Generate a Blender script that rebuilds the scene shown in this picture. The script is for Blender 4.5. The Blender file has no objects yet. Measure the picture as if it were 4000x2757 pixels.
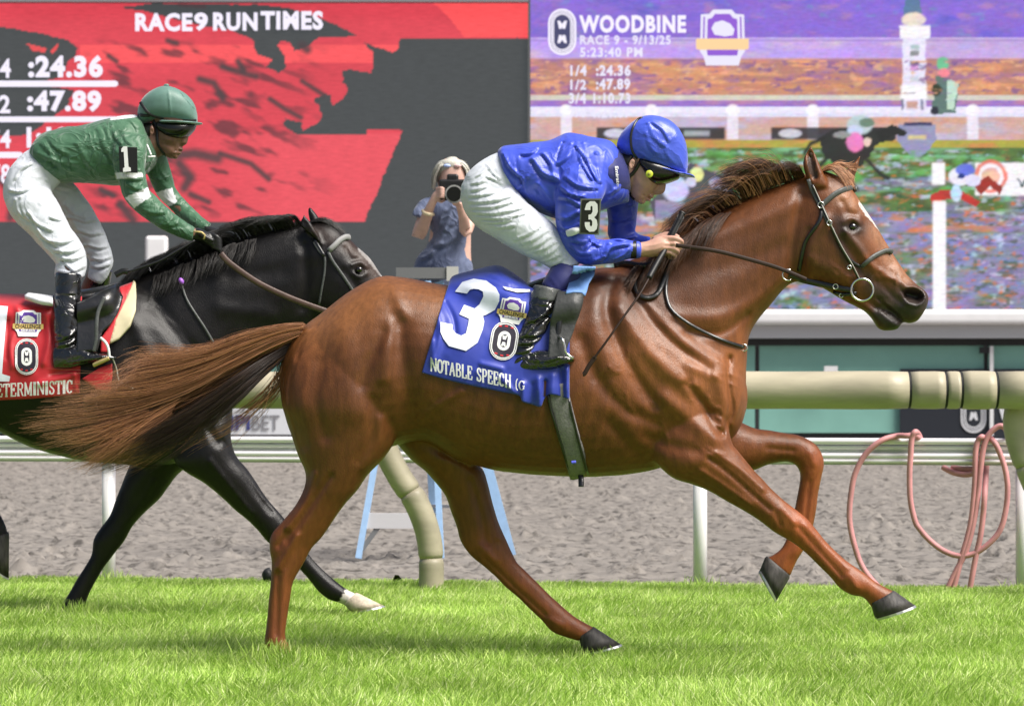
import bpy, bmesh, math, random
import numpy as np
from mathutils import Vector
from mathutils.bvhtree import BVHTree

S = bpy.context.scene
COL = S.collection
rng = np.random.default_rng(7)

# ------------------------------------------------------------------ camera, sky, sun, exposure
K = 12840.0      # focal length in photo pixels
CH = 0.99        # camera height
YH = 1531.0      # horizon row of the photo
cam_d = bpy.data.cameras.new('camera'); cam = bpy.data.objects.new('camera', cam_d); COL.objects.link(cam)
cam.location = (0, 0, CH); cam.rotation_euler = (math.radians(90), 0, 0)
cam_d.sensor_width = 36; cam_d.lens = K/4000*36; cam_d.shift_y = (YH-1378.5)/4000
cam_d.clip_start = 0.5; cam_d.clip_end = 3000
cam_d.dof.use_dof = True; cam_d.dof.focus_distance = 11.9; cam_d.dof.aperture_fstop = 9.5
S.camera = cam
world = bpy.data.worlds.new('World'); S.world = world; world.use_nodes = True
wn = world.node_tree.nodes; wl = world.node_tree.links
SUN_EL = math.radians(53); SUN_AZ = math.radians(120)     # azimuth the sun comes from, clockwise from +Y
sky = wn.new('ShaderNodeTexSky'); sky.sky_type = 'NISHITA'; sky.sun_disc = False
sky.sun_elevation = SUN_EL; sky.sun_rotation = SUN_AZ; sky.air_density = 1.0; sky.dust_density = 4.0; sky.ozone_density = 0.6
bgn = wn['Background']; wl.new(sky.outputs[0], bgn.inputs[0]); bgn.inputs[1].default_value = 0.068
sun_d = bpy.data.lights.new('sun', 'SUN'); sun = bpy.data.objects.new('sun', sun_d); COL.objects.link(sun)
sun_d.energy = 4.4; sun_d.angle = math.radians(34); sun_d.color = (1.0, 0.96, 0.9)
_sd = Vector((math.sin(SUN_AZ)*math.cos(SUN_EL), math.cos(SUN_AZ)*math.cos(SUN_EL), math.sin(SUN_EL)))
sun.rotation_euler = _sd.to_track_quat('Z', 'Y').to_euler()
S.view_settings.view_transform = 'Standard'; S.view_settings.look = 'None'
S.view_settings.exposure = 0.50; S.view_settings.gamma = 1.0
S.render.engine = 'CYCLES'
S.cycles.max_bounces = 6; S.cycles.diffuse_bounces = 3; S.cycles.glossy_bounces = 3
S.cycles.transparent_max_bounces = 6; S.cycles.sample_clamp_indirect = 4

# ------------------------------------------------------------------ helpers
def W(sx, sy, d):
    return np.array([(sx-2000)/K*d, d, CH+(YH-sy)/K*d])

def proj(V):
    return np.stack([2000+V[:, 0]/V[:, 1]*K, YH-(V[:, 2]-CH)/V[:, 1]*K], 1)

def empty(name, loc, label=None, cat=None, group=None):
    o = bpy.data.objects.new(name, None); COL.objects.link(o); o.location = loc
    o.empty_display_size = 0.1
    tag(o, label, cat, group); return o

def tag(o, label=None, cat=None, group=None, kind=None):
    if label: o['label'] = label
    if cat: o['category'] = cat
    if group: o['group'] = group
    if kind: o['kind'] = kind
    return o

def gloc(o):
    v = Vector((0, 0, 0))
    while o is not None:
        v = v + o.location; o = o.parent
    return v

def mk(name, V, F, mat, parent=None, smooth=True, kind=None):
    V = np.asarray(V, dtype=np.float64)
    me = bpy.data.meshes.new(name)
    if parent is not None:
        V = V - np.array(gloc(parent))
    F = [tuple(int(i) for i in f) for f in F] if not isinstance(F, np.ndarray) else F
    if isinstance(F, np.ndarray):
        n, k = F.shape
        me.vertices.add(len(V)); me.vertices.foreach_set('co', V.astype(np.float32).ravel())
        me.loops.add(n*k); me.loops.foreach_set('vertex_index', F.astype(np.int32).ravel())
        me.polygons.add(n); me.polygons.foreach_set('loop_start', np.arange(0, n*k, k, dtype=np.int32))
        me.update(calc_edges=True)
    else:
        me.from_pydata([tuple(v) for v in V], [], F)
    me.validate()
    me.polygons.foreach_set('use_smooth', [smooth]*len(me.polygons))
    o = bpy.data.objects.new(name, me); COL.objects.link(o)
    if mat is not None: me.materials.append(mat)
    if parent is not None: o.parent = parent
    if kind: o['kind'] = kind
    return o

class MB:
    """collects shapes into one mesh"""
    def __init__(s): s.V = []; s.F = []
    def add(s, V, F):
        b = len(s.V); s.V.extend([tuple(v) for v in V]); s.F.extend([tuple(i+b for i in f) for f in F]); return s
    def box(s, c, sz, rot=None, taper=1.0):
        pts = []
        for dz in (-1, 1):
            t = 1.0 if dz < 0 else taper
            for dx, dy in ((-1, -1), (1, -1), (1, 1), (-1, 1)):
                pts.append(Vector((dx*sz[0]/2*t, dy*sz[1]/2*t, dz*sz[2]/2)))
        if rot is not None: pts = [rot @ p for p in pts]
        pts = [(p.x+c[0], p.y+c[1], p.z+c[2]) for p in pts]
        return s.add(pts, [(3, 2, 1, 0), (4, 5, 6, 7), (0, 1, 5, 4), (1, 2, 6, 5), (2, 3, 7, 6), (3, 0, 4, 7)])
    def tube(s, P, r, n=8, cap=True, flat=1.0):
        V, F = tube(P, r, n, cap, flat); return s.add(V, F)
    def build(s, name, mat, parent=None, smooth=False, kind=None):
        return mk(name, s.V, s.F, mat, parent, smooth, kind)

def tube(P, r, n=8, cap=True, flat=1.0):
    P = np.array(P, float); m = len(P)
    r = np.full(m, r) if np.isscalar(r) else np.array(r, float)
    T = np.gradient(P, axis=0); T /= np.linalg.norm(T, axis=1)[:, None]+1e-12
    up = np.array([0, 1, 0.]) if abs(T[0][1]) < .8 else np.array([1., 0, 0])
    V = []; F = []
    for i in range(m):
        a = np.cross(T[i], up); a /= np.linalg.norm(a)+1e-9
        b = np.cross(a, T[i]); up = b
        for k in range(n):
            th = 2*math.pi*k/n
            V.append(P[i]+r[i]*(math.cos(th)*a+flat*math.sin(th)*b))
    for i in range(m-1):
        for k in range(n):
            F.append((i*n+k, i*n+(k+1) % n, (i+1)*n+(k+1) % n, (i+1)*n+k))
    if cap:
        F.append(tuple(range(n))[::-1]); F.append(tuple((m-1)*n+k for k in range(n)))
    return V, F

def catmull(P, sub, closed=False):
    P = np.array(P, float); n = len(P); out = []
    if n < 3 and not closed:
        return np.array([P[0]+(P[-1]-P[0])*t for t in np.linspace(0, 1, sub+1)])
    rngi = n if closed else n-1
    for i in range(rngi):
        if closed: p0, p1, p2, p3 = P[(i-1) % n], P[i], P[(i+1) % n], P[(i+2) % n]
        else: p0, p1, p2, p3 = P[max(i-1, 0)], P[i], P[i+1], P[min(i+2, n-1)]
        for j in range(sub):
            t = j/sub
            out.append(.5*((2*p1)+(-p0+p2)*t+(2*p0-5*p1+4*p2-p3)*t*t+(-p0+3*p1-3*p2+p3)*t**3))
    if not closed: out.append(P[-1])
    return np.array(out)

def loft(secs, D0, n=24, sub=5, dome=0.35, p=2.0):
    """secs: (ax,ay,bx,by,halfwidth_m[,depth offset[,squareness]]) - silhouette points in photo pixels"""
    A = []
    for s in secs:
        s = list(s)
        if len(s) < 6: s.append(0.0)
        if len(s) < 7: s.append(p)
        A.append(s)
    A = catmull(A, sub)
    rings = []
    for s in A:
        d = D0+s[5]
        a = W(s[0], s[1], d); b = W(s[2], s[3], d); c = (a+b)/2; h = (a-b)/2; w = max(s[4], .002)
        th = np.arange(n)*2*math.pi/n
        cs = np.sign(np.cos(th))*np.abs(np.cos(th))**(2/s[6]); sn = np.sign(np.sin(th))*np.abs(np.sin(th))**(2/s[6])
        rings.append(c+cs[:, None]*h+sn[:, None]*w*np.array([0, 1, 0.]))
    rings = [np.array(r) for r in rings]
    def domes(r0, r1):
        c = r0.mean(0); ax = c-r1.mean(0); ax /= np.linalg.norm(ax)+1e-9
        rad = np.linalg.norm(r0-c, axis=1).mean()
        o = []
        for t in (.45, .8):
            o.append(c+(r0-c)*math.sqrt(1-t*t)+ax*rad*dome*t)
        return o, c+ax*rad*dome
    dh, tip0 = domes(rings[0], rings[1]); dt, tip1 = domes(rings[-1], rings[-2])
    rings = dh[::-1]+rings+dt
    V = np.concatenate(rings); m = len(rings); F = []
    for i in range(m-1):
        for k in range(n):
            F.append((i*n+k, (i+1)*n+k, (i+1)*n+(k+1) % n, i*n+(k+1) % n))
    i0 = len(V); V = np.vstack([V, tip0, tip1])
    for k in range(n):
        F.append((i0, k, (k+1) % n)); F.append((i0+1, (m-1)*n+(k+1) % n, (m-1)*n+k))
    return V, F

def limb(pts, D0, n=16, sub=4, dome=.6, flat=1.0):
    """pts: (x,y,radius_px[,off]) centre line in photo pixels -> round limb"""
    P = []; 
    for q in pts:
        q = list(q)+[0.0]*(4-len(q)); P.append(q)
    P = catmull(P, sub); T = np.gradient(P[:, :2], axis=0); T /= np.linalg.norm(T, axis=1)[:, None]+1e-9
    secs = []
    for q, t in zip(P, T):
        nx, ny = t[1], -t[0]
        secs.append((q[0]+nx*q[2], q[1]+ny*q[2], q[0]-nx*q[2], q[1]-ny*q[2], q[2]/K*(D0+q[3])*flat, q[3]))
    return loft(secs, D0, n=n, sub=1, dome=dome)

def ball(x, y, rx, D0, off=0.0, ry=None, rd=None, n=12, m=8, rot=0.0):
    """ellipsoid centred at pixel x,y; rx,ry in px, rd depth radius in px"""
    ry = ry or rx; rd = rd or (rx+ry)/2; d = D0+off; c = W(x, y, d); s = d/K
    V = []; F = []
    ca, sa = math.cos(rot), math.sin(rot)
    for i in range(1, m):
        ph = math.pi*i/m
        for k in range(n):
            th = 2*math.pi*k/n
            px, pz, py = rx*math.sin(ph)*math.cos(th), ry*math.cos(ph), rd*math.sin(ph)*math.sin(th)
            V.append(c+s*np.array([px*ca-pz*sa, py, px*sa+pz*ca]))
    for i in range(m-2):
        for k in range(n): F.append((i*n+k, i*n+(k+1) % n, (i+1)*n+(k+1) % n, (i+1)*n+k))
    a = len(V); V.append(c+s*np.array([-ry*sa, 0, ry*ca])); V.append(c-s*np.array([-ry*sa, 0, ry*ca]))
    for k in range(n): F.append((a, (k+1) % n, k)); F.append((a+1, (m-2)*n+k, (m-2)*n+(k+1) % n))
    return np.array(V), F

def edges_of(me):
    E = np.empty(len(me.edges)*2, np.int32); me.edges.foreach_get('vertices', E); return E.reshape(-1, 2)

def relax(V, E, it, lam=.5, mu=0):
    n = len(V); deg = np.bincount(E.ravel(), minlength=n).astype(float)[:, None]; deg[deg == 0] = 1
    for k in range(it):
        for f in ((lam, mu) if mu else (lam,)):
            acc = np.zeros_like(V)
            for c in range(3):
                acc[:, c] = np.bincount(E[:, 0], V[E[:, 1], c], n)+np.bincount(E[:, 1], V[E[:, 0], c], n)
            V = V+f*(acc/deg-V)
    return V

def union(parts, voxel, smooth=4, taubin=False):
    """voxel union of closed shells -> numpy verts, faces, edges"""
    m = MB()
    for V, F in parts: m.add(V, F)
    me = bpy.data.meshes.new('tmp'); me.from_pydata(m.V, [], m.F)
    bm = bmesh.new(); bm.from_mesh(me)
    bmesh.ops.recalc_face_normals(bm, faces=bm.faces); bm.to_mesh(me); bm.free()
    o = bpy.data.objects.new('tmp', me); COL.objects.link(o)
    r = o.modifiers.new('r', 'REMESH'); r.mode = 'VOXEL'; r.voxel_size = voxel
    dg = bpy.context.evaluated_depsgraph_get(); e = o.evaluated_get(dg); m2 = e.to_mesh()
    V = np.empty(len(m2.vertices)*3, np.float32); m2.vertices.foreach_get('co', V); V = V.reshape(-1, 3).astype(float)
    nl = len(m2.loops); L = np.empty(nl, np.int32); m2.loops.foreach_get('vertex_index', L)
    F = L.reshape(-1, 4).copy(); E = edges_of(m2).copy()
    e.to_mesh_clear(); bpy.data.objects.remove(o); bpy.data.meshes.remove(me)
    V = relax(V, E, smooth, .5, -.52 if taubin else 0)
    return V, F, E

def vnormals(V, F):
    a = V[F[:, 2]]-V[F[:, 0]]; b = V[F[:, 3]]-V[F[:, 1]]; fn = np.cross(a, b)
    N = np.zeros_like(V)
    for k in range(4):
        for c in range(3): N[:, c] += np.bincount(F[:, k], fn[:, c], len(V))
    return N/(np.linalg.norm(N, axis=1)[:, None]+1e-12)

def seg_dist(P, line):
    line = np.array(line, float); best = np.full(len(P), 1e9)
    for a, b in zip(line[:-1], line[1:]):
        d = b-a; L = (d*d).sum()+1e-9
        t = np.clip(((P-a)@d)/L, 0, 1); q = a+t[:, None]*d
        best = np.minimum(best, np.hypot(P[:, 0]-q[:, 0], P[:, 1]-q[:, 1]))
    return best

def sculpt(V, F, strokes, D0, far=True):
    """strokes: (polyline px, width px, height m (+out, -in), [dmin, dmax]) pushed on the surface facing the camera (mirrored behind)"""
    N = vnormals(V, F); P = proj(V); dy = np.zeros(len(V))
    fac = np.clip(np.abs(N[:, 1])*1.4-.15, 0, 1)
    for st in strokes:
        line, w, h = st[:3]
        if len(line) > 2: line = catmull(line, 4)
        lo, hi = (st[3], st[4]) if len(st) > 3 else (-9, 9)
        l = np.array(line); mn = l.min(0)-3*w; mx = l.max(0)+3*w
        sel = (P[:, 0] > mn[0]) & (P[:, 0] < mx[0]) & (P[:, 1] > mn[1]) & (P[:, 1] < mx[1]) & (V[:, 1]-D0 > lo) & (V[:, 1]-D0 < hi)
        if not far: sel &= N[:, 1] < 0
        ix = np.where(sel)[0]
        if len(ix) == 0: continue
        g = np.exp(-(seg_dist(P[ix], l)/w)**2)
        dy[ix] += h*g*fac[ix]
    V = V.copy(); V[:, 1] += dy*np.sign(N[:, 1]); return V

def hash3(ix, iy, iz):
    h = (ix*374761393+iy*668265263+iz*2147483647) & 0xffffffff
    h = ((h ^ (h >> 13))*1274126177) & 0xffffffff
    return ((h ^ (h >> 16)) & 0xffff)/65535.0

def vnoise(P, seed=0):
    """value noise -1..1 for Nx3 points"""
    P = np.asarray(P, float)+seed*17.31; i = np.floor(P).astype(np.int64); f = P-i; f = f*f*(3-2*f)
    r = 0
    for dx in (0, 1):
        for dy in (0, 1):
            for dz in (0, 1):
                w = (f[:, 0] if dx else 1-f[:, 0])*(f[:, 1] if dy else 1-f[:, 1])*(f[:, 2] if dz else 1-f[:, 2])
                r = r+w*hash3(i[:, 0]+dx, i[:, 1]+dy, i[:, 2]+dz)
    return r*2-1

def fbm(P, oct=4, seed=0):
    r = 0; a = 1; t = 0
    P = np.asarray(P, float)
    for k in range(oct):
        r = r+a*vnoise(P*2**k, seed+k); t += a; a *= .5
    return r/t

def in_poly(P, poly):
    x, y = P[:, 0], P[:, 1]; c = np.zeros(len(P), bool); poly = np.array(poly, float); n = len(poly)
    j = n-1
    for i in range(n):
        xi, yi = poly[i]; xj, yj = poly[j]
        m = ((yi > y) != (yj > y))
        with np.errstate(divide='ignore', invalid='ignore'):
            m &= x < (xj-xi)*(y-yi)/(yj-yi+1e-12)+xi
        c ^= m; j = i
    return c

def set_color(o, C, name='paint'):
    a = o.data.color_attributes.new(name, 'FLOAT_COLOR', 'POINT')
    C = np.hstack([C, np.ones((len(C), 1))]) if C.shape[1] == 3 else C
    a.data.foreach_set('color', C.astype(np.float32).ravel())

def srgb(r, g, b):
    f = lambda c: (c/255/12.92 if c <= 10 else ((c/255+.055)/1.055)**2.4)
    return (f(r), f(g), f(b))

# ------------------------------------------------------------------ materials
def mat(name, color, rough=.5, metal=0, spec=.5, noise=0, nscale=30, bump=0, bscale=60, coat=0, sheen=0, emit=None, estr=1, paint=False, stretch=None, sss=0, crinkle=0, cscale=14):
    m = bpy.data.materials.new(name); m.use_nodes = True; nt = m.node_tree; b = nt.nodes['Principled BSDF']
    L = nt.links.new
    b.inputs['Roughness'].default_value = rough; b.inputs['Metallic'].default_value = metal
    b.inputs['Specular IOR Level'].default_value = spec
    b.inputs['Coat Weight'].default_value = coat; b.inputs['Coat Roughness'].default_value = .15
    b.inputs['Sheen Weight'].default_value = sheen; b.inputs['Sheen Roughness'].default_value = .4
    if sss:
        b.inputs['Subsurface Weight'].default_value = sss; b.inputs['Subsurface Scale'].default_value = .01
        b.inputs['Subsurface Radius'].default_value = (1, .4, .2)
    tc = nt.nodes.new('ShaderNodeTexCoord'); mp = nt.nodes.new('ShaderNodeMapping'); L(tc.outputs['Object'], mp.inputs[0])
    if stretch: mp.inputs['Scale'].default_value = stretch
    src = None
    if paint:
        at = nt.nodes.new('ShaderNodeAttribute'); at.attribute_name = 'paint'; src = at.outputs['Color']
    if noise:
        nz = nt.nodes.new('ShaderNodeTexNoise'); nz.inputs['Scale'].default_value = nscale; nz.inputs['Detail'].default_value = 6
        L(mp.outputs[0], nz.inputs['Vector'])
        mr = nt.nodes.new('ShaderNodeMapRange'); mr.inputs[1].default_value = .3; mr.inputs[2].default_value = .7
        mr.inputs[3].default_value = 1-noise; mr.inputs[4].default_value = 1+noise
        L(nz.outputs[0], mr.inputs[0])
        mx = nt.nodes.new('ShaderNodeMix'); mx.data_type = 'RGBA'; mx.blend_type = 'MULTIPLY'; mx.inputs[0].default_value = 1
        if src is not None: L(src, mx.inputs[6])
        else: mx.inputs[6].default_value = (*color, 1)
        L(mr.outputs[0], mx.inputs[7]); src = mx.outputs[2]
    if src is not None: L(src, b.inputs['Base Color'])
    else: b.inputs['Base Color'].default_value = (*color, 1)
    if crinkle:
        n3 = nt.nodes.new('ShaderNodeTexNoise'); n3.inputs['Scale'].default_value = cscale; n3.inputs['Detail'].default_value = 3; n3.inputs['Distortion'].default_value = .9; n3.inputs['Roughness'].default_value = .45
        L(mp.outputs[0], n3.inputs['Vector'])
        s1 = nt.nodes.new('ShaderNodeMath'); s1.operation = 'SUBTRACT'; s1.inputs[1].default_value = .5; L(n3.outputs[0], s1.inputs[0])
        s2 = nt.nodes.new('ShaderNodeMath'); s2.operation = 'ABSOLUTE'; L(s1.outputs[0], s2.inputs[0])
        s3 = nt.nodes.new('ShaderNodeMath'); s3.operation = 'POWER'; s3.inputs[1].default_value = .6; L(s2.outputs[0], s3.inputs[0])
        bc = nt.nodes.new('ShaderNodeBump'); bc.invert = True; bc.inputs['Strength'].default_value = crinkle; bc.inputs['Distance'].default_value = .03
        L(s3.outputs[0], bc.inputs['Height']); L(bc.outputs[0], b.inputs['Normal'])
    if bump:
        n2 = nt.nodes.new('ShaderNodeTexNoise'); n2.inputs['Scale'].default_value = bscale; n2.inputs['Detail'].default_value = 5
        L(mp.outputs[0], n2.inputs['Vector'])
        bp = nt.nodes.new('ShaderNodeBump'); bp.inputs['Strength'].default_value = bump; bp.inputs['Distance'].default_value = .004
        L(n2.outputs[0], bp.inputs['Height']); L(bp.outputs[0], b.inputs['Normal'])
    if emit is not None:
        b.inputs['Emission Color'].default_value = (*emit, 1); b.inputs['Emission Strength'].default_value = estr
    return m
# ------------------------------------------------------------------ ground, dirt track, turf
def railD(X): return 16.95-.187*X
def on_line(sx, off=0.0):
    t = (sx-2000)/K; X = t*(16.95+off)/(1+.187*t); return X, 16.95+off-.187*X

M_GROUND = mat('dry ground', (.25, .23, .2), rough=.95, noise=.3, nscale=.8)
mk('ground', [(-400, -200, -.06), (400, -200, -.06), (400, 900, -.06), (-400, 900, -.06)], [(0, 1, 2, 3)], M_GROUND, kind='structure')
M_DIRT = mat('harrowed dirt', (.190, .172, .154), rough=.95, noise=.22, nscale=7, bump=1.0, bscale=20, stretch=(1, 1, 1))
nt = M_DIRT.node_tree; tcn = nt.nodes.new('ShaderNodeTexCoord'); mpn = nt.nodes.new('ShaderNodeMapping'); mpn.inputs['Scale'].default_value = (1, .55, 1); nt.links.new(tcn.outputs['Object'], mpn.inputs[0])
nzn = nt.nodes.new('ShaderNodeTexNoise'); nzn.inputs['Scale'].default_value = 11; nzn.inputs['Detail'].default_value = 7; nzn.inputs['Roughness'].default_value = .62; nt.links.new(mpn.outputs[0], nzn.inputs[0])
crn = nt.nodes.new('ShaderNodeValToRGB'); crn.color_ramp.elements[0].position = .36; crn.color_ramp.elements[0].color = (.36, .35, .34, 1); crn.color_ramp.elements[1].position = .50; crn.color_ramp.elements[1].color = (1.12, 1.12, 1.12, 1); nt.links.new(nzn.outputs[0], crn.inputs[0])  # dark end of the ramp paints clod shadows into the dirt colour
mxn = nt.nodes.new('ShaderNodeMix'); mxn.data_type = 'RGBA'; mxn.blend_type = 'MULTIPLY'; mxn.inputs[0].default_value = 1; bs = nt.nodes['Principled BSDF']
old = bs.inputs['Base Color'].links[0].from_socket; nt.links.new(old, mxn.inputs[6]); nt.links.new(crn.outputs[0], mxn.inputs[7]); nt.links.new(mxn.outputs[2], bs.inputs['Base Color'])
def grid(xs, ys):
    X, Y = np.meshgrid(xs, ys); n, m = X.shape
    i = np.arange(n-1)[:, None]*m+np.arange(m-1)[None, :]
    F = np.stack([i, i+1, i+m+1, i+m], -1).reshape(-1, 4)
    return X, Y, F
us = np.linspace(0, 1, 420); vs = np.cumsum(np.linspace(.035, .22, 330)); vs = vs/vs[-1]*38.5-.15
U, Vv, F = grid(us, vs)
Y0 = 16.95+Vv; hw = Y0*.156*1.12+1.2; X = (U*2-1)*hw; Y = Y0-.187*X
pp = np.stack([X.ravel()*6.0, Y.ravel()*4.4, np.zeros(X.size)], 1)
r1 = fbm(pp, 4, 11); r2 = fbm(pp*2.7+9, 3, 12); r3 = fbm(pp*.35, 2, 13)
clod = np.clip(r2-.12, 0, 1)
Z = (.026*(r1-.1)+.085*clod*(.7+r3)+.03*r3)
Z = Z-.006
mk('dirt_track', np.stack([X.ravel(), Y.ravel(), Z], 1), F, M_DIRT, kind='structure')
# turf base
M_SOIL = mat('turf soil', (.13, .24, .035), rough=.95, noise=.35, nscale=12)
ys = np.linspace(0, 1, 60); xs = np.linspace(-5, 5, 60); U, Vv, F = grid(xs, ys)
Y = 5+(railD(U)-5)*Vv
Zt = .012*fbm(np.stack([U.ravel()*1.3, Y.ravel()*1.3, U.ravel()*0], 1), 3, 21)
mk('turf', np.stack([U.ravel(), Y.ravel(), Zt-.004], 1), F, M_SOIL, kind='structure')

def grass():
    g = np.random.default_rng(5); n = 400000
    t = g.random(n)
    Y = 9.6+(18.3-9.6)*t**.8; X = (g.random(n)*2-1)*(Y*.156+.75)
    Y = Y+0*X; keep = Y < railD(X)+.05+.10*vnoise(np.stack([X*4, X*0, X*0], 1), 2)+g.normal(0, .02, n); X, Y = X[keep], Y[keep]; n = len(X)
    z0 = .012*fbm(np.stack([X*1.3, Y*1.3, X*0], 1), 3, 21)
    big = fbm(np.stack([X*2.2, Y*2.2, X*0], 1), 3, 31); tuft = vnoise(np.stack([X*9, Y*9, X*0], 1), 33)
    edge = np.clip((railD(X)-Y)/1.5, 0, 1); h = (.052+.011*big+.012*tuft)*g.uniform(.55, 1.35, n)*(.45+.55*edge)
    a = g.uniform(0, 2*np.pi, n); lean = g.uniform(.1, .95, n)*h; la = vnoise(np.stack([X*3, Y*3, X*0], 1), 35)*3+g.normal(0, 1.0, n)
    w = g.uniform(.0014, .0028, n)
    dx, dy = np.cos(a)*w, np.sin(a)*w; lx, ly = np.cos(la)*lean, np.sin(la)*lean
    ex = []   # longer tufts round the planted feet
    for fx, fy, rr, hh, cnt in ((-.845, 11.80, .10, .105, 260), (-.78, 11.74, .12, .085, 160), (.33, 12.03, .14, .06, 160), (-1.90, 14.33, .12, .09, 200), (-.66, 14.09, .14, .055, 120)):
        ex.append(np.stack([g.normal(fx, rr*.55, cnt), g.normal(fy-.03, .05, cnt), g.uniform(.7, 1.15, cnt)*hh], 1))
    for px in (425, 2735, 3995, 1684): 
        qx, qy = on_line(px, -.03 if px != 1684 else -.75); ex.append(np.stack([g.normal(qx, .07, 70), g.normal(qy-.05, .03, 70), g.uniform(.5, 1.1, 70)*.07], 1))
    ex = np.concatenate(ex); m2 = len(ex); X = np.r_[X, ex[:, 0]]; Y = np.r_[Y, ex[:, 1]]; h = np.r_[h, ex[:, 2]]; z0 = np.r_[z0, np.zeros(m2)]
    a = g.uniform(0, 2*np.pi, n+m2); lean = np.r_[lean, g.uniform(.1, .5, m2)*ex[:, 2]]; la = np.r_[la, g.uniform(0, 6.3, m2)]; w = np.r_[w, g.uniform(.0018, .0032, m2)]; n = n+m2
    dx, dy = np.cos(a)*w, np.sin(a)*w; lx, ly = np.cos(la)*lean, np.sin(la)*lean
    B = np.stack([X, Y, z0-.005], 1)
    def pt(f, s, hz): return B+np.stack([lx*f+dx*s, ly*f+dy*s, h*hz], 1)
    V = np.stack([pt(0, -1, 0), pt(0, 1, 0), pt(.32, -.85, .55), pt(.32, .85, .55), pt(1, -.12, .98), pt(1, .12, 1.0)], 1).reshape(-1, 3)
    i = np.arange(n)[:, None]*6
    F = np.concatenate([i+np.array([[0, 1, 3, 2]]), i+np.array([[2, 3, 5, 4]])], 0)
    m = bpy.data.materials.new('grass blades'); m.use_nodes = True; nt = m.node_tree; L = nt.links.new
    b = nt.nodes['Principled BSDF']; gi = nt.nodes.new('ShaderNodeNewGeometry'); cr = nt.nodes.new('ShaderNodeValToRGB')
    L(gi.outputs['Random Per Island'], cr.inputs[0]); e = cr.color_ramp.elements
    e[0].color = (.20, .34, .04, 1); e[1].color = (.84, .88, .48, 1); e2 = e.new(.5); e2.color = (.43, .64, .11, 1); e3 = e.new(.82); e3.color = (.62, .76, .22, 1)
    tc = nt.nodes.new('ShaderNodeTexCoord'); nz = nt.nodes.new('ShaderNodeTexNoise'); nz.inputs['Scale'].default_value = 2.2; nz.inputs['Detail'].default_value = 4
    L(tc.outputs['Object'], nz.inputs[0]); mr = nt.nodes.new('ShaderNodeMapRange'); mr.inputs[1].default_value = .3; mr.inputs[2].default_value = .7; mr.inputs[3].default_value = .86; mr.inputs[4].default_value = 1.22
    L(nz.outputs[0], mr.inputs[0]); mx = nt.nodes.new('ShaderNodeMix'); mx.data_type = 'RGBA'; mx.blend_type = 'MULTIPLY'; mx.inputs[0].default_value = 1
    L(cr.outputs[0], mx.inputs[6]); L(mr.outputs[0], mx.inputs[7]); L(mx.outputs[2], b.inputs['Base Color'])
    b.inputs['Roughness'].default_value = .5; b.inputs['Specular IOR Level'].default_value = .35
    tr = nt.nodes.new('ShaderNodeBsdfTranslucent'); L(mx.outputs[2], tr.inputs[0]); ms = nt.nodes.new('ShaderNodeMixShader'); ms.inputs[0].default_value = .38
    L(b.outputs[0], ms.inputs[1]); L(tr.outputs[0], ms.inputs[2]); L(ms.outputs[0], nt.nodes['Material Output'].inputs[0])
    o = mk('grass', V, F, m, kind='stuff', smooth=False); o['label'] = 'bright green turf grass with uneven pale blades'; o['category'] = 'grass'
grass()

# ------------------------------------------------------------------ lettering helpers
def text_shape(txt, offset=0.0, space=1.0):
    cu = bpy.data.curves.new('t', 'FONT'); cu.body = txt; cu.size = 1; cu.offset = offset; cu.space_character = space; cu.resolution_u = 3
    o = bpy.data.objects.new('t', cu); COL.objects.link(o); dg = bpy.context.evaluated_depsgraph_get(); e = o.evaluated_get(dg); me = e.to_mesh()
    V = np.array([v.co[:2] for v in me.vertices]); F = [tuple(p.vertices) for p in me.polygons]
    e.to_mesh_clear(); bpy.data.objects.remove(o); bpy.data.curves.remove(cu)
    V = V-V.min(0); return V, F, V.max(0)

def split_letters(name, P, F, m, parent):
    """one object per separate glyph piece"""
    r = list(range(len(P)))
    def fd(i):
        while r[i] != i: r[i] = r[r[i]]; i = r[i]
        return i
    for f in F:
        for q in f[1:]: r[fd(q)] = fd(f[0])
    gs = {}
    for f in F: gs.setdefault(fd(f[0]), []).append(f)
    for fs in gs.values():
        ix = sorted({i for f in fs for i in f}); mp = {i: k for k, i in enumerate(ix)}
        mk('letter', [P[i] for i in ix], [tuple(mp[i] for i in f) for f in fs], m, parent, smooth=False)

def place_text(name, txt, x0, y0, x1, y1, mapf, m, parent, offset=0.0, space=1.0, shear=0.0, lift=0.0, thick=0):
    """fit a word in the px box x0..x1, y0 (top)..y1 (bottom); mapf(sx,sy,lift)->world"""
    V, F, mx = text_shape(txt, offset, space)
    P = []
    for v in V:
        u, w = v[0]/mx[0], v[1]/mx[1]
        P.append(mapf(x0+(x1-x0)*u+shear*w, y1+(y0-y1)*w, lift))
    return split_letters(name, P, F, m, parent)

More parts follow.
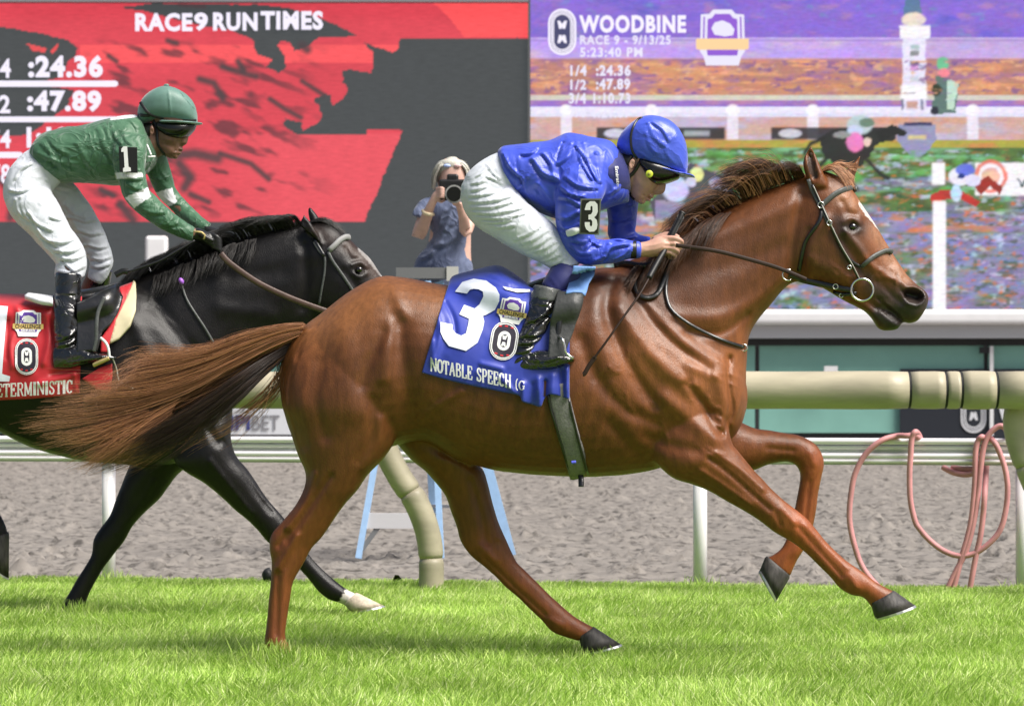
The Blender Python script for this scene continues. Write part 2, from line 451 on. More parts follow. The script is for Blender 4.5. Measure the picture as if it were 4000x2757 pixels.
STROKES = {  # serif capitals in a unit box: list of (points, thick?)
 'N': [([(.12, 0), (.12, 1)], .09), ([(.12, 1), (.88, 0)], .18), ([(.88, 0), (.88, 1)], .09), ([(-.02, 1), (.22, 1)], .06), ([(-.02, 0), (.26, 0)], .06), ([(.74, 1), (1.02, 1)], .06)],
 'O': 'O', 'C': 'C', 'G': 'G', 'S': 'S',
 'T': [([(.5, 0), (.5, 1)], .19), ([(0, .98), (1, .98)], .07), ([(.02, 1), (.02, .74)], .07), ([(.98, 1), (.98, .74)], .07), ([(.3, 0), (.7, 0)], .06)],
 'A': [([(.12, 0), (.5, 1)], .08), ([(.5, 1), (.86, 0)], .19), ([(.26, .34), (.74, .34)], .06), ([(-.02, 0), (.26, 0)], .06), ([(.7, 0), (1.02, 0)], .06)],
 'B': [([(.18, 0), (.18, 1)], .19), ([(.05, 1), (.6, 1), (.78, .9), (.8, .74), (.7, .58), (.2, .53)], .08), ([(.2, .52), (.72, .5), (.9, .36), (.88, .14), (.7, 0), (.05, 0)], .09), ([(.8, .84), (.8, .66)], .17), ([(.88, .36), (.88, .14)], .17)],
 'L': [([(.2, 0), (.2, 1)], .19), ([(.02, 1), (.4, 1)], .06), ([(.02, 0), (.92, 0), (.94, .28)], .07)],
 'E': [([(.2, 0), (.2, 1)], .19), ([(.03, 0), (.9, 0), (.93, .26)], .07), ([(.03, 1), (.87, 1), (.88, .76)], .07), ([(.2, .52), (.62, .52)], .06), ([(.62, .66), (.62, .38)], .06)],
 'P': [([(.2, 0), (.2, 1)], .19), ([(.03, 1), (.68, 1), (.86, .88), (.86, .62), (.68, .48), (.2, .47)], .08), ([(.86, .88), (.86, .62)], .17), ([(.02, 0), (.42, 0)], .06)],
 'H': [([(.18, 0), (.18, 1)], .18), ([(.82, 0), (.82, 1)], .18), ([(.18, .5), (.82, .5)], .06), ([(0, 1), (.36, 1)], .06), ([(0, 0), (.36, 0)], .06), ([(.64, 1), (1, 1)], .06), ([(.64, 0), (1, 0)], .06)],
 'R': [([(.18, 0), (.18, 1)], .19), ([(.03, 1), (.64, 1), (.82, .88), (.82, .64), (.64, .5), (.2, .5)], .08), ([(.82, .88), (.82, .64)], .16), ([(.55, .5), (.86, 0), (1, 0)], .14), ([(.02, 0), (.38, 0)], .06)],
 'M': [([(.1, 0), (.12, 1)], .07), ([(.14, 1), (.5, .05)], .15), ([(.5, .05), (.84, 1)], .07), ([(.86, 0), (.86, 1)], .16), ([(0, 1), (.2, 1)], .06), ([(-.03, 0), (.24, 0)], .06), ([(.7, 0), (1.02, 0)], .06), ([(.8, 1), (1, 1)], .06)],
 'I': [([(.5, 0), (.5, 1)], .30), ([(.1, 1), (.9, 1)], .06), ([(.1, 0), (.9, 0)], .06)],
 '(': [([(.8, 1.1), (.4, .8), (.3, .4), (.4, 0), (.8, -.25)], .14)], ' ': [], ')': [([(.2, 1.1), (.6, .8), (.7, .4), (.6, 0), (.2, -.25)], .14)],
}
def _arc(a0, a1, cx=.5, cy=.5, rx=.42, ry=.5, n=14): return [(cx+rx*math.cos(math.radians(a)), cy+ry*math.sin(math.radians(a))) for a in np.linspace(a0, a1, n)]
STROKES['D'] = [([(.18, 0), (.18, 1)], .19), ([(.03, 1), (.5, 1), (.78, .86), (.9, .5), (.78, .14), (.5, 0), (.03, 0)], .08), ([(.8, .8), (.9, .5), (.8, .2)], .15)]
STROKES['O'] = [(_arc(0, 360, n=24), 'v')]
STROKES['C'] = [(_arc(48, 318, n=20), 'v'), ([(.84, 1), (.84, .68)], .07)]
STROKES['G'] = [(_arc(48, 318, n=20), 'v'), ([(.84, 1), (.84, .7)], .07), ([(.82, .42), (.82, .06)], .17), ([(.58, .42), (.98, .42)], .06)]
STROKES['S'] = [(catmull([(.82, .74), (.74, .93), (.5, 1), (.24, .93), (.16, .74), (.3, .58), (.68, .42), (.86, .25), (.74, .06), (.5, 0), (.24, .05), (.12, .26)], 3).tolist(), .14), ([(.83, 1), (.83, .72)], .06), ([(.12, 0), (.12, .28)], .06)]
WID = {'D': 1.0, 'I': .5, 'T': .95, 'M': 1.2, 'N': 1.1, ' ': .55, '(': .4, ')': .4, 'O': 1.02, 'A': 1.05, 'S': .85, 'E': .92, 'L': .9, 'C': .95, 'P': .9, 'B': .95, 'R': 1.0, 'H': 1.1, 'G': 1.0}

def serif_text(name, txt, mapf, x0, x1, h, basef, m, parent, tk=1.25):
    """mapf(sx,sy); letters run from x0 to x1, basef(x)->baseline row, h letter height px"""
    tot = sum(WID[c] for c in txt)+.14*(len(txt)-1); sc = (x1-x0)/tot; x = x0
    for c in txt:
        mb = MB()
        w = WID[c]*sc
        for pts, th in STROKES[c]:
            pts = [tuple(p) for p in pts]
            if len(pts) == 2: pts = [tuple(np.array(pts[0])*(1-t)+np.array(pts[1])*t) for t in np.linspace(0, 1, 6)]
            Q = np.array([(x+p[0]*w, p[1]*h) for p in pts], float)
            T = np.gradient(Q, axis=0); T /= np.linalg.norm(T, axis=1)[:, None]+1e-9
            nrm = np.stack([T[:, 1], -T[:, 0]], 1)
            if th == 'v': r = (.045+.055*np.abs(T[:, 1])**2)*h*.55*tk*1.25
            else: r = np.full(len(Q), th*h*.30*tk)
            r = np.maximum(r, .058*h)
            a = Q+nrm*r[:, None]; b = Q-nrm*r[:, None]
            pts3 = [mapf(px, basef(px)-py) for px, py in np.vstack([a, b])]
            n = len(Q); mb.add(pts3, [(i, i+1, n+i+1, n+i) for i in range(n-1)])
        x += w+.14*sc
        if mb.V: mb.build('letter', m, parent)

SUBMAPS = []
def subdiv_shape(name, polys, mapf, m, parent, lift=0.0, cuts=5):
    bm = bmesh.new()
    for P in polys:
        vs_ = [bm.verts.new((p[0], 0, -p[1])) for p in P]; bm.faces.new(vs_)
    bmesh.ops.remove_doubles(bm, verts=bm.verts, dist=.01)
    bmesh.ops.triangulate(bm, faces=bm.faces)
    for _ in range(cuts):
        es = [e_ for e_ in bm.edges if e_.calc_length() > 13]
        if es: bmesh.ops.subdivide_edges(bm, edges=es, cuts=1); bmesh.ops.triangulate(bm, faces=bm.faces)
    V = [mapf(v.co.x, -v.co.z, lift) for v in bm.verts]; bm.verts.index_update(); F = [tuple(v.index for v in f.verts) for f in bm.faces]; bm.free()
    return mk(name, V, F, m, parent)
def shape2d(name, polys, mapf, m, parent, lift=0.0):
    if mapf in SUBMAPS: return subdiv_shape(name, polys, mapf, m, parent, lift, 4)
    return _shape2d(name, polys, mapf, m, parent, lift)
def _shape2d(name, polys, mapf, m, parent, lift=0.0):
    """polys px polygons fanned into faces (n-gon)"""
    mb = MB()
    for P in polys:
        mb.add([mapf(p[0], p[1], lift) for p in P], [tuple(range(len(P)))])
    return mb.build(name, m, parent)

def stadium(cx, cy, w, h, n=10, sk=0.0, ang=0.0):
    r = w/2; out = []
    for k in range(n+1): a = math.pi*k/n; out.append((r*math.cos(a), (h/2-r)+r*math.sin(a)))
    for k in range(n+1): a = math.pi+math.pi*k/n; out.append((r*math.cos(a), -(h/2-r)+r*math.sin(a)))
    return [(cx+(x*math.cos(ang)-y*math.sin(ang))+sk*y, cy-(x*math.sin(ang)+y*math.cos(ang))) for x, y in out]

def band(P, Q):
    """ring between two outlines of the same length"""
    n = len(P); return [[P[i], P[(i+1) % n], Q[(i+1) % n], Q[i]] for i in range(n)]

# ------------------------------------------------------------------ video board
EX = 2**.48
def led(name, rgb, k=1.0):
    c = tuple(x/EX*k for x in srgb(*rgb)); return mat(name, (.02, .02, .02), rough=.9, spec=.1, emit=c, estr=1.0)
M_LEDW = led('white led', (244, 238, 255), 1.05)
DB = 55.0
bmap = lambda x, y, l=0.0: W(x, y, DB-l)
board = empty('video_board', (0, DB, 0), 'huge LED race board with red run times display beside a live race picture', 'screen')

def ledgrid(name, x0, x1, y0, y1, step, fn, gain=1.0):
    xs = np.arange(x0, x1+step, step); ys = np.arange(y0, y1+step, step); X, Y, F = grid(xs, ys)
    P = np.stack([X.ravel(), Y.ravel()], 1); C = fn(P)
    V = np.stack([(P[:, 0]-2000)/K*DB, np.full(len(P), DB), CH+(YH-P[:, 1])/K*DB], 1)
    m = bpy.data.materials.new(name+' leds'); m.use_nodes = True; nt = m.node_tree; L = nt.links.new; b = nt.nodes['Principled BSDF']
    at = nt.nodes.new('ShaderNodeAttribute'); at.attribute_name = 'paint'
    tc = nt.nodes.new('ShaderNodeTexCoord'); wv = nt.nodes.new('ShaderNodeTexNoise'); wv.inputs['Scale'].default_value = 14; mp = nt.nodes.new('ShaderNodeMapping'); mp.inputs['Scale'].default_value = (.35, 1, 3)
    L(tc.outputs['Object'], mp.inputs[0]); L(mp.outputs[0], wv.inputs[0]); mr = nt.nodes.new('ShaderNodeMapRange'); mr.inputs[3].default_value = .9; mr.inputs[4].default_value = 1.1; mr.inputs[1].default_value = .3; mr.inputs[2].default_value = .7; L(wv.outputs[0], mr.inputs[0])
    mx = nt.nodes.new('ShaderNodeMix'); mx.data_type = 'RGBA'; mx.blend_type = 'MULTIPLY'; mx.inputs[0].default_value = 1; L(at.outputs['Color'], mx.inputs[6]); L(mr.outputs[0], mx.inputs[7])
    L(mx.outputs[2], b.inputs['Emission Color']); b.inputs['Emission Strength'].default_value = gain/EX; b.inputs['Base Color'].default_value = (.02, .02, .02, 1); b.inputs['Roughness'].default_value = .95; b.inputs['Specular IOR Level'].default_value = .1
    o = mk(name, V, F[:, ::-1].copy(), m, board, smooth=False); set_color(o, C); return o

def lin(c): return np.array(srgb(*c))
def paint_poly(C, P, poly, col, wob=0, sc=40, soft=None):
    Q = P.copy()
    if wob: Q = P+np.stack([fbm(np.stack([P[:, 0]/sc, P[:, 1]/sc*2.5, P[:, 0]*0], 1), 3, 3), fbm(np.stack([P[:, 0]/sc, P[:, 1]/sc*2, P[:, 0]*0+5], 1), 3, 8)*.4], 1)*wob
    C[in_poly(Q, poly)] = lin(col)
def paint_line(C, P, line, w, col, st=1.0):
    d = seg_dist(P, line); a = (np.clip(1.35-d/w, 0, 1)*st)[:, None]; C[:] = C*(1-a)+lin(col)*a
def paint_ell(C, P, cx, cy, rx, ry, col, st=1.0, edge=.25):
    d = np.hypot((P[:, 0]-cx)/rx, (P[:, 1]-cy)/ry); a = (np.clip((1+edge-d)/edge, 0, 1)*st)[:, None]; C[:] = C*(1-a)+lin(col)*a
def paint_rect(C, P, x0, y0, x1, y1, col, st=1.0, e=6):
    a = (np.clip((P[:, 0]-x0)/e+.5, 0, 1)*np.clip((x1-P[:, 0])/e+.5, 0, 1)*np.clip((P[:, 1]-y0)/e+.5, 0, 1)*np.clip((y1-P[:, 1])/e+.5, 0, 1)*st)[:, None]
    C[:] = C*(1-a)+lin(col)*a

RED = (222, 70, 84); DK = (72, 76, 78)
def left_fn(P):
    C = np.tile(lin(RED), (len(P), 1)); X, Y = P[:, 0], P[:, 1]
    sh = fbm(np.stack([X/260, Y/90, X*0], 1), 3, 4)[:, None]; C *= 1+.18*sh
    b = (Y > 178) & (Y < 248) & (X > 310); C[b] = lin((252, 88, 94))
    q = (np.clip((Y-515)/12, 0, 1)*np.clip((X-700)/420, 0, 1))[:, None]; C = C*(1-q)+lin((234, 84, 96))*q
    st = fbm(np.stack([(X+Y*.9)/120, (Y-X*.42)/34, X*0], 1), 3, 6)
    a = np.clip((st-.12)/.28, 0, 1)*np.clip((X-320)/80, 0, 1)*np.clip((1330-X)/260, 0, 1)*np.clip((Y-150)/40, 0, 1)*np.clip((870-Y)/60, 0, 1)*.8
    C = C*(1-a[:, None])+lin((84, 52, 60))*a[:, None]
    D = (70, 74, 76); w = 9  # grey glow of the black panel stands in for reflected sky
    paint_poly(C, P, [(-700, 60), (0, 105), (140, 128), (270, 158), (305, 190), (300, 215), (265, 240), (240, 300), (130, 330), (290, 350), (260, 420), (150, 500), (100, 530), (-700, 530)], D, w)
    paint_poly(C, P, [(100, 170), (180, 190), (175, 208), (130, 200)], (232, 80, 84), 4); paint_poly(C, P, [(195, 205), (225, 170), (228, 185), (205, 215)], (232, 80, 84), 4)
    paint_poly(C, P, [(470, 32), (600, 14), (1030, 20), (1130, 32), (1265, 78), (1400, 142), (1240, 150), (1190, 190), (1150, 200), (1140, 170), (1100, 160), (1080, 180), (1110, 220), (1115, 265), (1090, 285), (1035, 265), (1065, 235), (1000, 210), (990, 155), (900, 118), (800, 105), (560, 44)], D, w)
    paint_poly(C, P, [(1560, 152), (1550, 195), (1535, 205), (1465, 185), (1410, 165), (1458, 205), (1458, 270), (1445, 286), (1365, 272), (1340, 278), (1340, 325), (1362, 352), (1330, 392), (1298, 415), (1290, 372), (1270, 365), (1225, 388), (1262, 448), (1240, 482), (1190, 510), (1175, 478), (1112, 465), (1110, 490), (1160, 528), (1428, 527), (1432, 508), (1572, 508), (1425, 865), (-700, 865), (-700, 1400), (2100, 1400), (2100, 150)], D, w)
    paint_poly(C, P, [(1690, -60), (1690, 10), (1760, 75), (1815, 148), (2100, 148), (2100, -60)], (255, 86, 90), 2)
    for l, r in (([(425, 220), (455, 240)], 11), ([(780, 310), (835, 325), (870, 382)], 16), ([(870, 262), (960, 290), (1000, 300)], 16), ([(930, 240), (950, 275)], 14), ([(1055, 388), (1110, 425), (1175, 460)], 12), ([(1180, 318), (1265, 372)], 11),
                 ([(655, 160), (690, 170)], 12), ([(660, 610), (760, 600), (850, 620)], 24), ([(700, 640), (745, 690), (720, 735)], 22), ([(860, 600), (980, 640), (1050, 700)], 13), ([(395, 740), (440, 765)], 13), ([(745, 758), (815, 790)], 13), ([(600, 690), (640, 700)], 14), ([(470, 800), (520, 860)], 20), ([(0, 700), (60, 760), (40, 850)], 20), ([(1180, 180), (1200, 195)], 20), ([(700, 20), (800, 28)], 8)):
        paint_line(C, P, l, r, (76, 62, 66), .92)
    C *= 1+.05*vnoise(np.stack([X/7, Y/7, X*0], 1), 5)[:, None]
    return C
ledgrid('left_display', -700, 2062, 14, 1350, 5, left_fn, 1.0)

def right_fn(P):
    X, Y = P[:, 0], P[:, 1]; C = np.tile(lin((140, 108, 214)), (len(P), 1))
    def nz(sx, sy, sd, oct=3): return fbm(np.stack([X/sx, Y/sy, X*0], 1), oct, sd)
    n1, n2, n3 = nz(150, 46, 1, 4), nz(90, 34, 7, 4), nz(48, 20, 13, 4)
    def mixc(mask, col, a):
        a = (np.clip(a*.45, 0, .78 if np.max(a) != np.min(a) else 1)*mask)[:, None]; C[:] = C*(1-a)+lin(col)*a
    m = Y < 150; mixc(m, (104, 98, 206), (n1-.05)*4); mixc(m, (176, 128, 190), (n2-.22)*5); mixc(m, (120, 140, 200), (n3-.25)*5)
    m = (Y >= 150) & (Y < 228); mixc(m, (192, 160, 240), 3.0+0*X); mixc(m, (215, 190, 210), (n1-.1)*4); mixc(m & (X > 3620), (205, 182, 200), .8+0*X)
    m = (Y >= 228) & (Y < 372); mixc(m, (190, 132, 118), 3+0*X); mixc(m, (228, 156, 112), (n1+.02)*4); mixc(m, (150, 104, 178), (n2-.06)*4); mixc(m, (244, 170, 120), (nz(120, 18, 19)-.2)*6)
    m = (Y >= 330) & (Y < 415); mixc(m, (216, 150, 96), .75+n3)
    m = (Y >= 372) & (Y < 392); mixc(m, (214, 208, 196), 3+0*X)
    m = (Y >= 416) & (Y < 456); mixc(m, (238, 232, 252), 3+0*X); mixc(m & (Y > 440), (200, 205, 235), .7+n3)
    m = (Y >= 456) & (Y < 548); mixc(m, (212, 170, 160), 3+0*X); mixc(m, (196, 190, 220), (n1)*5); mixc(m, (224, 150, 104), (n2-.1)*5)
    m = (Y >= 548) & (Y < 578); mixc(m, (176, 168, 70), 3+0*X); mixc(m, (212, 138, 84), (n2-.02)*5)
    m = (Y >= 578) & (Y < 830); mixc(m, (88, 120, 62), 3+0*X); mixc(m, (140, 205, 160), (nz(110, 15, 23)-.08)*5); mixc(m, (58, 78, 48), (n2-.12)*5); mixc(m, (176, 120, 70), (n3-.22)*6); mixc(m & (Y > 690), (140, 136, 178), (n1+.02)*5)
    m = Y >= 830; mixc(m, (142, 138, 178), 3+0*X); mixc(m, (104, 134, 66), (n1-.04)*5); mixc(m, (198, 130, 70), (nz(70, 22, 29)-.17)*6); mixc(m, (128, 134, 206), (n3-.12)*5); mixc(m, (80, 96, 84), (nz(50, 16, 31)-.2)*6)
    m = (Y > 884) & (Y < 908); mixc(m, (222, 140, 86), (n2+.25)*4)
    for y, c in ((152, (206, 190, 240)), (158, (110, 90, 170)), (228, (226, 190, 224)), (233, (150, 100, 150)), (908, (84, 84, 78)), (834, (120, 120, 130)), (912, (150, 170, 150))):
        paint_rect(C, P, 2000, y-2, 5000, y+2, c, .8, 3)
    for x in (2212, 2545, 2862, 3175, 3800, 4150, 4500):
        paint_ell(C, P, x, 432, 24, 20, (252, 248, 255)); paint_rect(C, P, x-22, 452, x+22, 545, (240, 232, 248), .9)
    for a, b in ((2330, 2832), (3012, 3500)):
        paint_rect(C, P, a, 498, b, 546, (38, 44, 50), .95); paint_ell(C, P, a+75, 522, 40, 16, (206, 206, 220)); paint_rect(C, P, b-160, 512, b-60, 532, (180, 190, 196), .8, 10)
    P0 = P; P = P+np.stack([nz(26, 14, 91, 3)*6, nz(26, 14, 95, 3)*4], 1)
    # finish tower and the figure beside it
    paint_poly(C, P, [(3545, -60), (3585, -60), (3600, 62), (3528, 62)], (92, 122, 160)); paint_ell(C, P, 3568, 78, 42, 24, (236, 222, 206)); paint_rect(C, P, 3515, 100, 3632, 152, (250, 246, 250)); paint_rect(C, P, 3526, 152, 3616, 430, (236, 230, 252))
    for y, c in ((185, (176, 196, 200)), (210, (120, 130, 130)), (250, (110, 90, 80)), (266, (226, 150, 214)), (310, (206, 214, 226))): paint_rect(C, P, 3555, y-10, 3590, y+10, c, .9, 6)
    paint_rect(C, P, 3520, 335, 3622, 388, (254, 252, 255), 1, 12); paint_rect(C, P, 3522, 388, 3532, 430, (120, 124, 150)); paint_rect(C, P, 3595, 388, 3605, 430, (120, 124, 150)); paint_rect(C, P, 3542, 395, 3585, 425, (198, 160, 150))
    paint_ell(C, P, 3683, 252, 22, 26, (112, 196, 148)); paint_ell(C, P, 3686, 286, 20, 16, (240, 132, 150)); paint_poly(C, P, [(3655, 300), (3700, 305), (3745, 330), (3730, 440), (3640, 450), (3640, 400), (3662, 350)], (96, 122, 116), 5); paint_ell(C, P, 3658, 352, 18, 22, (50, 60, 40)); paint_poly(C, P, [(3700, 310), (3745, 325), (3725, 430), (3698, 430)], (198, 226, 206), 3); paint_ell(C, P, 3650, 432, 14, 16, (40, 44, 60))
    paint_poly(C, P, [(3510, 485), (3650, 485), (3660, 540), (3630, 580), (3600, 615), (3560, 615), (3530, 580), (3505, 545)], (150, 150, 190), 5); paint_rect(C, P, 3530, 478, 3640, 492, (44, 46, 96)); paint_rect(C, P, 3545, 530, 3620, 545, (214, 204, 150))
    fl1 = nz(34, 16, 71, 3); fl2 = nz(30, 14, 77, 3); fl3 = nz(26, 12, 83, 3); lo = (Y > 585) & ((Y < 882) | (Y > 912))
    mixc(lo, (196, 206, 226), (fl1-.18)*5); mixc(lo, (72, 92, 56), (fl2-.16)*5); mixc(lo & (Y > 640), (214, 120, 62), (fl3-.24)*6); mixc(lo & (Y < 760), (104, 168, 84), (nz(50, 20, 87)-.10)*6)
    mid = (Y > 238) & (Y < 368); mixc(mid, (236, 176, 136), (fl1-.2)*7); mixc(mid, (130, 92, 150), (fl2-.2)*7)
    # dark horse with a pink and white rider
    paint_poly(C, P, [(3200, 540), (3260, 505), (3400, 500), (3440, 495), (3500, 505), (3495, 550), (3430, 560), (3400, 600), (3370, 650), (3320, 650), (3250, 640), (3215, 600)], (42, 44, 44), 8); paint_poly(C, P, [(3420, 520), (3480, 488), (3520, 500), (3545, 520), (3530, 532), (3490, 528), (3440, 560)], (34, 36, 36), 3); paint_line(C, P, [(3380, 620), (3440, 680), (3470, 700)], 9, (40, 42, 42)); paint_line(C, P, [(3330, 640), (3310, 700), (3350, 740)], 9, (40, 42, 42)); paint_line(C, P, [(3240, 600), (3180, 680), (3150, 720)], 9, (40, 42, 42)); paint_line(C, P, [(3220, 540), (3170, 560), (3140, 600)], 8, (36, 38, 38)); paint_ell(C, P, 3360, 488, 45, 34, (190, 206, 214)); paint_ell(C, P, 3340, 515, 26, 24, (206, 214, 244)); paint_ell(C, P, 3385, 480, 26, 16, (112, 140, 124)); paint_ell(C, P, 3340, 556, 30, 34, (238, 130, 196)); paint_ell(C, P, 3388, 556, 14, 16, (236, 206, 190)); paint_ell(C, P, 3290, 528, 32, 12, (150, 150, 150))
    # riders at the left and right of the picture
    paint_poly(C, P, [(2640, 690), (2700, 640), (2850, 700), (2870, 780), (2700, 790), (2560, 860), (2540, 790)], (82, 80, 92), 8); paint_ell(C, P, 2722, 682, 22, 26, (250, 238, 170)); paint_ell(C, P, 2640, 740, 44, 44, (206, 208, 252)); paint_ell(C, P, 2700, 712, 18, 18, (214, 206, 240)); paint_ell(C, P, 2795, 715, 22, 20, (170, 166, 214)); paint_ell(C, P, 2825, 740, 16, 14, (222, 216, 250)); paint_poly(C, P, [(2560, 780), (2640, 790), (2800, 800), (2700, 830), (2560, 860)], (150, 140, 170), 6)
    paint_rect(C, P, 3810, 636, 4700, 765, (250, 246, 250)); paint_ell(C, P, 3870, 690, 62, 62, (240, 120, 104), .9, .1); paint_ell(C, P, 3870, 690, 48, 48, (252, 244, 248), 1, .1); paint_ell(C, P, 3870, 690, 34, 34, (240, 150, 140), .7, .1)
    paint_poly(C, P, [(3630, 765), (3680, 740), (3760, 750), (3830, 790), (3810, 810), (3760, 780), (3700, 780), (3640, 800)], (196, 52, 48), 5); paint_poly(C, P, [(3800, 720), (3860, 690), (3915, 730), (3905, 765), (3870, 725), (3830, 765)], (150, 48, 40), 3)
    paint_ell(C, P, 3750, 690, 38, 32, (240, 236, 250)); paint_ell(C, P, 3770, 665, 32, 22, (104, 122, 226)); paint_ell(C, P, 3755, 690, 12, 10, (30, 60, 130)); paint_ell(C, P, 3735, 755, 18, 30, (206, 222, 252)); paint_ell(C, P, 3800, 705, 26, 20, (226, 224, 252)); paint_line(C, P, [(3978, 700), (3992, 730), (4006, 700), (4020, 730), (4034, 700)], 4, (40, 44, 60))
    P = P0
    # white poles across the picture
    paint_rect(C, P, 3640, 636, 3691, 722, (252, 250, 255), 1, 8); paint_rect(C, P, 3644, 786, 3695, 1240, (252, 250, 255), 1, 7)
    hue = np.stack([nz(70, 30, 51, 4), nz(62, 26, 57, 4), nz(80, 34, 61, 4)], 1); lowm = np.clip((Y-560)/60, .35, 1)[:, None]
    wf = ((Y < 412) | (Y > 460)).astype(float)[:, None]*(1-np.clip((C.min(1)-.6)/.15, 0, 1))[:, None]; C *= 1+.42*hue*lowm*wf
    e_ = np.stack([nz(9, 5, 41, 2), nz(9, 5, 43, 2), nz(9, 5, 47, 2)], 1); C *= 1+.16*e_
    # fine grain over the whole picture
    C *= 1+.07*vnoise(np.stack([X/11, Y/6, X*0], 1), 5)[:, None]
    return np.clip(C, 0, 1)
ledgrid('right_display', 2072, 4600, -400, 1240, 5, right_fn, 1.0)
M_BEZEL = mat('board bezel', (.22, .22, .24), rough=.6); M_HOUSE = mat('board housing', (.10, .105, .11), rough=.8)
mb = MB(); x0, x1 = W(-720, 0, DB)[0], W(2064, 0, DB)[0]; zt = W(0, 12, DB)[2]; mb.box(((x0+x1)/2, DB, zt+1.2), (x1-x0, .3, 2.4)); mb.build('top_fascia', M_BEZEL, board)
mb = MB(); xa = W(2067, 0, DB)[0]; mb.box((xa, DB-.02, 6), (.04, .1, 9.6)); mb.build('display_joint', M_HOUSE, board)
mb = MB(); mb.box((-4, DB+1.2, 7.5), (60, 2.2, 14.6)); mb.build('housing', M_HOUSE, board)

for txt, x0, y0, x1, y1, off in (('RACE', 528, 52, 752, 124, .045), ('9', 758, 50, 812, 122, .045), ('RUN', 832, 50, 1006, 122, .045), ('TIMES', 1018, 44, 1262, 118, .045),
    (':24.36', 110, 216, 402, 304, .05), (':47.89', 106, 354, 396, 438, .05), ('1:10.73', 104, 496, 392, 580, .05), ('1/4', -60, 230, 42, 306, .03), ('1/2', -66, 372, 40, 444, .03), ('3/4', -70, 508, 42, 580, .03), ('7/8', -62, 642, 40, 720, .03)):
    place_text('lettering', txt, x0, y0, x1, y1, bmap, M_LEDW, board, off, 1.12, lift=.03)
for x1, y0, y1 in ((462, 316, 340), (500, 456, 478), (90, 594, 618)):
    r = (y1-y0)/2; shape2d('rule_line', [[(-700, y0), (x1-r, y0), (x1-r*.3, y0+r*.3), (x1, y0+r), (x1-r*.3, y1-r*.3), (x1-r, y1), (-700, y1)]], bmap, M_LEDW, board, .03)
M_LEDS = led('soft white led', (236, 232, 252)); M_LEDP = led('violet led', (146, 92, 214)); M_LEDG = led('gold led', (252, 214, 160)); M_LEDD = led('dark led', (70, 70, 110))
for txt, x0, y0, x1, y1, off, m in (('WOODBINE', 2262, 60, 2680, 130, .06, M_LEDW), ('RACE 9 - 9/13/25', 2266, 139, 2620, 176, .03, M_LEDS), ('5:23:40 PM', 2266, 186, 2510, 224, .03, M_LEDS),
    ('1/4', 2228, 256, 2292, 298, .03, M_LEDS), ('1/2', 2228, 312, 2290, 352, .03, M_LEDS), ('3/4', 2222, 364, 2290, 406, .03, M_LEDS), ('7/8', 2222, 418, 2290, 460, .03, M_LEDS),
    (':24.36', 2328, 254, 2464, 298, .045, M_LEDS), (':47.89', 2328, 308, 2462, 352, .045, M_LEDS), ('1:10.73', 2318, 364, 2462, 406, .03, M_LEDS), ('1:21.89', 2318, 418, 2460, 462, .03, M_LEDS)):
    place_text('lettering', txt, x0, y0, x1, y1, bmap, m, board, min(off, .045), 1.15, lift=.03)
def emblem(name, cx, cy, w, h, mapf, light, dark, parent, lift, sk=0, ang=0):
    a = lambda f, g: stadium(cx, cy, w*f, h*g, sk=sk, ang=ang)
    polys = band(a(1, 1), a(.58, .74)); o = shape2d(name, polys, mapf, light, parent, lift)
    shape2d('emblem_core', [a(.58, .74)], mapf, dark, o.parent, lift)
    shape2d('emblem_line', band(a(.84, .90), a(.80, .88))+band(a(.70, .82), a(.67, .80)), mapf, dark, o.parent, lift*1.3+.0004)
    ca, sa = math.cos(ang), math.sin(ang)
    tr = lambda P: [(cx+(x*ca-y*sa)*1.0+sk*y, cy-(x*sa+y*ca)) for x, y in P]
    s = w*.17; marks = []
    for sg in (1, -1):
        marks.append(tr([(-s, sg*h*.24), (-s*.5, sg*h*.24), (0, sg*h*.17), (s*.5, sg*h*.24), (s, sg*h*.24), (s*.65, sg*h*.07), (s*.25, sg*h*.06), (0, sg*h*.10), (-s*.25, sg*h*.06), (-s*.65, sg*h*.07)]))
    for mk_ in marks: shape2d('emblem_mark', [mk_], mapf, light, o.parent, lift*1.3+.0006)
    return o
emblem('emblem', 2196, 126, 110, 182, bmap, M_LEDW, M_LEDD, board, .03)
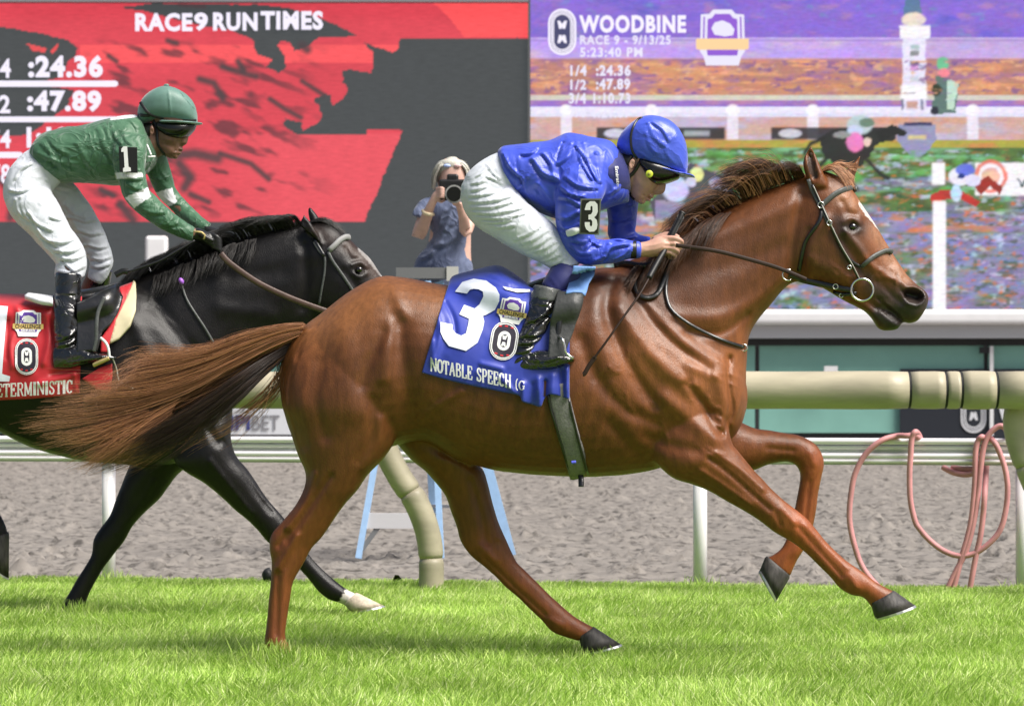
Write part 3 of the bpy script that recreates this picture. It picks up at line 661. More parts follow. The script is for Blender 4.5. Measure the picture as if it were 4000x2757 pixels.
def crest(cx, cy, w, h, mapf, mats, parent, lift, sk=0.0, words=False, rot=0.0):
    white, purple, gold, ink = mats; ca, sa = math.cos(rot), math.sin(rot)
    T = lambda P: [(cx+((x*ca-y*sa)*w/2)+sk*y*h/2, cy+((x*sa*w/2+y*ca*h/2))) for x, y in P]
    outer = [(-.82, -.78), (-.5, -.8), (-.35, -.95), (.35, -.95), (.5, -.8), (.82, -.78), (.85, .5), (.72, .66), (.62, .98), (-.62, .98), (-.72, .66), (-.85, .5)]
    o = shape2d('crest', [T(outer)], mapf, white, parent, lift)
    shape2d('crest_field', [T([(-.56, -.62), (-.4, -.66), (-.28, -.80), (.28, -.80), (.4, -.66), (.56, -.62), (.58, .1), (-.58, .1)])], mapf, purple, parent, lift*1.25+.0004); shape2d('crest_field', [T([(-.6, .42), (.6, .42), (.56, .64), (-.56, .64)])], mapf, purple, parent, lift*1.25+.0004)
    for sg in (-1, 1): shape2d('crest_side_line', [T([(sg*.72, -.7), (sg*.66, -.7), (sg*.68, .1), (sg*.74, .1)])], mapf, purple, parent, lift*1.25+.0004)
    shape2d('crest_ribbon', [T([(-1, .08), (-.97, .05), (1, .05), (1, .40), (.9, .44), (-.9, .44), (-1, .40)])], mapf, gold, parent, lift*1.5+.0006)
    shape2d('crest_figure', [T([(-.42, -.3), (-.3, -.5), (0, -.58), (.3, -.46), (.46, -.26), (.4, -.06), (.1, -.02), (-.3, -.08)])], mapf, white, parent, lift*1.5+.0008)
    if words:
        def mf(x, y, l): u, v = (x-cx)/(w/2), (y-cy)/(h/2); q = T([(u, v)])[0]; return mapf(q[0], q[1], l)
        place_text('crest_lettering', 'CHALLENGE', cx-.42*w, cy+.045*h, cx+.42*w, cy+.20*h, mf, ink, parent, .02, lift=lift*1.8+.001)
        place_text('crest_lettering', 'SERIES', cx-.24*w, cy+.225*h, cx+.24*w, cy+.305*h, mf, white, parent, .03, lift=lift*1.8+.001)
    return o
crest(2822, 146, 206, 226, bmap, (M_LEDS, M_LEDP, M_LEDG, M_LEDD), board, .03)

# ------------------------------------------------------------------ barrier wall below the board
M_TEAL = mat('teal boards', (.24, .50, .43), rough=.6, noise=.06, nscale=2); M_WHITE = mat('white paint', (.80, .80, .82), rough=.35, noise=.04, nscale=4, coat=.2)
M_GREYW = mat('grey aluminium', (.52, .53, .56), rough=.4); M_DARK = mat('dark gaps and shade', (.03, .032, .035), rough=.8); M_BLKV = mat('black vinyl', (.016, .02, .03), rough=.5)
DWL = 54.0
wall = empty('barrier_wall', (0, DWL, 0), 'long teal panelled barrier with a thick white cap rail below the video board', 'wall')
xw0, xw1 = -900, 4900
def wx(x, d=DWL): return W(x, 0, d)[0]
def wz(y, d=DWL): return W(0, y, d)[2]
gaps = [-900, -480, 60, 620, 1180, 1760, 2360, 2957, 3850, 4400, 4900]
for a, b in zip(gaps[:-1], gaps[1:]):
    mb = MB(); mb.box(((wx(a)+wx(b))/2, DWL, (wz(1345)+wz(1690))/2), (wx(b)-wx(a)-.07, .08, wz(1345)-wz(1690))); mb.build('panel', M_TEAL, wall)
    mb = MB(); mb.box((wx(b), DWL-.02, (wz(1352)+wz(1700))/2), (.05, .06, wz(1352)-wz(1700))); mb.build('post', M_DARK, wall)
L_ = (wx(xw0), wx(xw1))
mb = MB(); mb.box(((L_[0]+L_[1])/2, DWL-.25, (wz(1212)+wz(1272))/2), (L_[1]-L_[0], .7, wz(1212)-wz(1272))); o = mb.build('cap_rail', M_WHITE, wall)
bv = o.modifiers.new('b', 'BEVEL'); bv.width = .08; bv.segments = 4
mb = MB(); mb.box(((L_[0]+L_[1])/2, DWL-.16, (wz(1273)+wz(1322))/2), (L_[1]-L_[0], .5, wz(1273)-wz(1322))); mb.build('cap_skirt', M_GREYW, wall)
mb = MB(); mb.box(((L_[0]+L_[1])/2, DWL-.02, (wz(1323)+wz(1350))/2), (L_[1]-L_[0], .2, wz(1323)-wz(1350))); mb.build('cap_shadow', M_DARK, wall)  # dark strip that paints the shadow under the cap rail
mb = MB(); mb.box(((L_[0]+L_[1])/2, DWL+.05, (wz(1690)-.06)/2), (L_[1]-L_[0], .1, wz(1690)+.06)); mb.build('underside_shade', M_DARK, wall)  # dark box standing in for the shade below the panels
mb = MB(); mb.box(((L_[0]+L_[1])/2, DWL+.4, (wz(1212)+wz(1330))/2), (L_[1]-L_[0], .5, (wz(1212)-wz(1330)))); mb.build('back_ledge', M_GREYW, wall)
mb = MB(); mb.box((wx(3866), DWL-.2, (wz(1352)+wz(1700))/2), (.06, .06, wz(1352)-wz(1700))); mb.build('bracket', M_WHITE, wall)
mb = MB(); mb.box((wx(3848), DWL-.15, wz(1368)), (.22, .1, .10)); mb.build('bracket', M_DARK, wall)
mb = MB(); mb.box((wx(3238), DWL-.3, (wz(1430)+wz(1460))/2), (.22, .1, wz(1430)-wz(1460))); mb.build('cleat', M_WHITE, wall)
# banners on the wall
bn = empty('banner', (float(wx(3900)), DWL-.12, 1), 'dark banner with pale emblem and white lettering behind the pink hoses', 'banner', )
bm_ = lambda x, y, l=0.0: W(x, y, DWL-.14-l)
shape2d('sheet', [[(3515, 1440), (4600, 1440), (4600, 1716), (3515, 1716)]], bm_, M_BLKV, bn)
M_BWH = mat('banner white', (.7, .71, .75), rough=.6)
emblem('emblem', 3803, 1596, 100, 190, bm_, M_BWH, M_BLKV, bn, .02)
place_text('lettering', 'WOODBINE', 3894, 1560, 4280, 1640, bm_, M_BWH, bn, .04, lift=.02)
b2 = empty('banner', (float(wx(1000)), DWL-.12, 1), 'white banner with blue and grey betting lettering seen through the tail hair', 'banner')
M_BANW = mat('white vinyl', (.72, .74, .78), rough=.5); M_BLUE = mat('blue ink', (.03, .05, .25), rough=.5); M_GRINK = mat('grey ink', (.22, .22, .24), rough=.5)
shape2d('sheet', [[(640, 1592), (1420, 1592), (1420, 1697), (640, 1697)]], bm_, M_BANW, b2)
place_text('lettering', 'HPI', 858, 1622, 976, 1680, bm_, M_BLUE, b2, .03, lift=.02)
place_text('lettering', 'BET', 984, 1622, 1092, 1680, bm_, M_GRINK, b2, .01, lift=.02)
# white post in front of the board, left
pw = empty('marker_post', (float(W(612, 0, 53)[0]), 53, 0), 'broad white rounded post rising behind the black horse\'s withers', 'post')
mb = MB(); zt = W(0, 922, 53)[2]; mb.box((W(612, 0, 53)[0], 53, zt/2), (88/K*53, .2, zt)); o = mb.build('shaft', M_WHITE, pw); bv = o.modifiers.new('b', 'BEVEL'); bv.width = .06; bv.segments = 4

# ------------------------------------------------------------------ low white rail at the turf edge
M_RAILW = mat('white rail plastic', (.90, .87, .91), rough=.3, coat=.3, noise=.03, nscale=6)
rail = empty('white_rail', (0, 16.95, 0), 'low white ribbed rail on round posts along the turf edge', 'rail')
def along(z, r, name, m, off=0.0, flat=1.0, x0=-4.2, x1=4.2, n=10, h=None):
    P = [(x, railD(x)+off, z) for x in np.linspace(x0, x1, 9)]
    mb = MB()
    if h is None: mb.tube(P, r, n); return mb.build(name, m, rail, smooth=True)
    V = []; 
    for p in P:
        for dy, dz in ((-r, -h/2), (r, -h/2), (r, h/2), (-r, h/2)): V.append((p[0], p[1]+dy, p[2]+dz))
    F = [(i*4+k, i*4+(k+1) % 4, (i+1)*4+(k+1) % 4, (i+1)*4+k) for i in range(8) for k in range(4)]+[(0, 1, 2, 3), (35, 34, 33, 32)]
    mb.add(V, F); return mb.build(name, m, rail)
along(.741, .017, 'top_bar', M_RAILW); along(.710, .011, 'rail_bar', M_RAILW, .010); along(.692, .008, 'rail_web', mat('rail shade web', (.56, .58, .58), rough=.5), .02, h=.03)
along(.668, .014, 'rail_bar', M_RAILW); along(.641, .011, 'rail_bar', M_RAILW, -.002); along(.628, .006, 'rail_lip', M_GREYW, .006)
for sx in (-740, 425, 2735, 3995, 5200):
    X, D = on_line(sx, .05); r = .036 if sx != 2735 else .036
    mb = MB(); mb.tube([(X, D, -.02), (X, D, .3), (X, D, .62)], r, 20, True)
    mb.build('post', M_RAILW, rail, smooth=True)

# ------------------------------------------------------------------ padded beige rail on goosenecks
M_BEIGE = mat('beige padding', (.42, .375, .27), rough=.55, noise=.2, nscale=4, bump=.5, bscale=14, stretch=(.5, 2, 2), coat=.1)
M_STRAP = mat('black strap', (.02, .02, .02), rough=.7)
brail = empty('padded_rail', (0, 16.15, 0), 'thick beige padded running rail carried on curved padded goosenecks', 'rail')
def bD(X, off=0): return 16.15-.187*X+off
def bX(sx):
    t = (sx-2000)/K; return t*16.15/(1+.187*t)
cuts = [-800, 150, 1400, 2330, 3550, 3692, 3752, 3890, 4900]
for a, b in zip(cuts[:-1], cuts[1:]):
    xa, xb = bX(a)+.006, bX(b)-.006; n = max(4, int((xb-xa)/.1)); V = []; F = []; m_ = 26
    for i in range(n+1):
        x = xa+(xb-xa)*i/n; e = min(1, min(i, n-i)*.5+.968); wob = 1+.012*math.sin(x*9+a)
        for k in range(m_):
            th = 2*math.pi*k/m_; r = .094*e*wob; V.append((x, bD(x)+r*math.cos(th), .999+r*math.sin(th)*.98))
    for i in range(n):
        for k in range(m_): F.append((i*m_+k, (i+1)*m_+k, (i+1)*m_+(k+1) % m_, i*m_+(k+1) % m_))
    F.append(tuple(range(m_))); F.append(tuple(n*m_+k for k in range(m_))[::-1])
    mk('padded_sleeve', V, F, M_BEIGE, brail)
mb = MB(); mb.tube([(x, bD(x), .999) for x in np.linspace(-4.2, 4.3, 9)], .087, 40); mb.build('pipe', M_STRAP, brail, smooth=True)
def gooseneck(pts, cutsf):
    P = catmull([W(x, y, d) for x, y, d in pts], 8); L = len(P)-1
    fs = [0]+cutsf+[1]
    for a, b in zip(fs[:-1], fs[1:]):
        i0, i1 = int(a*L), int(b*L); Q = P[i0:i1+1]; r = np.full(len(Q), .062); r[0] = r[-1] = .056
        mb = MB(); mb.tube(Q, r, 20); mb.build('padded_post_sleeve', M_BEIGE, brail, smooth=True)
    mb = MB(); mb.tube(P, .05, 12); mb.build('post', M_STRAP, brail, smooth=True)
gooseneck([(1480, 1530, 16.25), (1478, 1640, 16.25), (1500, 1740, 16.25), (1560, 1860, 16.25), (1625, 1960, 16.25), (1668, 2070, 16.25), (1684, 2180, 16.25), (1684, 2335, 16.25)], [.53, .86])
gooseneck([(3990, 1540, 15.8), (3968, 1640, 15.8), (3985, 1740, 15.8), (4030, 1860, 15.8), (4080, 1980, 15.8), (4110, 2100, 15.8), (4115, 2340, 15.8)], [.45, .85])
gooseneck([(-640, 1540, 16.6), (-660, 1640, 16.6), (-640, 1740, 16.6), (-590, 1860, 16.6), (-540, 1980, 16.6), (-510, 2100, 16.6), (-500, 2330, 16.6)], [.45, .85])

# ------------------------------------------------------------------ hoses
M_PINK = mat('pink rubber hose', (.60, .27, .28), rough=.55, noise=.2, nscale=9)
def hose(polys, label):
    h = empty('garden_hose', (0, 0, 0), label, 'hose', 'pink hoses hung on the white rail')
    p0 = polys[0][0]; X, D = on_line(p0[0]); h.location = (X, D, 0)
    for pl in polys:
        P = []
        for q in pl:
            X, D = on_line(q[0], -.05+(q[2] if len(q) > 2 else 0)); P.append((X, D, CH+(YH-q[1])/K*D))
        mb = MB(); mb.tube(catmull(P, 6), .0145, 10); mb.build('hose_loop', M_PINK, h, smooth=True)
hose([[(3600, 1722, .07), (3575, 1700, .02), (3540, 1702), (3500, 1703, .03), (3440, 1722), (3380, 1775), (3340, 1850), (3324, 1930), (3318, 2000), (3322, 2060), (3338, 2130), (3362, 2200), (3400, 2258), (3470, 2330)],
      [(3600, 1735, .1), (3590, 1700, .06), (3575, 1686), (3562, 1712), (3557, 1780), (3553, 1850), (3556, 1950), (3573, 2030), (3590, 2062), (3630, 2108), (3686, 2150), (3748, 2170), (3812, 2158), (3872, 2114), (3908, 2066), (3927, 2000), (3936, 1920), (3930, 1850), (3912, 1786), (3885, 1728), (3855, 1706, .05), (3840, 1730, .1)]],
     'pink hose hanging in one wide loop and a long trailing curve')
hose([[(3934, 1735, .08), (3938, 1700, .04), (3922, 1668), (3896, 1667), (3862, 1698), (3842, 1751), (3830, 1838), (3821, 1926), (3808, 2014), (3790, 2097), (3767, 2167), (3737, 2224), (3695, 2310)],
      [(3850, 1730, .1), (3838, 1706), (3820, 1722), (3811, 1773), (3808, 1882), (3796, 2014), (3779, 2097), (3755, 2180), (3722, 2310)],
      [(3858, 1760, .12), (3853, 1830, .1), (3847, 1926), (3840, 2014), (3829, 2097), (3811, 2177), (3785, 2320)],
      [(3684, 1825, .12), (3724, 1845, .08), (3772, 1854, .04), (3812, 1846)], [(3720, 1826, .12), (3760, 1832, .08), (3812, 1832, .05)]],
     'pink hose hanging as a bundle of close strands down to the grass')
# ------------------------------------------------------------------ horses
def hoof(c1, c2, h1, h2, D, wc, ws, name, m, parent, shoe=True):
    """c1,c2 coronet heel/toe px, h1,h2 sole heel/toe px at depth D"""
    n = 20; rings = []
    C1, C2, H1, H2 = W(*c1, D), W(*c2, D), W(*h1, D), W(*h2, D)
    def ring(a, b, w, push=0):
        c = (a+b)/2; h = (b-a)/2; out = []
        for k in range(n):
            th = 2*math.pi*k/n
            x = math.cos(th); y = math.sin(th)
            ww = w*(1.0 if x > -.2 else 1-.18*(-x-.2))
            if x < 0: x = max(x, -.86)-(.1 if abs(y) > .35 else -.05)*abs(x)
            out.append(c+h*x+np.array([0, 1, 0])*ww*y)
        return np.array(out)
    ax = (H1+H2)/2-(C1+C2)/2
    r0 = ring(C1, C2, wc*.92)
    rings.append(r0.mean(0)+(r0-r0.mean(0))*.93-ax*.12)
    rings.append(r0); rings.append(ring(C1+(H1-C1)*.12, C2+(H2-C2)*.12, wc*1.04))
    rings.append(ring(C1+(H1-C1)*.55, C2+(H2-C2)*.55, wc+(ws-wc)*.6)); r3 = ring(H1, H2, ws); rings.append(r3)
    rings.append(r3.mean(0)+(r3-r3.mean(0))*.8-ax*.02)
    m_ = MB(); V = np.concatenate(rings); F = []
    for i in range(len(rings)-1):
        for k in range(n): F.append((i*n+k, i*n+(k+1) % n, (i+1)*n+(k+1) % n, (i+1)*n+k))
    F.append(tuple(range(n))[::-1]); F.append(tuple((len(rings)-1)*n+k for k in range(n)))
    o = mk(name, V, F, m, parent)
    if shoe:
        ax2 = ax/np.linalg.norm(ax); a = r3*1.0; cen = r3.mean(0); sV = []; sF = []
        ro = cen+(r3-cen)*1.02; ri = cen+(r3-cen)*.72
        for rr in (ro, ro+ax2*.009, ri+ax2*.009, ri): sV.append(rr)
        sV = np.concatenate(sV)
        for q in range(4):
            for k in range(n):
                if k in (9, 10): continue
                q2 = (q+1) % 4; sF.append((q*n+k, q*n+(k+1) % n, q2*n+(k+1) % n, q2*n+k))
        mk('horseshoe', sV, sF, M_SHOE, o, smooth=False)
    return o

def strands(name, guides, count, r0, mat_, parent, D0, spread=18, segs=10, kink=6, seed=1, depth=.03, tipr=.25, sides=3, frizz=1.0, locks=26, clump=.7, lmin=.4):
    """hair: guides = list of polylines in px [(x,y,off)...] interpolated pairwise; each strand is a thin tapered tube"""
    rg = np.random.default_rng(seed); V = []; F = []; ns = segs+1
    G = [catmull(g, 6) for g in guides]
    G = [np.array([[np.interp(t, np.linspace(0, 1, len(g)), g[:, c]) for c in range(3)] for t in np.linspace(0, 1, ns)]) for g in G]
    base = 0; allV = []; allF = []
    for i in range(count):
        u = rg.random()*(len(G)-1); k = min(int(u), len(G)-2); f = u-k
        ul = (np.floor(u*locks/(len(G)-1))+.5+.35*math.sin(u*locks*1.7))*(len(G)-1)/locks; ul = min(max(ul, 0), len(G)-1.001); kl = int(ul); g2 = G[kl]*(1-(ul-kl))+G[kl+1]*(ul-kl)
        bl = (clump*np.linspace(0, 1, ns)**.8)[:, None]; c = (G[k]*(1-f)+G[k+1]*f)*(1-bl)+g2*bl
        ln = lmin+(1-lmin)*rg.random()**.6 if rg.random() < .75 else .85+.2*rg.random()
        ts = np.linspace(0, ln, ns)*(ns-1)
        P = np.stack([np.interp(ts, np.arange(ns), c[:, q]) for q in range(3)], 1)
        if ln > 1: P[-1] += (P[-1]-P[-2])*(ln-1)*8
        t = np.linspace(0, 1, ns)
        cl = int(u*locks/(len(G)-1)); rc = np.random.default_rng(cl+seed*100)      # locks share an offset
        ang = rc.normal(0, 1, 3)*spread*.8+rg.normal(0, 1, 3)*spread*.45
        P[:, 0] += ang[0]*(t*.75+.25)+kink*np.sin(t*rg.uniform(3, 8)+rg.uniform(0, 6))*t*frizz
        P[:, 1] += ang[1]*(t*.75+.25)+kink*np.sin(t*rg.uniform(3, 8)+rg.uniform(0, 6))*t*frizz
        dd = D0+P[:, 2]+rg.normal(0, 1)*depth*(.4+.6*t)
        X = (P[:, 0]-2000)/K*dd; Z = CH+(YH-P[:, 1])/K*dd
        Q = np.stack([X, dd, Z], 1)
        T = np.gradient(Q, axis=0); T /= np.linalg.norm(T, axis=1)[:, None]+1e-9
        a = np.cross(T, [0, 1, 0.3]); a /= np.linalg.norm(a, axis=1)[:, None]+1e-9; b = np.cross(a, T)
        r = (r0*rg.uniform(.6, 1.3)*(1-(1-tipr)*t))[:, None]
        R = [Q+r*(math.cos(2*math.pi*s/sides)*a+math.sin(2*math.pi*s/sides)*b) for s in range(sides)]
        vv = np.stack(R, 1).reshape(-1, 3); allV.append(vv)
        idx = np.arange(ns-1)[:, None]*sides; s = np.arange(sides)[None, :]
        f4 = np.stack([idx+s, idx+(s+1) % sides, idx+sides+(s+1) % sides, idx+sides+s], -1).reshape(-1, 4)+base
        allF.append(f4); base += len(vv)
    return mk(name, np.concatenate(allV), np.concatenate(allF), mat_, parent)

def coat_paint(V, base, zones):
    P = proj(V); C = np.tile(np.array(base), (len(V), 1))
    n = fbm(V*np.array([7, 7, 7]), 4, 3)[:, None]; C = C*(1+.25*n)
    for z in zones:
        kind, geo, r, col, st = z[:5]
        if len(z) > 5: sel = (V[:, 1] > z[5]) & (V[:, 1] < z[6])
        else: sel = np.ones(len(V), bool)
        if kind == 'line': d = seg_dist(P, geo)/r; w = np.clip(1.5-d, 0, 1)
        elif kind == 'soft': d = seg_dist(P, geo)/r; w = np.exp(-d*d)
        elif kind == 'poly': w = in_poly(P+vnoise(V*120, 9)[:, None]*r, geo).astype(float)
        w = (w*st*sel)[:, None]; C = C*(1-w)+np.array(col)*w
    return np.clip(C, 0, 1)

M_SHOE = mat('horseshoe metal', (.6, .6, .6), rough=.35, metal=.8)
M_HOOF = mat('hoof horn', (.045, .04, .037), rough=.6, noise=.6, nscale=60, bump=.6, bscale=90, stretch=(1, 1, .3))
M_HOOFL = mat('pale hoof', (.5, .42, .33), rough=.7, noise=.3, nscale=50, bump=.5)
M_EYE = mat('eye', (.008, .005, .004), rough=.05, coat=1)

def coat_mat(name, rough=.38, sheen=.0):
    m = mat(name, (0, 0, 0), rough=rough, paint=True, noise=.20, nscale=55, bump=.38, bscale=330, stretch=(1, 1, .28), sheen=sheen, spec=.42)
    return m
M_COAT1 = coat_mat('chestnut coat'); M_COAT2 = coat_mat('black coat', .36, .0); M_COAT2.node_tree.nodes['Principled BSDF'].inputs['Specular IOR Level'].default_value = .3

# ---- horse 1 (chestnut)
D1 = 12.0
h1 = empty('racehorse', (float(W(1900, 0, D1)[0]), D1, 0), 'chestnut racehorse in mid gallop with white blaze and streaming tail, nearest the camera', 'horse')
nr, fr = -.13, .13
P1 = []
P1.append(loft([(1092, 1470, 1094, 1520, .05), (1115, 1385, 1110, 1610, .12), (1150, 1318, 1140, 1700, .17), (1195, 1268, 1180, 1770, .205), (1259, 1220, 1230, 1800, .235),
  (1364, 1139, 1320, 1800, .262), (1478, 1082, 1430, 1785, .275), (1570, 1082, 1530, 1745, .28), (1700, 1107, 1660, 1722, .285), (1820, 1122, 1790, 1792, .29),
  (1950, 1130, 1930, 1835, .295), (2100, 1110, 2100, 1855, .29), (2250, 1065, 2270, 1862, .275), (2380, 1045, 2420, 1856, .25), (2480, 1070, 2540, 1838, .235),
  (2600, 1160, 2660, 1800, .225), (2720, 1250, 2770, 1755, .20), (2820, 1330, 2845, 1722, .16), (2885, 1420, 2890, 1670, .105), (2914, 1500, 2914, 1600, .05)], D1, n=40, dome=.1, p=2.15))
P1.append(loft([(2290, 1080, 2820, 1700, .17), (2420, 1035, 2905, 1560, .165), (2530, 985, 2916, 1430, .15), (2640, 915, 2925, 1318, .13), (2740, 862, 2965, 1245, .112),
  (2860, 805, 3010, 1192, .095), (2980, 748, 3050, 1142, .085), (3070, 714, 3085, 1110, .08), (3150, 685, 3120, 1100, .075)], D1, n=32, dome=.2))
P1.append(loft([(3135, 690, 3098, 1040, .066), (3200, 668, 3112, 1086, .082), (3275, 690, 3140, 1101, .094), (3333, 746, 3190, 1115, .1), (3364, 796, 3232, 1136, .096), (3412, 866, 3285, 1168, .082),
  (3456, 938, 3330, 1192, .067), (3500, 1010, 3372, 1205, .058), (3544, 1074, 3420, 1212, .055), (3585, 1113, 3465, 1222, .056), (3614, 1135, 3510, 1246, .056), (3628, 1160, 3548, 1264, .05), (3624, 1185, 3580, 1256, .035)], D1, n=32, dome=.12))
P1.append(loft([(3330, 1130, 3345, 1200, .04), (3380, 1165, 3378, 1218, .042), (3415, 1195, 3405, 1245, .04), (3455, 1205, 3428, 1280, .042), (3492, 1226, 3456, 1292, .039), (3520, 1248, 3494, 1290, .03)], D1, n=20, dome=.4))
# ears
def ear(base_l, base_r, mid_l, mid_r, tip, off, D0, th=.014):
    return loft([(*base_l, *base_r, .035, off), (*mid_l, *mid_r, .024, off), ((mid_l[0]*.35+tip[0]*.65)-4, mid_l[1]*.35+tip[1]*.65, (mid_r[0]*.35+tip[0]*.65)+4, mid_r[1]*.35+tip[1]*.65, th, off), (tip[0]-4, tip[1]+6, tip[0]+5, tip[1]+6, .009, off)], D0, n=16, dome=.3)
P1.append(loft([(3160, 735, 3240, 725, .035, -.045), (3147, 690, 3222, 690, .032, -.05), (3137, 650, 3206, 655, .027, -.052), (3138, 622, 3196, 628, .022, -.052), (3149, 597, 3184, 602, .015, -.052), (3160, 580, 3174, 583, .010, -.052), (3166, 572, 3170, 573, .006, -.052)], D1, n=20, dome=.2))
P1.append(loft([(3262, 745, 3338, 745, .03, .05), (3280, 705, 3336, 700, .026, .05), (3296, 675, 3346, 672, .022, .05), (3322, 648, 3354, 646, .016, .05), (3345, 622, 3360, 622, .010, .05), (3357, 606, 3362, 606, .006, .05)], D1, n=18, dome=.2))
# near hind (planted)
P1.append(loft([(1180, 1300, 1520, 1250, .08, -.10), (1120, 1430, 1560, 1400, .13, -.125), (1098, 1560, 1565, 1570, .145, -.135), (1127, 1663, 1550, 1700, .135, nr), (1162, 1773, 1503, 1785, .115, nr),
  (1193, 1845, 1440, 1850, .10, nr), (1188, 1905, 1398, 1912, .085, nr), (1155, 1970, 1350, 1965, .07, nr), (1108, 2030, 1300, 2034, .06, nr), (1060, 2088, 1256, 2100, .05, nr), (1052, 2140, 1219, 2140, .045, nr),
  (1060, 2195, 1187, 2200, .04, nr), (1057, 2276, 1146, 2272, .034, nr), (1050, 2342, 1133, 2342, .03, nr), (1042, 2430, 1122, 2410, .03, nr), (1034, 2495, 1114, 2480, .034, nr), (1036, 2535, 1128, 2520, .036, nr), (1062, 2572, 1140, 2548, .036, nr)], D1, n=28, dome=.2))
# far hind (reaching forward)
P1.append(loft([(1480, 1560, 1760, 1560, .10, .10), (1530, 1700, 1800, 1770, .12, fr), (1600, 1790, 1850, 1800, .115, fr), (1655, 1835, 1888, 1835, .10, fr), (1702, 1885, 1905, 1885, .085, fr), (1741, 1939, 1916, 1932, .07, fr),
  (1760, 1995, 1931, 1990, .06, fr), (1783, 2055, 1952, 2052, .052, fr), (1800, 2115, 1978, 2108, .046, fr), (1838, 2170, 1998, 2150, .042, fr), (1890, 2212, 2012, 2180, .036, fr), (1930, 2247, 2022, 2197, .032, fr), (1975, 2293, 2055, 2230, .03, fr), (2022, 2332, 2100, 2275, .03, fr), (2066, 2375, 2145, 2320, .031, fr),
  (2112, 2418, 2190, 2360, .034, fr), (2155, 2465, 2240, 2403, .037, fr), (2208, 2487, 2283, 2430, .034, fr), (2256, 2502, 2330, 2455, .034, fr)], D1, n=24, dome=.2))
# near fore (extended)
P1.append(loft([(2780, 1480, 2480, 1640, .07, -.09), (2830, 1600, 2530, 1770, .10, -.11), (2858, 1722, 2592, 1838, .10, nr), (2885, 1762, 2640, 1872, .092, nr), (2918, 1802, 2705, 1892, .08, nr), (2952, 1843, 2770, 1918, .068, nr),
  (2980, 1872, 2835, 1955, .058, nr), (3012, 1908, 2920, 2003, .05, nr), (3055, 1948, 2975, 2040, .046, nr), (3107, 1989, 3025, 2078, .045, nr), (3148, 2022, 3073, 2105, .043, nr), (3186, 2064, 3117, 2133, .034, nr), (3222, 2108, 3160, 2170, .03, nr),
  (3263, 2150, 3208, 2218, .029, nr), (3307, 2190, 3246, 2256, .03, nr), (3345, 2216, 3281, 2297, .034, nr), (3388, 2246, 3325, 2323, .037, nr), (3421, 2272, 3366, 2330, .033, nr), (3460, 2294, 3390, 2350, .034, nr), (3497, 2311, 3399, 2368, .036, nr)], D1, n=24, dome=.15))
# far fore (folded)
P1.append(loft([(2800, 1560, 2740, 1800, .07, .10), (2870, 1632, 2850, 1852, .08, fr), (2940, 1668, 2940, 1838, .07, fr), (3000, 1678, 3000, 1814, .06, fr), (3057, 1688, 3062, 1803, .052, fr), (3120, 1699, 3095, 1808, .047, fr), (3184, 1732, 3112, 1820, .045, fr), (3212, 1773, 3122, 1838, .044, fr), (3220, 1815, 3126, 1858, .043, fr),
  (3210, 1862, 3123, 1890, .036, fr), (3197, 1926, 3114, 1938, .03, fr), (3188, 1992, 3104, 1985, .028, fr), (3175, 2058, 3090, 2045, .028, fr), (3155, 2112, 3074, 2098, .03, fr), (3137, 2152, 3052, 2140, .034, fr), (3112, 2192, 3020, 2165, .033, fr), (3086, 2250, 2990, 2178, .035, fr)], D1, n=24, dome=.15))
Vh1, Fh1, Eh1 = union(P1, .0075, 5, True)
g = lambda *p: list(p)
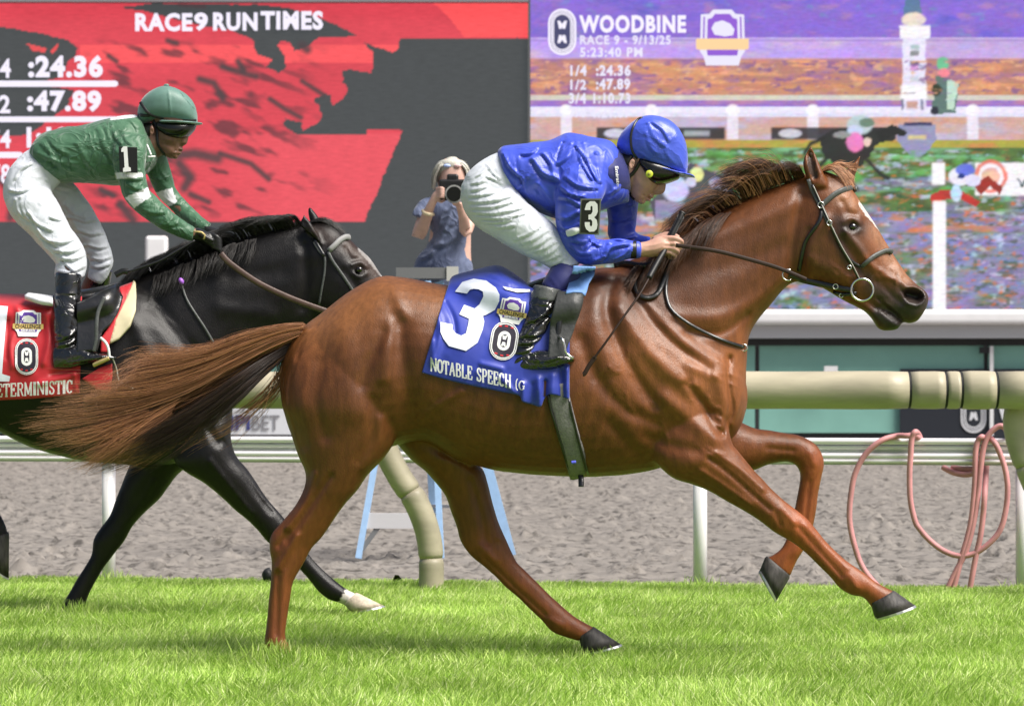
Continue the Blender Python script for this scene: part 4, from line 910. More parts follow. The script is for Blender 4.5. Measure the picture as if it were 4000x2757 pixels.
st1 = [  # muscle, bone and vein relief
 (g((1600, 1640), (1590, 1500), (1570, 1380), (1560, 1260)), 40, -.022, -9, .0), (g((1540, 1120), (1575, 1230)), 26, .012),
 (g((1136, 1400), (1150, 1330), (1210, 1270)), 12, .008), (g((1160, 1400), (1180, 1330), (1235, 1280)), 12, -.008), (g((1125, 1450), (1135, 1600), (1180, 1740)), 22, -.008),
 (g((1250, 1420), (1230, 1560), (1270, 1700)), 30, -.010), (g((1330, 1300), (1360, 1450), (1380, 1600)), 60, .012),
 (g((1500, 1300), (1440, 1420), (1420, 1500)), 24, -.010), (g((1530, 1260), (1510, 1380), (1500, 1480)), 25, .010),
 (g((1490, 1640), (1480, 1740), (1430, 1830)), 22, .010, -9, 0), (g((1460, 1560), (1450, 1700), (1400, 1800)), 20, -.006, -9, 0),
 (g((1290, 1860), (1230, 1950), (1170, 2040), (1120, 2110)), 12, -.009, -9, 0), (g((1230, 1850), (1190, 1960), (1120, 2060)), 10, .008, -9, 0),
 (g((1160, 2090), (1120, 2160), (1085, 2220)), 12, .010, -9, 0), (g((1120, 2080), (1090, 2130)), 12, -.008, -9, 0), (g((1085, 2230), (1080, 2480)), 8, -.006, -9, 0), (g((1110, 2230), (1100, 2480)), 8, .003, -9, 0),
 (g((1640, 1640), (1700, 1590), (1800, 1530)), 14, .006), (g((1600, 1700), (1700, 1750), (1820, 1810)), 25, -.012, -9, 0),
 # shoulder and upper arm
 (g((2400, 1090), (2370, 1200), (2410, 1330), (2480, 1470), (2560, 1580)), 26, -.018), (g((2450, 1110), (2560, 1270), (2680, 1380), (2770, 1440)), 22, -.016),
 (g((2420, 1200), (2500, 1330), (2600, 1440), (2700, 1510)), 34, .018), (g((2330, 1180), (2330, 1300), (2380, 1430)), 40, .012),
 (g((2270, 1330), (2330, 1480), (2450, 1600), (2560, 1650)), 28, -.012), (g((2540, 1150), (2640, 1300), (2760, 1390), (2860, 1440)), 40, .012),
 (g((2690, 1500), (2760, 1600), (2815, 1690)), 18, -.018), (g((2700, 1430), (2800, 1470), (2830, 1560), (2828, 1650)), 30, .014), (g((2850, 1400), (2845, 1500), (2860, 1600), (2826, 1690)), 12, -.018),
 (g((2885, 1450), (2890, 1560), (2860, 1660)), 14, .008), (g((2600, 1560), (2700, 1640), (2790, 1710)), 34, .016), (g((2520, 1700), (2620, 1740), (2720, 1760)), 26, -.010),
 (g((2450, 1420), (2420, 1550), (2480, 1700)), 60, .008), (g((2380, 1650), (2500, 1780), (2570, 1830)), 26, -.010),
 (g((2770, 1790), (2850, 1850), (2940, 1930), (3010, 1990)), 9, -.009, -9, 0), (g((2740, 1840), (2830, 1900), (2930, 1970)), 11, .008, -9, 0), (g((2800, 1770), (2890, 1830), (2980, 1910)), 12, .008, -9, 0), (g((2690, 1860), (2780, 1905), (2880, 1965)), 8, -.006, -9, 0),
 (g((3060, 1990), (3100, 2040)), 14, .007, -9, 0), (g((3030, 2000), (3050, 2050)), 9, -.006, -9, 0),
 (g((3120, 2060), (3200, 2150), (3290, 2250)), 7, -.006, -9, 0), (g((3145, 2050), (3230, 2140), (3310, 2220)), 9, .004, -9, 0), (g((3320, 2250), (3345, 2290)), 14, .006, -9, 0),
 (g((3000, 1750), (3100, 1760)), 10, -.006, 0, 9), (g((3165, 1770), (3180, 1810)), 14, .006, 0, 9), (g((3165, 1880), (3140, 2080)), 7, -.006, 0, 9),
 (g((1840, 1880), (1880, 2020), (1900, 2120)), 14, -.010, 0, 9), (g((1900, 1890), (1920, 2000), (1945, 2100)), 12, .006, 0, 9), (g((1900, 2180), (2010, 2290), (2130, 2400)), 8, -.006, 0, 9), (g((2150, 2420), (2190, 2440)), 14, .006, 0, 9), (g((1880, 2130), (1930, 2190)), 14, .008, 0, 9),
 # neck
 (g((2700, 960), (2850, 900), (3000, 840), (3110, 790)), 34, .010), (g((2560, 1120), (2720, 1070), (2900, 1020), (3060, 960)), 40, -.008), (g((2620, 1230), (2800, 1240), (2960, 1170), (3060, 1080)), 30, .010), (g((2680, 1300), (2820, 1300), (2920, 1230)), 16, -.008),
 (g((3130, 760), (3110, 860), (3095, 980), (3090, 1080)), 22, -.014),
 # head
 (g((3160, 1000), (3180, 920), (3220, 860)), 30, .012), (g((3130, 1070), (3135, 980), (3160, 900)), 12, -.008), (g((3190, 1095), (3280, 1120), (3330, 1150)), 16, -.008), (g((3180, 1040), (3240, 1060), (3300, 1100)), 34, .010),
 (g((3300, 905), (3350, 960), (3390, 1020), (3420, 1050)), 12, .008), (g((3290, 940), (3340, 1010), (3380, 1080)), 18, -.010), (g((3380, 870), (3430, 950), (3480, 1030)), 20, -.006),
 (g((3295, 868), (3325, 852), (3358, 870)), 10, .007), (g((3300, 900), (3330, 912), (3358, 900)), 8, .003), (g((3328, 884), (3330, 886)), 17, -.014), (g((3290, 790), (3310, 830), (3340, 838)), 12, -.008), (g((3290, 810), (3300, 770)), 16, .006),
 (g((3440, 1060), (3500, 1100), (3550, 1120)), 12, .008), (g((3430, 1100), (3480, 1150), (3520, 1180)), 14, -.007),
 (g((3550, 1150), (3582, 1160)), 20, -.042), (g((3524, 1150), (3545, 1184), (3585, 1192), (3612, 1168), (3604, 1135), (3570, 1120), (3534, 1128)), 7, .012),
 (g((3430, 1165), (3460, 1195), (3495, 1225), (3535, 1262)), 5, -.011), (g((3450, 1180), (3480, 1200), (3520, 1240)), 7, .006), (g((3440, 1220), (3470, 1250), (3500, 1270)), 9, .006),
 # ear hollows
 (g((3166, 605), (3172, 640), (3184, 690)), 13, -.020, -9, 0), (g((3330, 660), (3322, 700)), 8, -.008, -9, .12),
]
Vh1 = sculpt(Vh1, Fh1, st1, D1)
# veins and fine skin creases on the shoulder, belly and legs
vr = np.random.default_rng(3); vst = []
for (x0, y0, x1, y1, n) in ((2640, 1400, 2850, 1620, 12), (2500, 1500, 2800, 1750, 8), (2330, 1350, 2500, 1560, 5), (3200, 980, 3300, 1080, 4), (3400, 1010, 3520, 1120, 8)):
    for i in range(n):
        x, y = vr.uniform(x0, x1), vr.uniform(y0, y1); a = vr.uniform(.4, 1.3); l = vr.uniform(30, 70)
        p = [(x, y)]
        for k in range(3): a += vr.normal(0, .35); p.append((p[-1][0]+math.cos(a)*l*.5, p[-1][1]+math.sin(a)*l*.5))
        vst.append((p, vr.uniform(4, 6), vr.uniform(.002, .004)))
for i in range(9):   # rib relief lines
    x = 1830+i*62; vst.append(([(x+60, 1500), (x+30, 1620), (x-10, 1750)], 16, .0035))
Vh1 = sculpt(Vh1, Fh1, vst, D1)
Nh = vnormals(Vh1, Fh1); Vh1 += Nh*(fbm(Vh1*9, 3, 5)*.0022)[:, None]
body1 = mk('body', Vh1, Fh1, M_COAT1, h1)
chest = (.165, .053, .015); darkc = (.035, .02, .012)
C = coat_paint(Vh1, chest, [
 ('soft', [(2330, 1130), (2560, 1130), (2700, 1000)], 170, (.075, .030, .016), .8), ('soft', [(2750, 1050), (3050, 950)], 150, (.10, .036, .014), .75), ('soft', [(1250, 1250), (1500, 1150), (1700, 1170)], 120, (.33, .135, .046), .8), ('soft', [(2500, 1400), (2700, 1500), (2850, 1450)], 130, (.28, .10, .034), .7),  # lighter rump and shoulder zones paint highlights into the coat
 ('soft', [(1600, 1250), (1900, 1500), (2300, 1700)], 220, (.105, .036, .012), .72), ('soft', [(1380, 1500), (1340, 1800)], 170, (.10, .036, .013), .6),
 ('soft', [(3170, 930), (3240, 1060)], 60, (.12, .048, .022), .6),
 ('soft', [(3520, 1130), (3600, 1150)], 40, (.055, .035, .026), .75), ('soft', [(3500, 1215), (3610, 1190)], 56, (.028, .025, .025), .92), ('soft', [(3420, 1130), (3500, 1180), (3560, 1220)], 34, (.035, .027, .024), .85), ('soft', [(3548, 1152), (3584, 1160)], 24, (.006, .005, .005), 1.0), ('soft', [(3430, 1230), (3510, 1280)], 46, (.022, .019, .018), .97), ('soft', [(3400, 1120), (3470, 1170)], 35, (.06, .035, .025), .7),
 ('soft', [(3305, 888), (3350, 892)], 40, (.014, .010, .008), .97), ('soft', [(3270, 860), (3290, 960), (3330, 1040), (3390, 1090)], 26, (.03, .017, .012), .8), ('soft', [(3330, 930), (3370, 980)], 22, (.06, .035, .025), .6), ('soft', [(3420, 900), (3470, 1000), (3540, 1085)], 26, (.33, .15, .075), .7), ('soft', [(3280, 760), (3340, 790)], 34, (.33, .145, .065), .7),  # dark cheek patches and bright face front paint shading into the coat
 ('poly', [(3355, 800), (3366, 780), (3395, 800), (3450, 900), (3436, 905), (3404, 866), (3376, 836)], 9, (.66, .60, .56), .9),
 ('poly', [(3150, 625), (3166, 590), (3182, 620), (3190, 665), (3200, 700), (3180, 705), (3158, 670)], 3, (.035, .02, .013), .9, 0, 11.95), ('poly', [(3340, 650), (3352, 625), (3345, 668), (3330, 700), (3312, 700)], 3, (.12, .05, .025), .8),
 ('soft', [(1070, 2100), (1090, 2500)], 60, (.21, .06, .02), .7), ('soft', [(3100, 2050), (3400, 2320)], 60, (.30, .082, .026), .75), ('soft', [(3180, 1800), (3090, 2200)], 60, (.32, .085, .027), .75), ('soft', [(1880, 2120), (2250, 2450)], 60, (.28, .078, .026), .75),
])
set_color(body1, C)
bvh1 = BVHTree.FromPolygons([Vector(v) for v in Vh1], [tuple(int(i) for i in f) for f in Fh1])
e = ball(3329, 886, 20, D1, off=-.073, ry=16, rd=18); mk('eye', e[0], e[1], M_EYE, h1)
hoof((3399, 2364), (3498, 2309), (3412, 2416), (3572, 2362), D1+nr, .047, .060, 'hoof', M_HOOF, h1)
hoof((2985, 2173), (3084, 2257), (2966, 2222), (3034, 2344), D1+fr, .045, .056, 'hoof', M_HOOF, h1)
hoof((2259, 2497), (2328, 2452), (2268, 2554), (2424, 2514), D1+fr, .047, .060, 'hoof', M_HOOF, h1)
hoof((1066, 2576), (1145, 2546), (1070, 2604), (1200, 2600), D1+nr, .047, .056, 'hoof', M_HOOF, h1, shoe=False)

def hair_mat(name, c0, c1, rough=.45):
    m = bpy.data.materials.new(name); m.use_nodes = True; nt = m.node_tree; b = nt.nodes['Principled BSDF']; L = nt.links.new
    gi = nt.nodes.new('ShaderNodeNewGeometry'); cr = nt.nodes.new('ShaderNodeValToRGB')
    L(gi.outputs['Random Per Island'], cr.inputs[0]); cr.color_ramp.elements[0].color = (*c0, 1); cr.color_ramp.elements[1].color = (*c1, 1)
    L(cr.outputs[0], b.inputs['Base Color']); b.inputs['Roughness'].default_value = rough; b.inputs['Specular IOR Level'].default_value = .6
    return m
M_MANE1 = hair_mat('chestnut mane hair', (.012, .007, .005), (.16, .065, .03))
M_TAIL1 = hair_mat('chestnut tail hair', (.13, .052, .025), (.66, .32, .15))
M_TAILD = hair_mat('dark tail hair', (.010, .007, .005), (.06, .03, .018))
M_HAIR2 = hair_mat('black hair', (.004, .004, .004), (.035, .03, .028))
# ---- horse 2 (black)
D2 = 14.3
h2 = empty('racehorse', (float(W(200, 0, D2)[0]), D2, 0), 'near-black racehorse with white blaze and one white hoof, galloping behind at the left', 'horse')
n2, f2 = -.13, .13
P2 = []
P2.append(loft([(-610, 1350, -605, 1450, .06), (-570, 1230, -575, 1600, .17), (-450, 1140, -470, 1690, .24), (-300, 1120, -320, 1690, .27), (-100, 1150, -100, 1650, .28), (0, 1158, 0, 1689, .29), (131, 1160, 131, 1751, .29), (300, 1150, 300, 1795, .285), (440, 1110, 460, 1812, .26),
  (540, 1100, 600, 1820, .24), (680, 1160, 720, 1800, .22), (800, 1290, 820, 1760, .18), (870, 1420, 885, 1710, .11), (900, 1520, 903, 1640, .05)], D2, n=36, dome=.1, p=2.15))
P2.append(loft([(470, 1100, 860, 1720, .17), (600, 1055, 905, 1600, .165), (740, 1010, 960, 1480, .14), (860, 965, 1040, 1400, .118), (970, 925, 1120, 1350, .10), (1070, 895, 1190, 1320, .09), (1150, 878, 1230, 1300, .08)], D2, n=28, dome=.2))
P2.append(loft([(1140, 882, 1180, 1290, .07), (1220, 866, 1230, 1290, .085), (1290, 872, 1270, 1300, .095), (1360, 926, 1320, 1310, .1), (1396, 964, 1360, 1330, .092), (1444, 1008, 1410, 1350, .078), (1492, 1078, 1450, 1370, .066), (1550, 1160, 1500, 1390, .058), (1610, 1240, 1550, 1410, .055), (1645, 1300, 1600, 1420, .045), (1650, 1340, 1625, 1415, .03)], D2, n=28, dome=.15))
P2.append(loft([(1168, 880, 1236, 930, .02, -.07), (1172, 862, 1262, 960, .024, -.075), (1180, 852, 1225, 885, .016, -.075), (1183, 838, 1190, 842, .008, -.075)], D2, n=14, dome=.3))
P2.append(loft([(1215, 880, 1265, 890, .03, .05), (1205, 845, 1245, 850, .02, .05), (1203, 815, 1214, 812, .01, .05)], D2, n=14, dome=.3))
# far fore (pushing back) and near fore (reaching, white foot)
P2.append(loft([(560, 1650, 840, 1700, .08, .1), (520, 1780, 760, 1800, .1, f2), (491, 1852, 695, 1852, .09, f2), (470, 1905, 656, 1905, .078, f2), (452, 1950, 622, 1950, .066, f2), (428, 2014, 561, 2005, .055, f2), (396, 2057, 518, 2055, .048, f2), (366, 2105, 486, 2112, .046, f2), (357, 2165, 440, 2170, .036, f2),
  (330, 2215, 405, 2217, .031, f2), (300, 2262, 374, 2268, .03, f2), (272, 2312, 350, 2314, .033, f2), (248, 2352, 335, 2352, .036, f2), (240, 2395, 322, 2385, .034, f2), (250, 2420, 330, 2405, .03, f2)], D2, n=22, dome=.15))
P2.append(loft([(890, 1500, 660, 1680, .07, -.08), (905, 1620, 680, 1800, .1, -.11), (903, 1710, 722, 1842, .1, n2), (922, 1778, 800, 1888, .09, n2), (965, 1830, 868, 1944, .078, n2), (1000, 1880, 918, 1992, .064, n2), (1035, 1935, 965, 2030, .055, n2), (1072, 1980, 1008, 2072, .05, n2), (1108, 2022, 1040, 2110, .047, n2), (1150, 2080, 1090, 2155, .04, n2), (1190, 2140, 1145, 2195, .034, n2),
  (1218, 2178, 1175, 2228, .03, n2), (1250, 2212, 1205, 2262, .031, n2), (1285, 2244, 1240, 2306, .034, n2), (1322, 2276, 1280, 2338, .037, n2), (1358, 2302, 1322, 2352, .034, n2), (1392, 2318, 1350, 2364, .036, n2)], D2, n=22, dome=.15))
# hind legs, mostly outside the frame
P2.append(loft([(-560, 1300, -300, 1300, .1, -.1), (-610, 1550, -300, 1650, .13, n2), (-600, 1700, -330, 1800, .11, n2), (-540, 1850, -380, 1850, .07, n2), (-560, 2000, -450, 2000, .045, n2), (-520, 2130, -440, 2110, .035, n2), (-500, 2280, -430, 2270, .03, n2), (-490, 2350, -410, 2340, .033, n2), (-460, 2390, -380, 2370, .033, n2)], D2, n=18, dome=.2))
P2.append(loft([(-540, 1400, -280, 1400, .1, .1), (-480, 1650, -240, 1650, .12, f2), (-400, 1780, -220, 1760, .09, f2), (-310, 1880, -190, 1850, .06, f2), (-220, 1960, -130, 1920, .045, f2), (-120, 2020, -70, 1950, .034, f2), (-60, 2060, -10, 1995, .03, f2), (-40, 2105, 22, 2050, .033, f2), (-38, 2135, 34, 2100, .034, f2)], D2, n=18, dome=.2))
V2, F2_, E2 = union(P2, .009, 5, True)
st2 = [(g((600, 1200), (700, 1330), (800, 1420), (880, 1480)), 26, -.014), (g((520, 1250), (600, 1420), (700, 1560), (790, 1640)), 34, .014), (g((760, 1560), (800, 1650), (850, 1730)), 16, -.012),
 (g((870, 1720), (950, 1840), (1020, 1950), (1060, 2000)), 9, -.009, -9, 0), (g((820, 1800), (900, 1900), (980, 2000)), 11, .008, -9, 0), (g((895, 1760), (965, 1860), (1030, 1950)), 10, .006, -9, 0),
 (g((1120, 2060), (1200, 2170), (1290, 2260)), 7, -.005, -9, 0), (g((600, 1880), (540, 1980), (460, 2080)), 12, .006, 0, 9),
 (g((1180, 1000), (1300, 1000)), 30, .006), (g((1340, 1060), (1400, 1130), (1450, 1220)), 16, -.008), (g((1375, 1035), (1405, 1022), (1432, 1040)), 9, .008), (g((1380, 1068), (1405, 1082), (1432, 1068)), 7, .006), (g((1402, 1052), (1404, 1053)), 14, -.012), (g((1350, 970), (1370, 1010), (1400, 1015)), 10, -.007), (g((1300, 960), (1330, 930)), 14, .006),
 (g((1190, 960), (1200, 1080), (1180, 1200)), 20, -.010), (g((1190, 870), (1205, 900), (1235, 935)), 8, -.010, -9, 0), (g((900, 1080), (1100, 1060)), 34, -.007), (g((860, 1200), (1050, 1230)), 34, .008)]
V2 = sculpt(V2, F2_, st2, D2); V2 += vnormals(V2, F2_)*(fbm(V2*9, 3, 6)*.002)[:, None]
body2 = mk('body', V2, F2_, M_COAT2, h2)
set_color(body2, coat_paint(V2, (.008, .007, .007), [
 ('poly', [(1393, 955), (1402, 955), (1440, 985), (1478, 1035), (1512, 1090), (1500, 1095), (1470, 1060), (1435, 1020), (1405, 985)], 3, (.7, .69, .68), .95),
 ('soft', [(1360, 960), (1420, 1010), (1470, 1070)], 30, (.05, .028, .02), .8), ('soft', [(1240, 900), (1290, 930)], 30, (.035, .022, .018), .7), ('soft', [(900, 1650), (960, 1790), (1080, 1960)], 30, (.025, .022, .024), .8),  # paler forearm streak is a highlight painted on the black coat
 ('poly', [(1352, 2290), (1440, 2300), (1420, 2400), (1310, 2380), (1330, 2340), (1345, 2318)], 5, (.62, .57, .53), .95)]))
bvh2 = BVHTree.FromPolygons([Vector(v) for v in V2], [tuple(int(i) for i in f) for f in F2_])
e = ball(1403, 1053, 14, D2, off=-.078, ry=12, rd=12); mk('eye', e[0], e[1], M_EYE, h2)
hoof((1347, 2366), (1400, 2316), (1368, 2392), (1497, 2364), D2+n2, .045, .055, 'hoof', M_HOOFL, h2)
hoof((242, 2412), (330, 2398), (236, 2432), (370, 2430), D2+f2, .044, .054, 'hoof', M_HOOF, h2)
hoof((-44, 2128), (36, 2088), (-40, 2200), (34, 2256), D2+f2, .044, .054, 'hoof', M_HOOF, h2)
hoof((-470, 2395), (-382, 2370), (-470, 2425), (-340, 2420), D2+n2, .044, .054, 'hoof', M_HOOF, h2)

# ------------------------------------------------------------------ manes and tails
def tail(name, parent, D, guides, n, m, seed, r0=.0011, spread=16, kink=5, depth=.05, segs=16, name2=None):
    return strands(name, guides, n, r0, m, parent, D, spread=spread, segs=segs, kink=kink, seed=seed, depth=depth)
T1 = [
 [(1185, 1272, 0), (1080, 1285, 0), (960, 1315, 0), (840, 1362, 0), (700, 1388, 0), (580, 1386, 0), (500, 1420, -.03)],
 [(1180, 1280, 0), (1080, 1300, 0), (940, 1345, 0), (800, 1400, 0), (650, 1440, 0), (480, 1480, 0), (430, 1530, -.04)],
 [(1175, 1295, 0), (1060, 1330, 0), (930, 1390, 0), (760, 1470, 0), (560, 1530, 0), (380, 1540, 0), (200, 1545, -.02)],
 [(1165, 1310, 0), (1050, 1360, 0), (900, 1440, 0), (730, 1530, 0), (520, 1600, 0), (300, 1650, 0), (90, 1680, -.02)],
 [(1150, 1330, 0), (1040, 1390, 0), (880, 1490, 0), (720, 1590, 0), (540, 1670, 0), (380, 1730, 0), (250, 1790, -.03)],
 [(1140, 1350, 0), (1030, 1430, 0), (880, 1540, 0), (740, 1640, 0), (600, 1720, 0), (450, 1790, 0), (320, 1825, -.02)],
 [(1128, 1370, 0), (1020, 1450, 0), (890, 1560, 0), (770, 1660, 0), (650, 1740, 0), (530, 1800, 0), (400, 1838, -.02)]]
tl = empty('tail', (0, 0, 0)); tl.parent = h1; tl.location = (0, 0, 0)
bpy.data.objects.remove(tl)
core = [[(1165, 1330, -.04), (1060, 1380, -.07), (960, 1440, -.12), (840, 1520, -.13), (700, 1600, -.13), (560, 1680, -.12)], [(1150, 1350, -.04), (1040, 1420, -.07), (930, 1510, -.12), (800, 1610, -.13), (660, 1700, -.13), (520, 1770, -.12)],
        [(1140, 1362, -.04), (1030, 1450, -.07), (920, 1550, -.12), (810, 1650, -.13), (690, 1740, -.13), (580, 1805, -.12)]]
tail('tail', h1, D1, T1, 1500, M_TAIL1, 12, .0009, 30, 18)
tail('tail_underhair', h1, D1, T1[1:], 200, M_TAILD, 11, .0014, 26, 9)
tail('tail_core_hair', h1, D1, core, 1100, M_TAILD, 15, .0014, 26, 6, .02)
tail('tail_fringe', h1, D1, [[(x, y, o-.09) for x, y, o in q] for q in (T1[0], T1[1], T1[2], T1[3])], 420, M_TAIL1, 16, .0012, 18, 9, .02)
tail('tail_fringe', h1, D1, [[(700, 1560, -.08), (560, 1640, -.09), (430, 1720, -.10), (330, 1790, -.10)], [(640, 1640, -.08), (540, 1700, -.09), (430, 1770, -.10), (330, 1825, -.10)], [(560, 1600, -.08), (430, 1640, -.09), (300, 1680, -.10), (150, 1690, -.10)]], 420, M_TAIL1, 17, .0012, 20, 12, .02)
tail('tail_wisp', h1, D1, [[(1120, 1370, 0), (1100, 1440, -.02), (1040, 1520, -.02), (960, 1590, -.02), (880, 1650, -.03), (760, 1700, -.04), (700, 1740, -.04)], [(1135, 1360, 0), (1120, 1450, -.02), (1080, 1540, -.02), (1000, 1600, -.02), (900, 1680, -.03), (820, 1720, -.04), (740, 1760, -.04)],
     [(1110, 1380, 0), (1090, 1430, -.02), (1080, 1500, -.02), (1060, 1560, -.02), (1050, 1600, -.03), (1040, 1640, -.04), (1060, 1660, -.04)]], 90, M_TAIL1, 13, .0013, 16, 14)
tail('tail_wisp', h1, D1, [[(1100, 1300, 0), (900, 1350, 0), (760, 1370, 0), (650, 1350, 0), (600, 1340, 0)], [(1100, 1300, 0), (900, 1370, 0), (700, 1410, 0), (520, 1440, 0), (460, 1500, 0)], [(1000, 1380, 0), (760, 1500, 0), (520, 1545, 0), (300, 1540, 0), (110, 1530, 0)]], 60, M_TAIL1, 14, .0012, 22, 12)
# mane 1: swept back over the crest
M1 = []
for (x, y, dx, dy, lift) in ((3140, 690, -70, 0, -22), (3080, 702, -140, -12, -60), (3020, 722, -190, -30, -84), (2960, 752, -190, 0, -80), (2905, 782, -150, 26, -40), (2860, 802, -190, 40, -36), (2800, 830, -200, 70, -34), (2740, 862, -170, 110, -26), (2680, 905, -120, 140, -18), (2620, 940, -70, 130, -10), (2560, 985, -40, 90, 0)):
    M1.append([(x, y+8, 0), (x+dx*.18, y+lift*.75, -.02), (x+dx*.45, y+lift+dy*.25, -.04), (x+dx*.75, y+lift*.7+dy*.6, -.05), (x+dx, y+lift*.3+dy, -.06)])
strands('mane', M1, 2000, .0011, M_MANE1, h1, D1, spread=16, segs=12, kink=6, seed=21, depth=.03, locks=17, clump=.85)
strands('mane', [q[:4] for q in M1], 900, .0012, M_MANE1, h1, D1, spread=9, segs=7, kink=3, seed=27, depth=.025, clump=.15)
strands('mane_wisp', [[(x, y-6, o-.04) for x, y, o in q] for q in M1[1:8]], 160, .0010, M_TAIL1, h1, D1, spread=30, segs=12, kink=12, seed=25, depth=.03, clump=.3)
M1b = [[(x, y+6, -.05), (x-30, y+40, -.10), (x-60, y+100, -.14), (x-85, y+160, -.15)] for x, y in ((2860, 820), (2780, 850), (2700, 900), (2640, 930), (2570, 990), (2520, 1020))]
strands('mane', M1b, 900, .0013, M_MANE1, h1, D1, spread=14, segs=8, kink=5, seed=22, depth=.02)
strands('forelock', [[(3215, 668, -.03), (3250, 655, -.04), (3290, 690, -.05), (3322, 740, -.05)], [(3215, 672, 0), (3260, 650, 0), (3310, 690, 0), (3340, 740, 0)], [(3230, 665, .02), (3290, 640, .02), (3330, 640, .02), (3350, 620, .02)]], 300, .0012, M_TAIL1, h1, D1, spread=9, segs=8, kink=4, seed=23, depth=.015)
strands('mane', [[(3150, 690, 0), (3110, 660, 0), (3070, 640, 0)], [(3120, 700, 0), (3100, 680, 0), (3060, 620, 0)]], 40, .001, M_TAIL1, h1, D1, spread=14, segs=6, kink=8, seed=24, depth=.02)
# mane 2
M2 = []
for (x, y, dx, dy, lift) in ((1180, 880, -110, 0, -32), (1120, 888, -150, 0, -42), (1050, 900, -170, 0, -42), (980, 920, -160, 10, -45), (900, 950, -140, 20, -42), (820, 980, -120, 40, -44), (740, 1010, -120, 50, -40), (660, 1040, -120, 50, -40), (590, 1060, -110, 60, -34), (540, 1085, -90, 60, -20)):
    M2.append([(x, y+10, 0), (x+dx*.2, y+lift*.8, -.02), (x+dx*.5, y+lift+dy*.3, -.04), (x+dx*.8, y+lift*.5+dy*.7, -.05), (x+dx, y+lift*.2+dy, -.05)])
strands('mane', M2, 1500, .0014, M_HAIR2, h2, D2, spread=10, segs=8, kink=4, seed=31, depth=.03)
strands('mane', [[(x, y, -.08), (x-10, y+50, -.13), (x-30, y+100, -.15)] for x, y in ((1000, 930), (900, 960), (800, 1000), (700, 1040), (600, 1080))], 500, .0014, M_HAIR2, h2, D2, spread=12, segs=6, kink=4, seed=32, depth=.02)
strands('mane', [q[:4] for q in M2], 700, .0013, M_HAIR2, h2, D2, spread=7, segs=6, kink=3, seed=37, depth=.025, clump=.15)
strands('forelock', [[(1210, 870, -.02), (1260, 860, -.03), (1310, 885, -.03), (1345, 915, -.03)], [(1215, 868, .01), (1270, 856, .01), (1320, 885, .01), (1350, 915, .01)]], 160, .0012, M_HAIR2, h2, D2, spread=7, segs=7, kink=3, seed=33, depth=.015)
strands('tail', [[(-600, 1260, 0), (-750, 1280, 0), (-900, 1400, 0), (-1000, 1600, 0)], [(-600, 1290, 0), (-700, 1380, 0), (-820, 1550, 0), (-900, 1700, 0)]], 500, .0018, M_HAIR2, h2, D2, spread=25, segs=8, kink=6, seed=34, depth=.05)

# ------------------------------------------------------------------ straps laid on a horse
def hit(bvh, sx, sy):
    d = Vector(W(sx, sy, 10.0))-Vector((0, 0, CH)); d.normalize()
    loc, nrm, i, dist = bvh.ray_cast(Vector((0, 0, CH)), d)
    return loc, nrm
def strap(bvh, D, pts, w, th, name, m, parent, lift=.004, step=12, mirror=False, fallback=-.08, flat=None):
    P = catmull(pts, 5) if len(pts) > 2 else np.array(pts, float)
    L = np.r_[0, np.cumsum(np.hypot(*np.diff(P, axis=0).T))]; n = max(3, int(L[-1]/step)); t = np.linspace(0, L[-1], n)
    Q = np.stack([np.interp(t, L, P[:, 0]), np.interp(t, L, P[:, 1])], 1)
    Y = []
    for x, y in Q:
        loc, nr_ = hit(bvh, x, y); Y.append(loc.y if loc is not None else np.nan)
    Y = np.array(Y); ok = ~np.isnan(Y) & (np.abs(Y-D) < .6)
    Y = np.interp(np.arange(n), np.where(ok)[0], Y[ok]) if ok.any() else np.full(n, D+fallback)
    for _ in range(2): Y[1:-1] = np.minimum(Y[1:-1], (Y[:-2]+Y[2:])/2)
    X = np.array([W(x, y, d-lift) for (x, y), d in zip(Q, Y)])
    mb = MB(); mb.tube(X, w/2, 8, True, flat=th/w)
    o = mb.build(name, m, parent, smooth=True)
    if mirror:
        X2 = X.copy(); X2[:, 1] = 2*D-X2[:, 1]; mb = MB(); mb.tube(X2, w/2, 8, True, flat=th/w); mb.build(name, m, parent, smooth=True)
    return o
def ringt(c, r, t, name, m, parent, tilt=0, a0=0, a1=360):
    P = [(c[0]+r*math.cos(math.radians(a)), c[1]+.2*r*math.sin(math.radians(a))*tilt, c[2]+r*math.sin(math.radians(a))) for a in np.linspace(a0, a1, 28)]
    mb = MB(); mb.tube(P, t, 8, a1-a0 < 359); return mb.build(name, m, parent, smooth=True)
M_LEATHER = mat('brown leather', (.028, .014, .009), rough=.55, coat=0, spec=.3, noise=.2, nscale=40); M_BLACKL = mat('black leather', (.012, .012, .013), rough=.32, coat=.4, bump=.3, bscale=60)
M_GREYL = mat('worn grey leather', (.085, .09, .088), rough=.42, noise=.15, nscale=80, bump=.3, bscale=120); M_GIRTH = mat('grey webbing girth', (.20, .19, .19), rough=.7, noise=.2, nscale=120, bump=.5, bscale=150); M_STEEL = mat('polished steel', (.75, .75, .72), rough=.18, metal=1); M_BRAIDW = mat('pale rein edge', (.42, .40, .36), rough=.4)
br1 = empty('bridle', tuple(W(3330, 950, D1-.1)), 'dark leather bridle with padded noseband, snaffle ring and long reins on the chestnut horse', 'bridle')
S1 = lambda *a, **k: strap(bvh1, D1, *a, **k)
S1([(3158, 700), (3172, 740), (3192, 780), (3212, 815), (3237, 871)], .017, .006, 'headpiece', M_GREYL, br1, mirror=True)
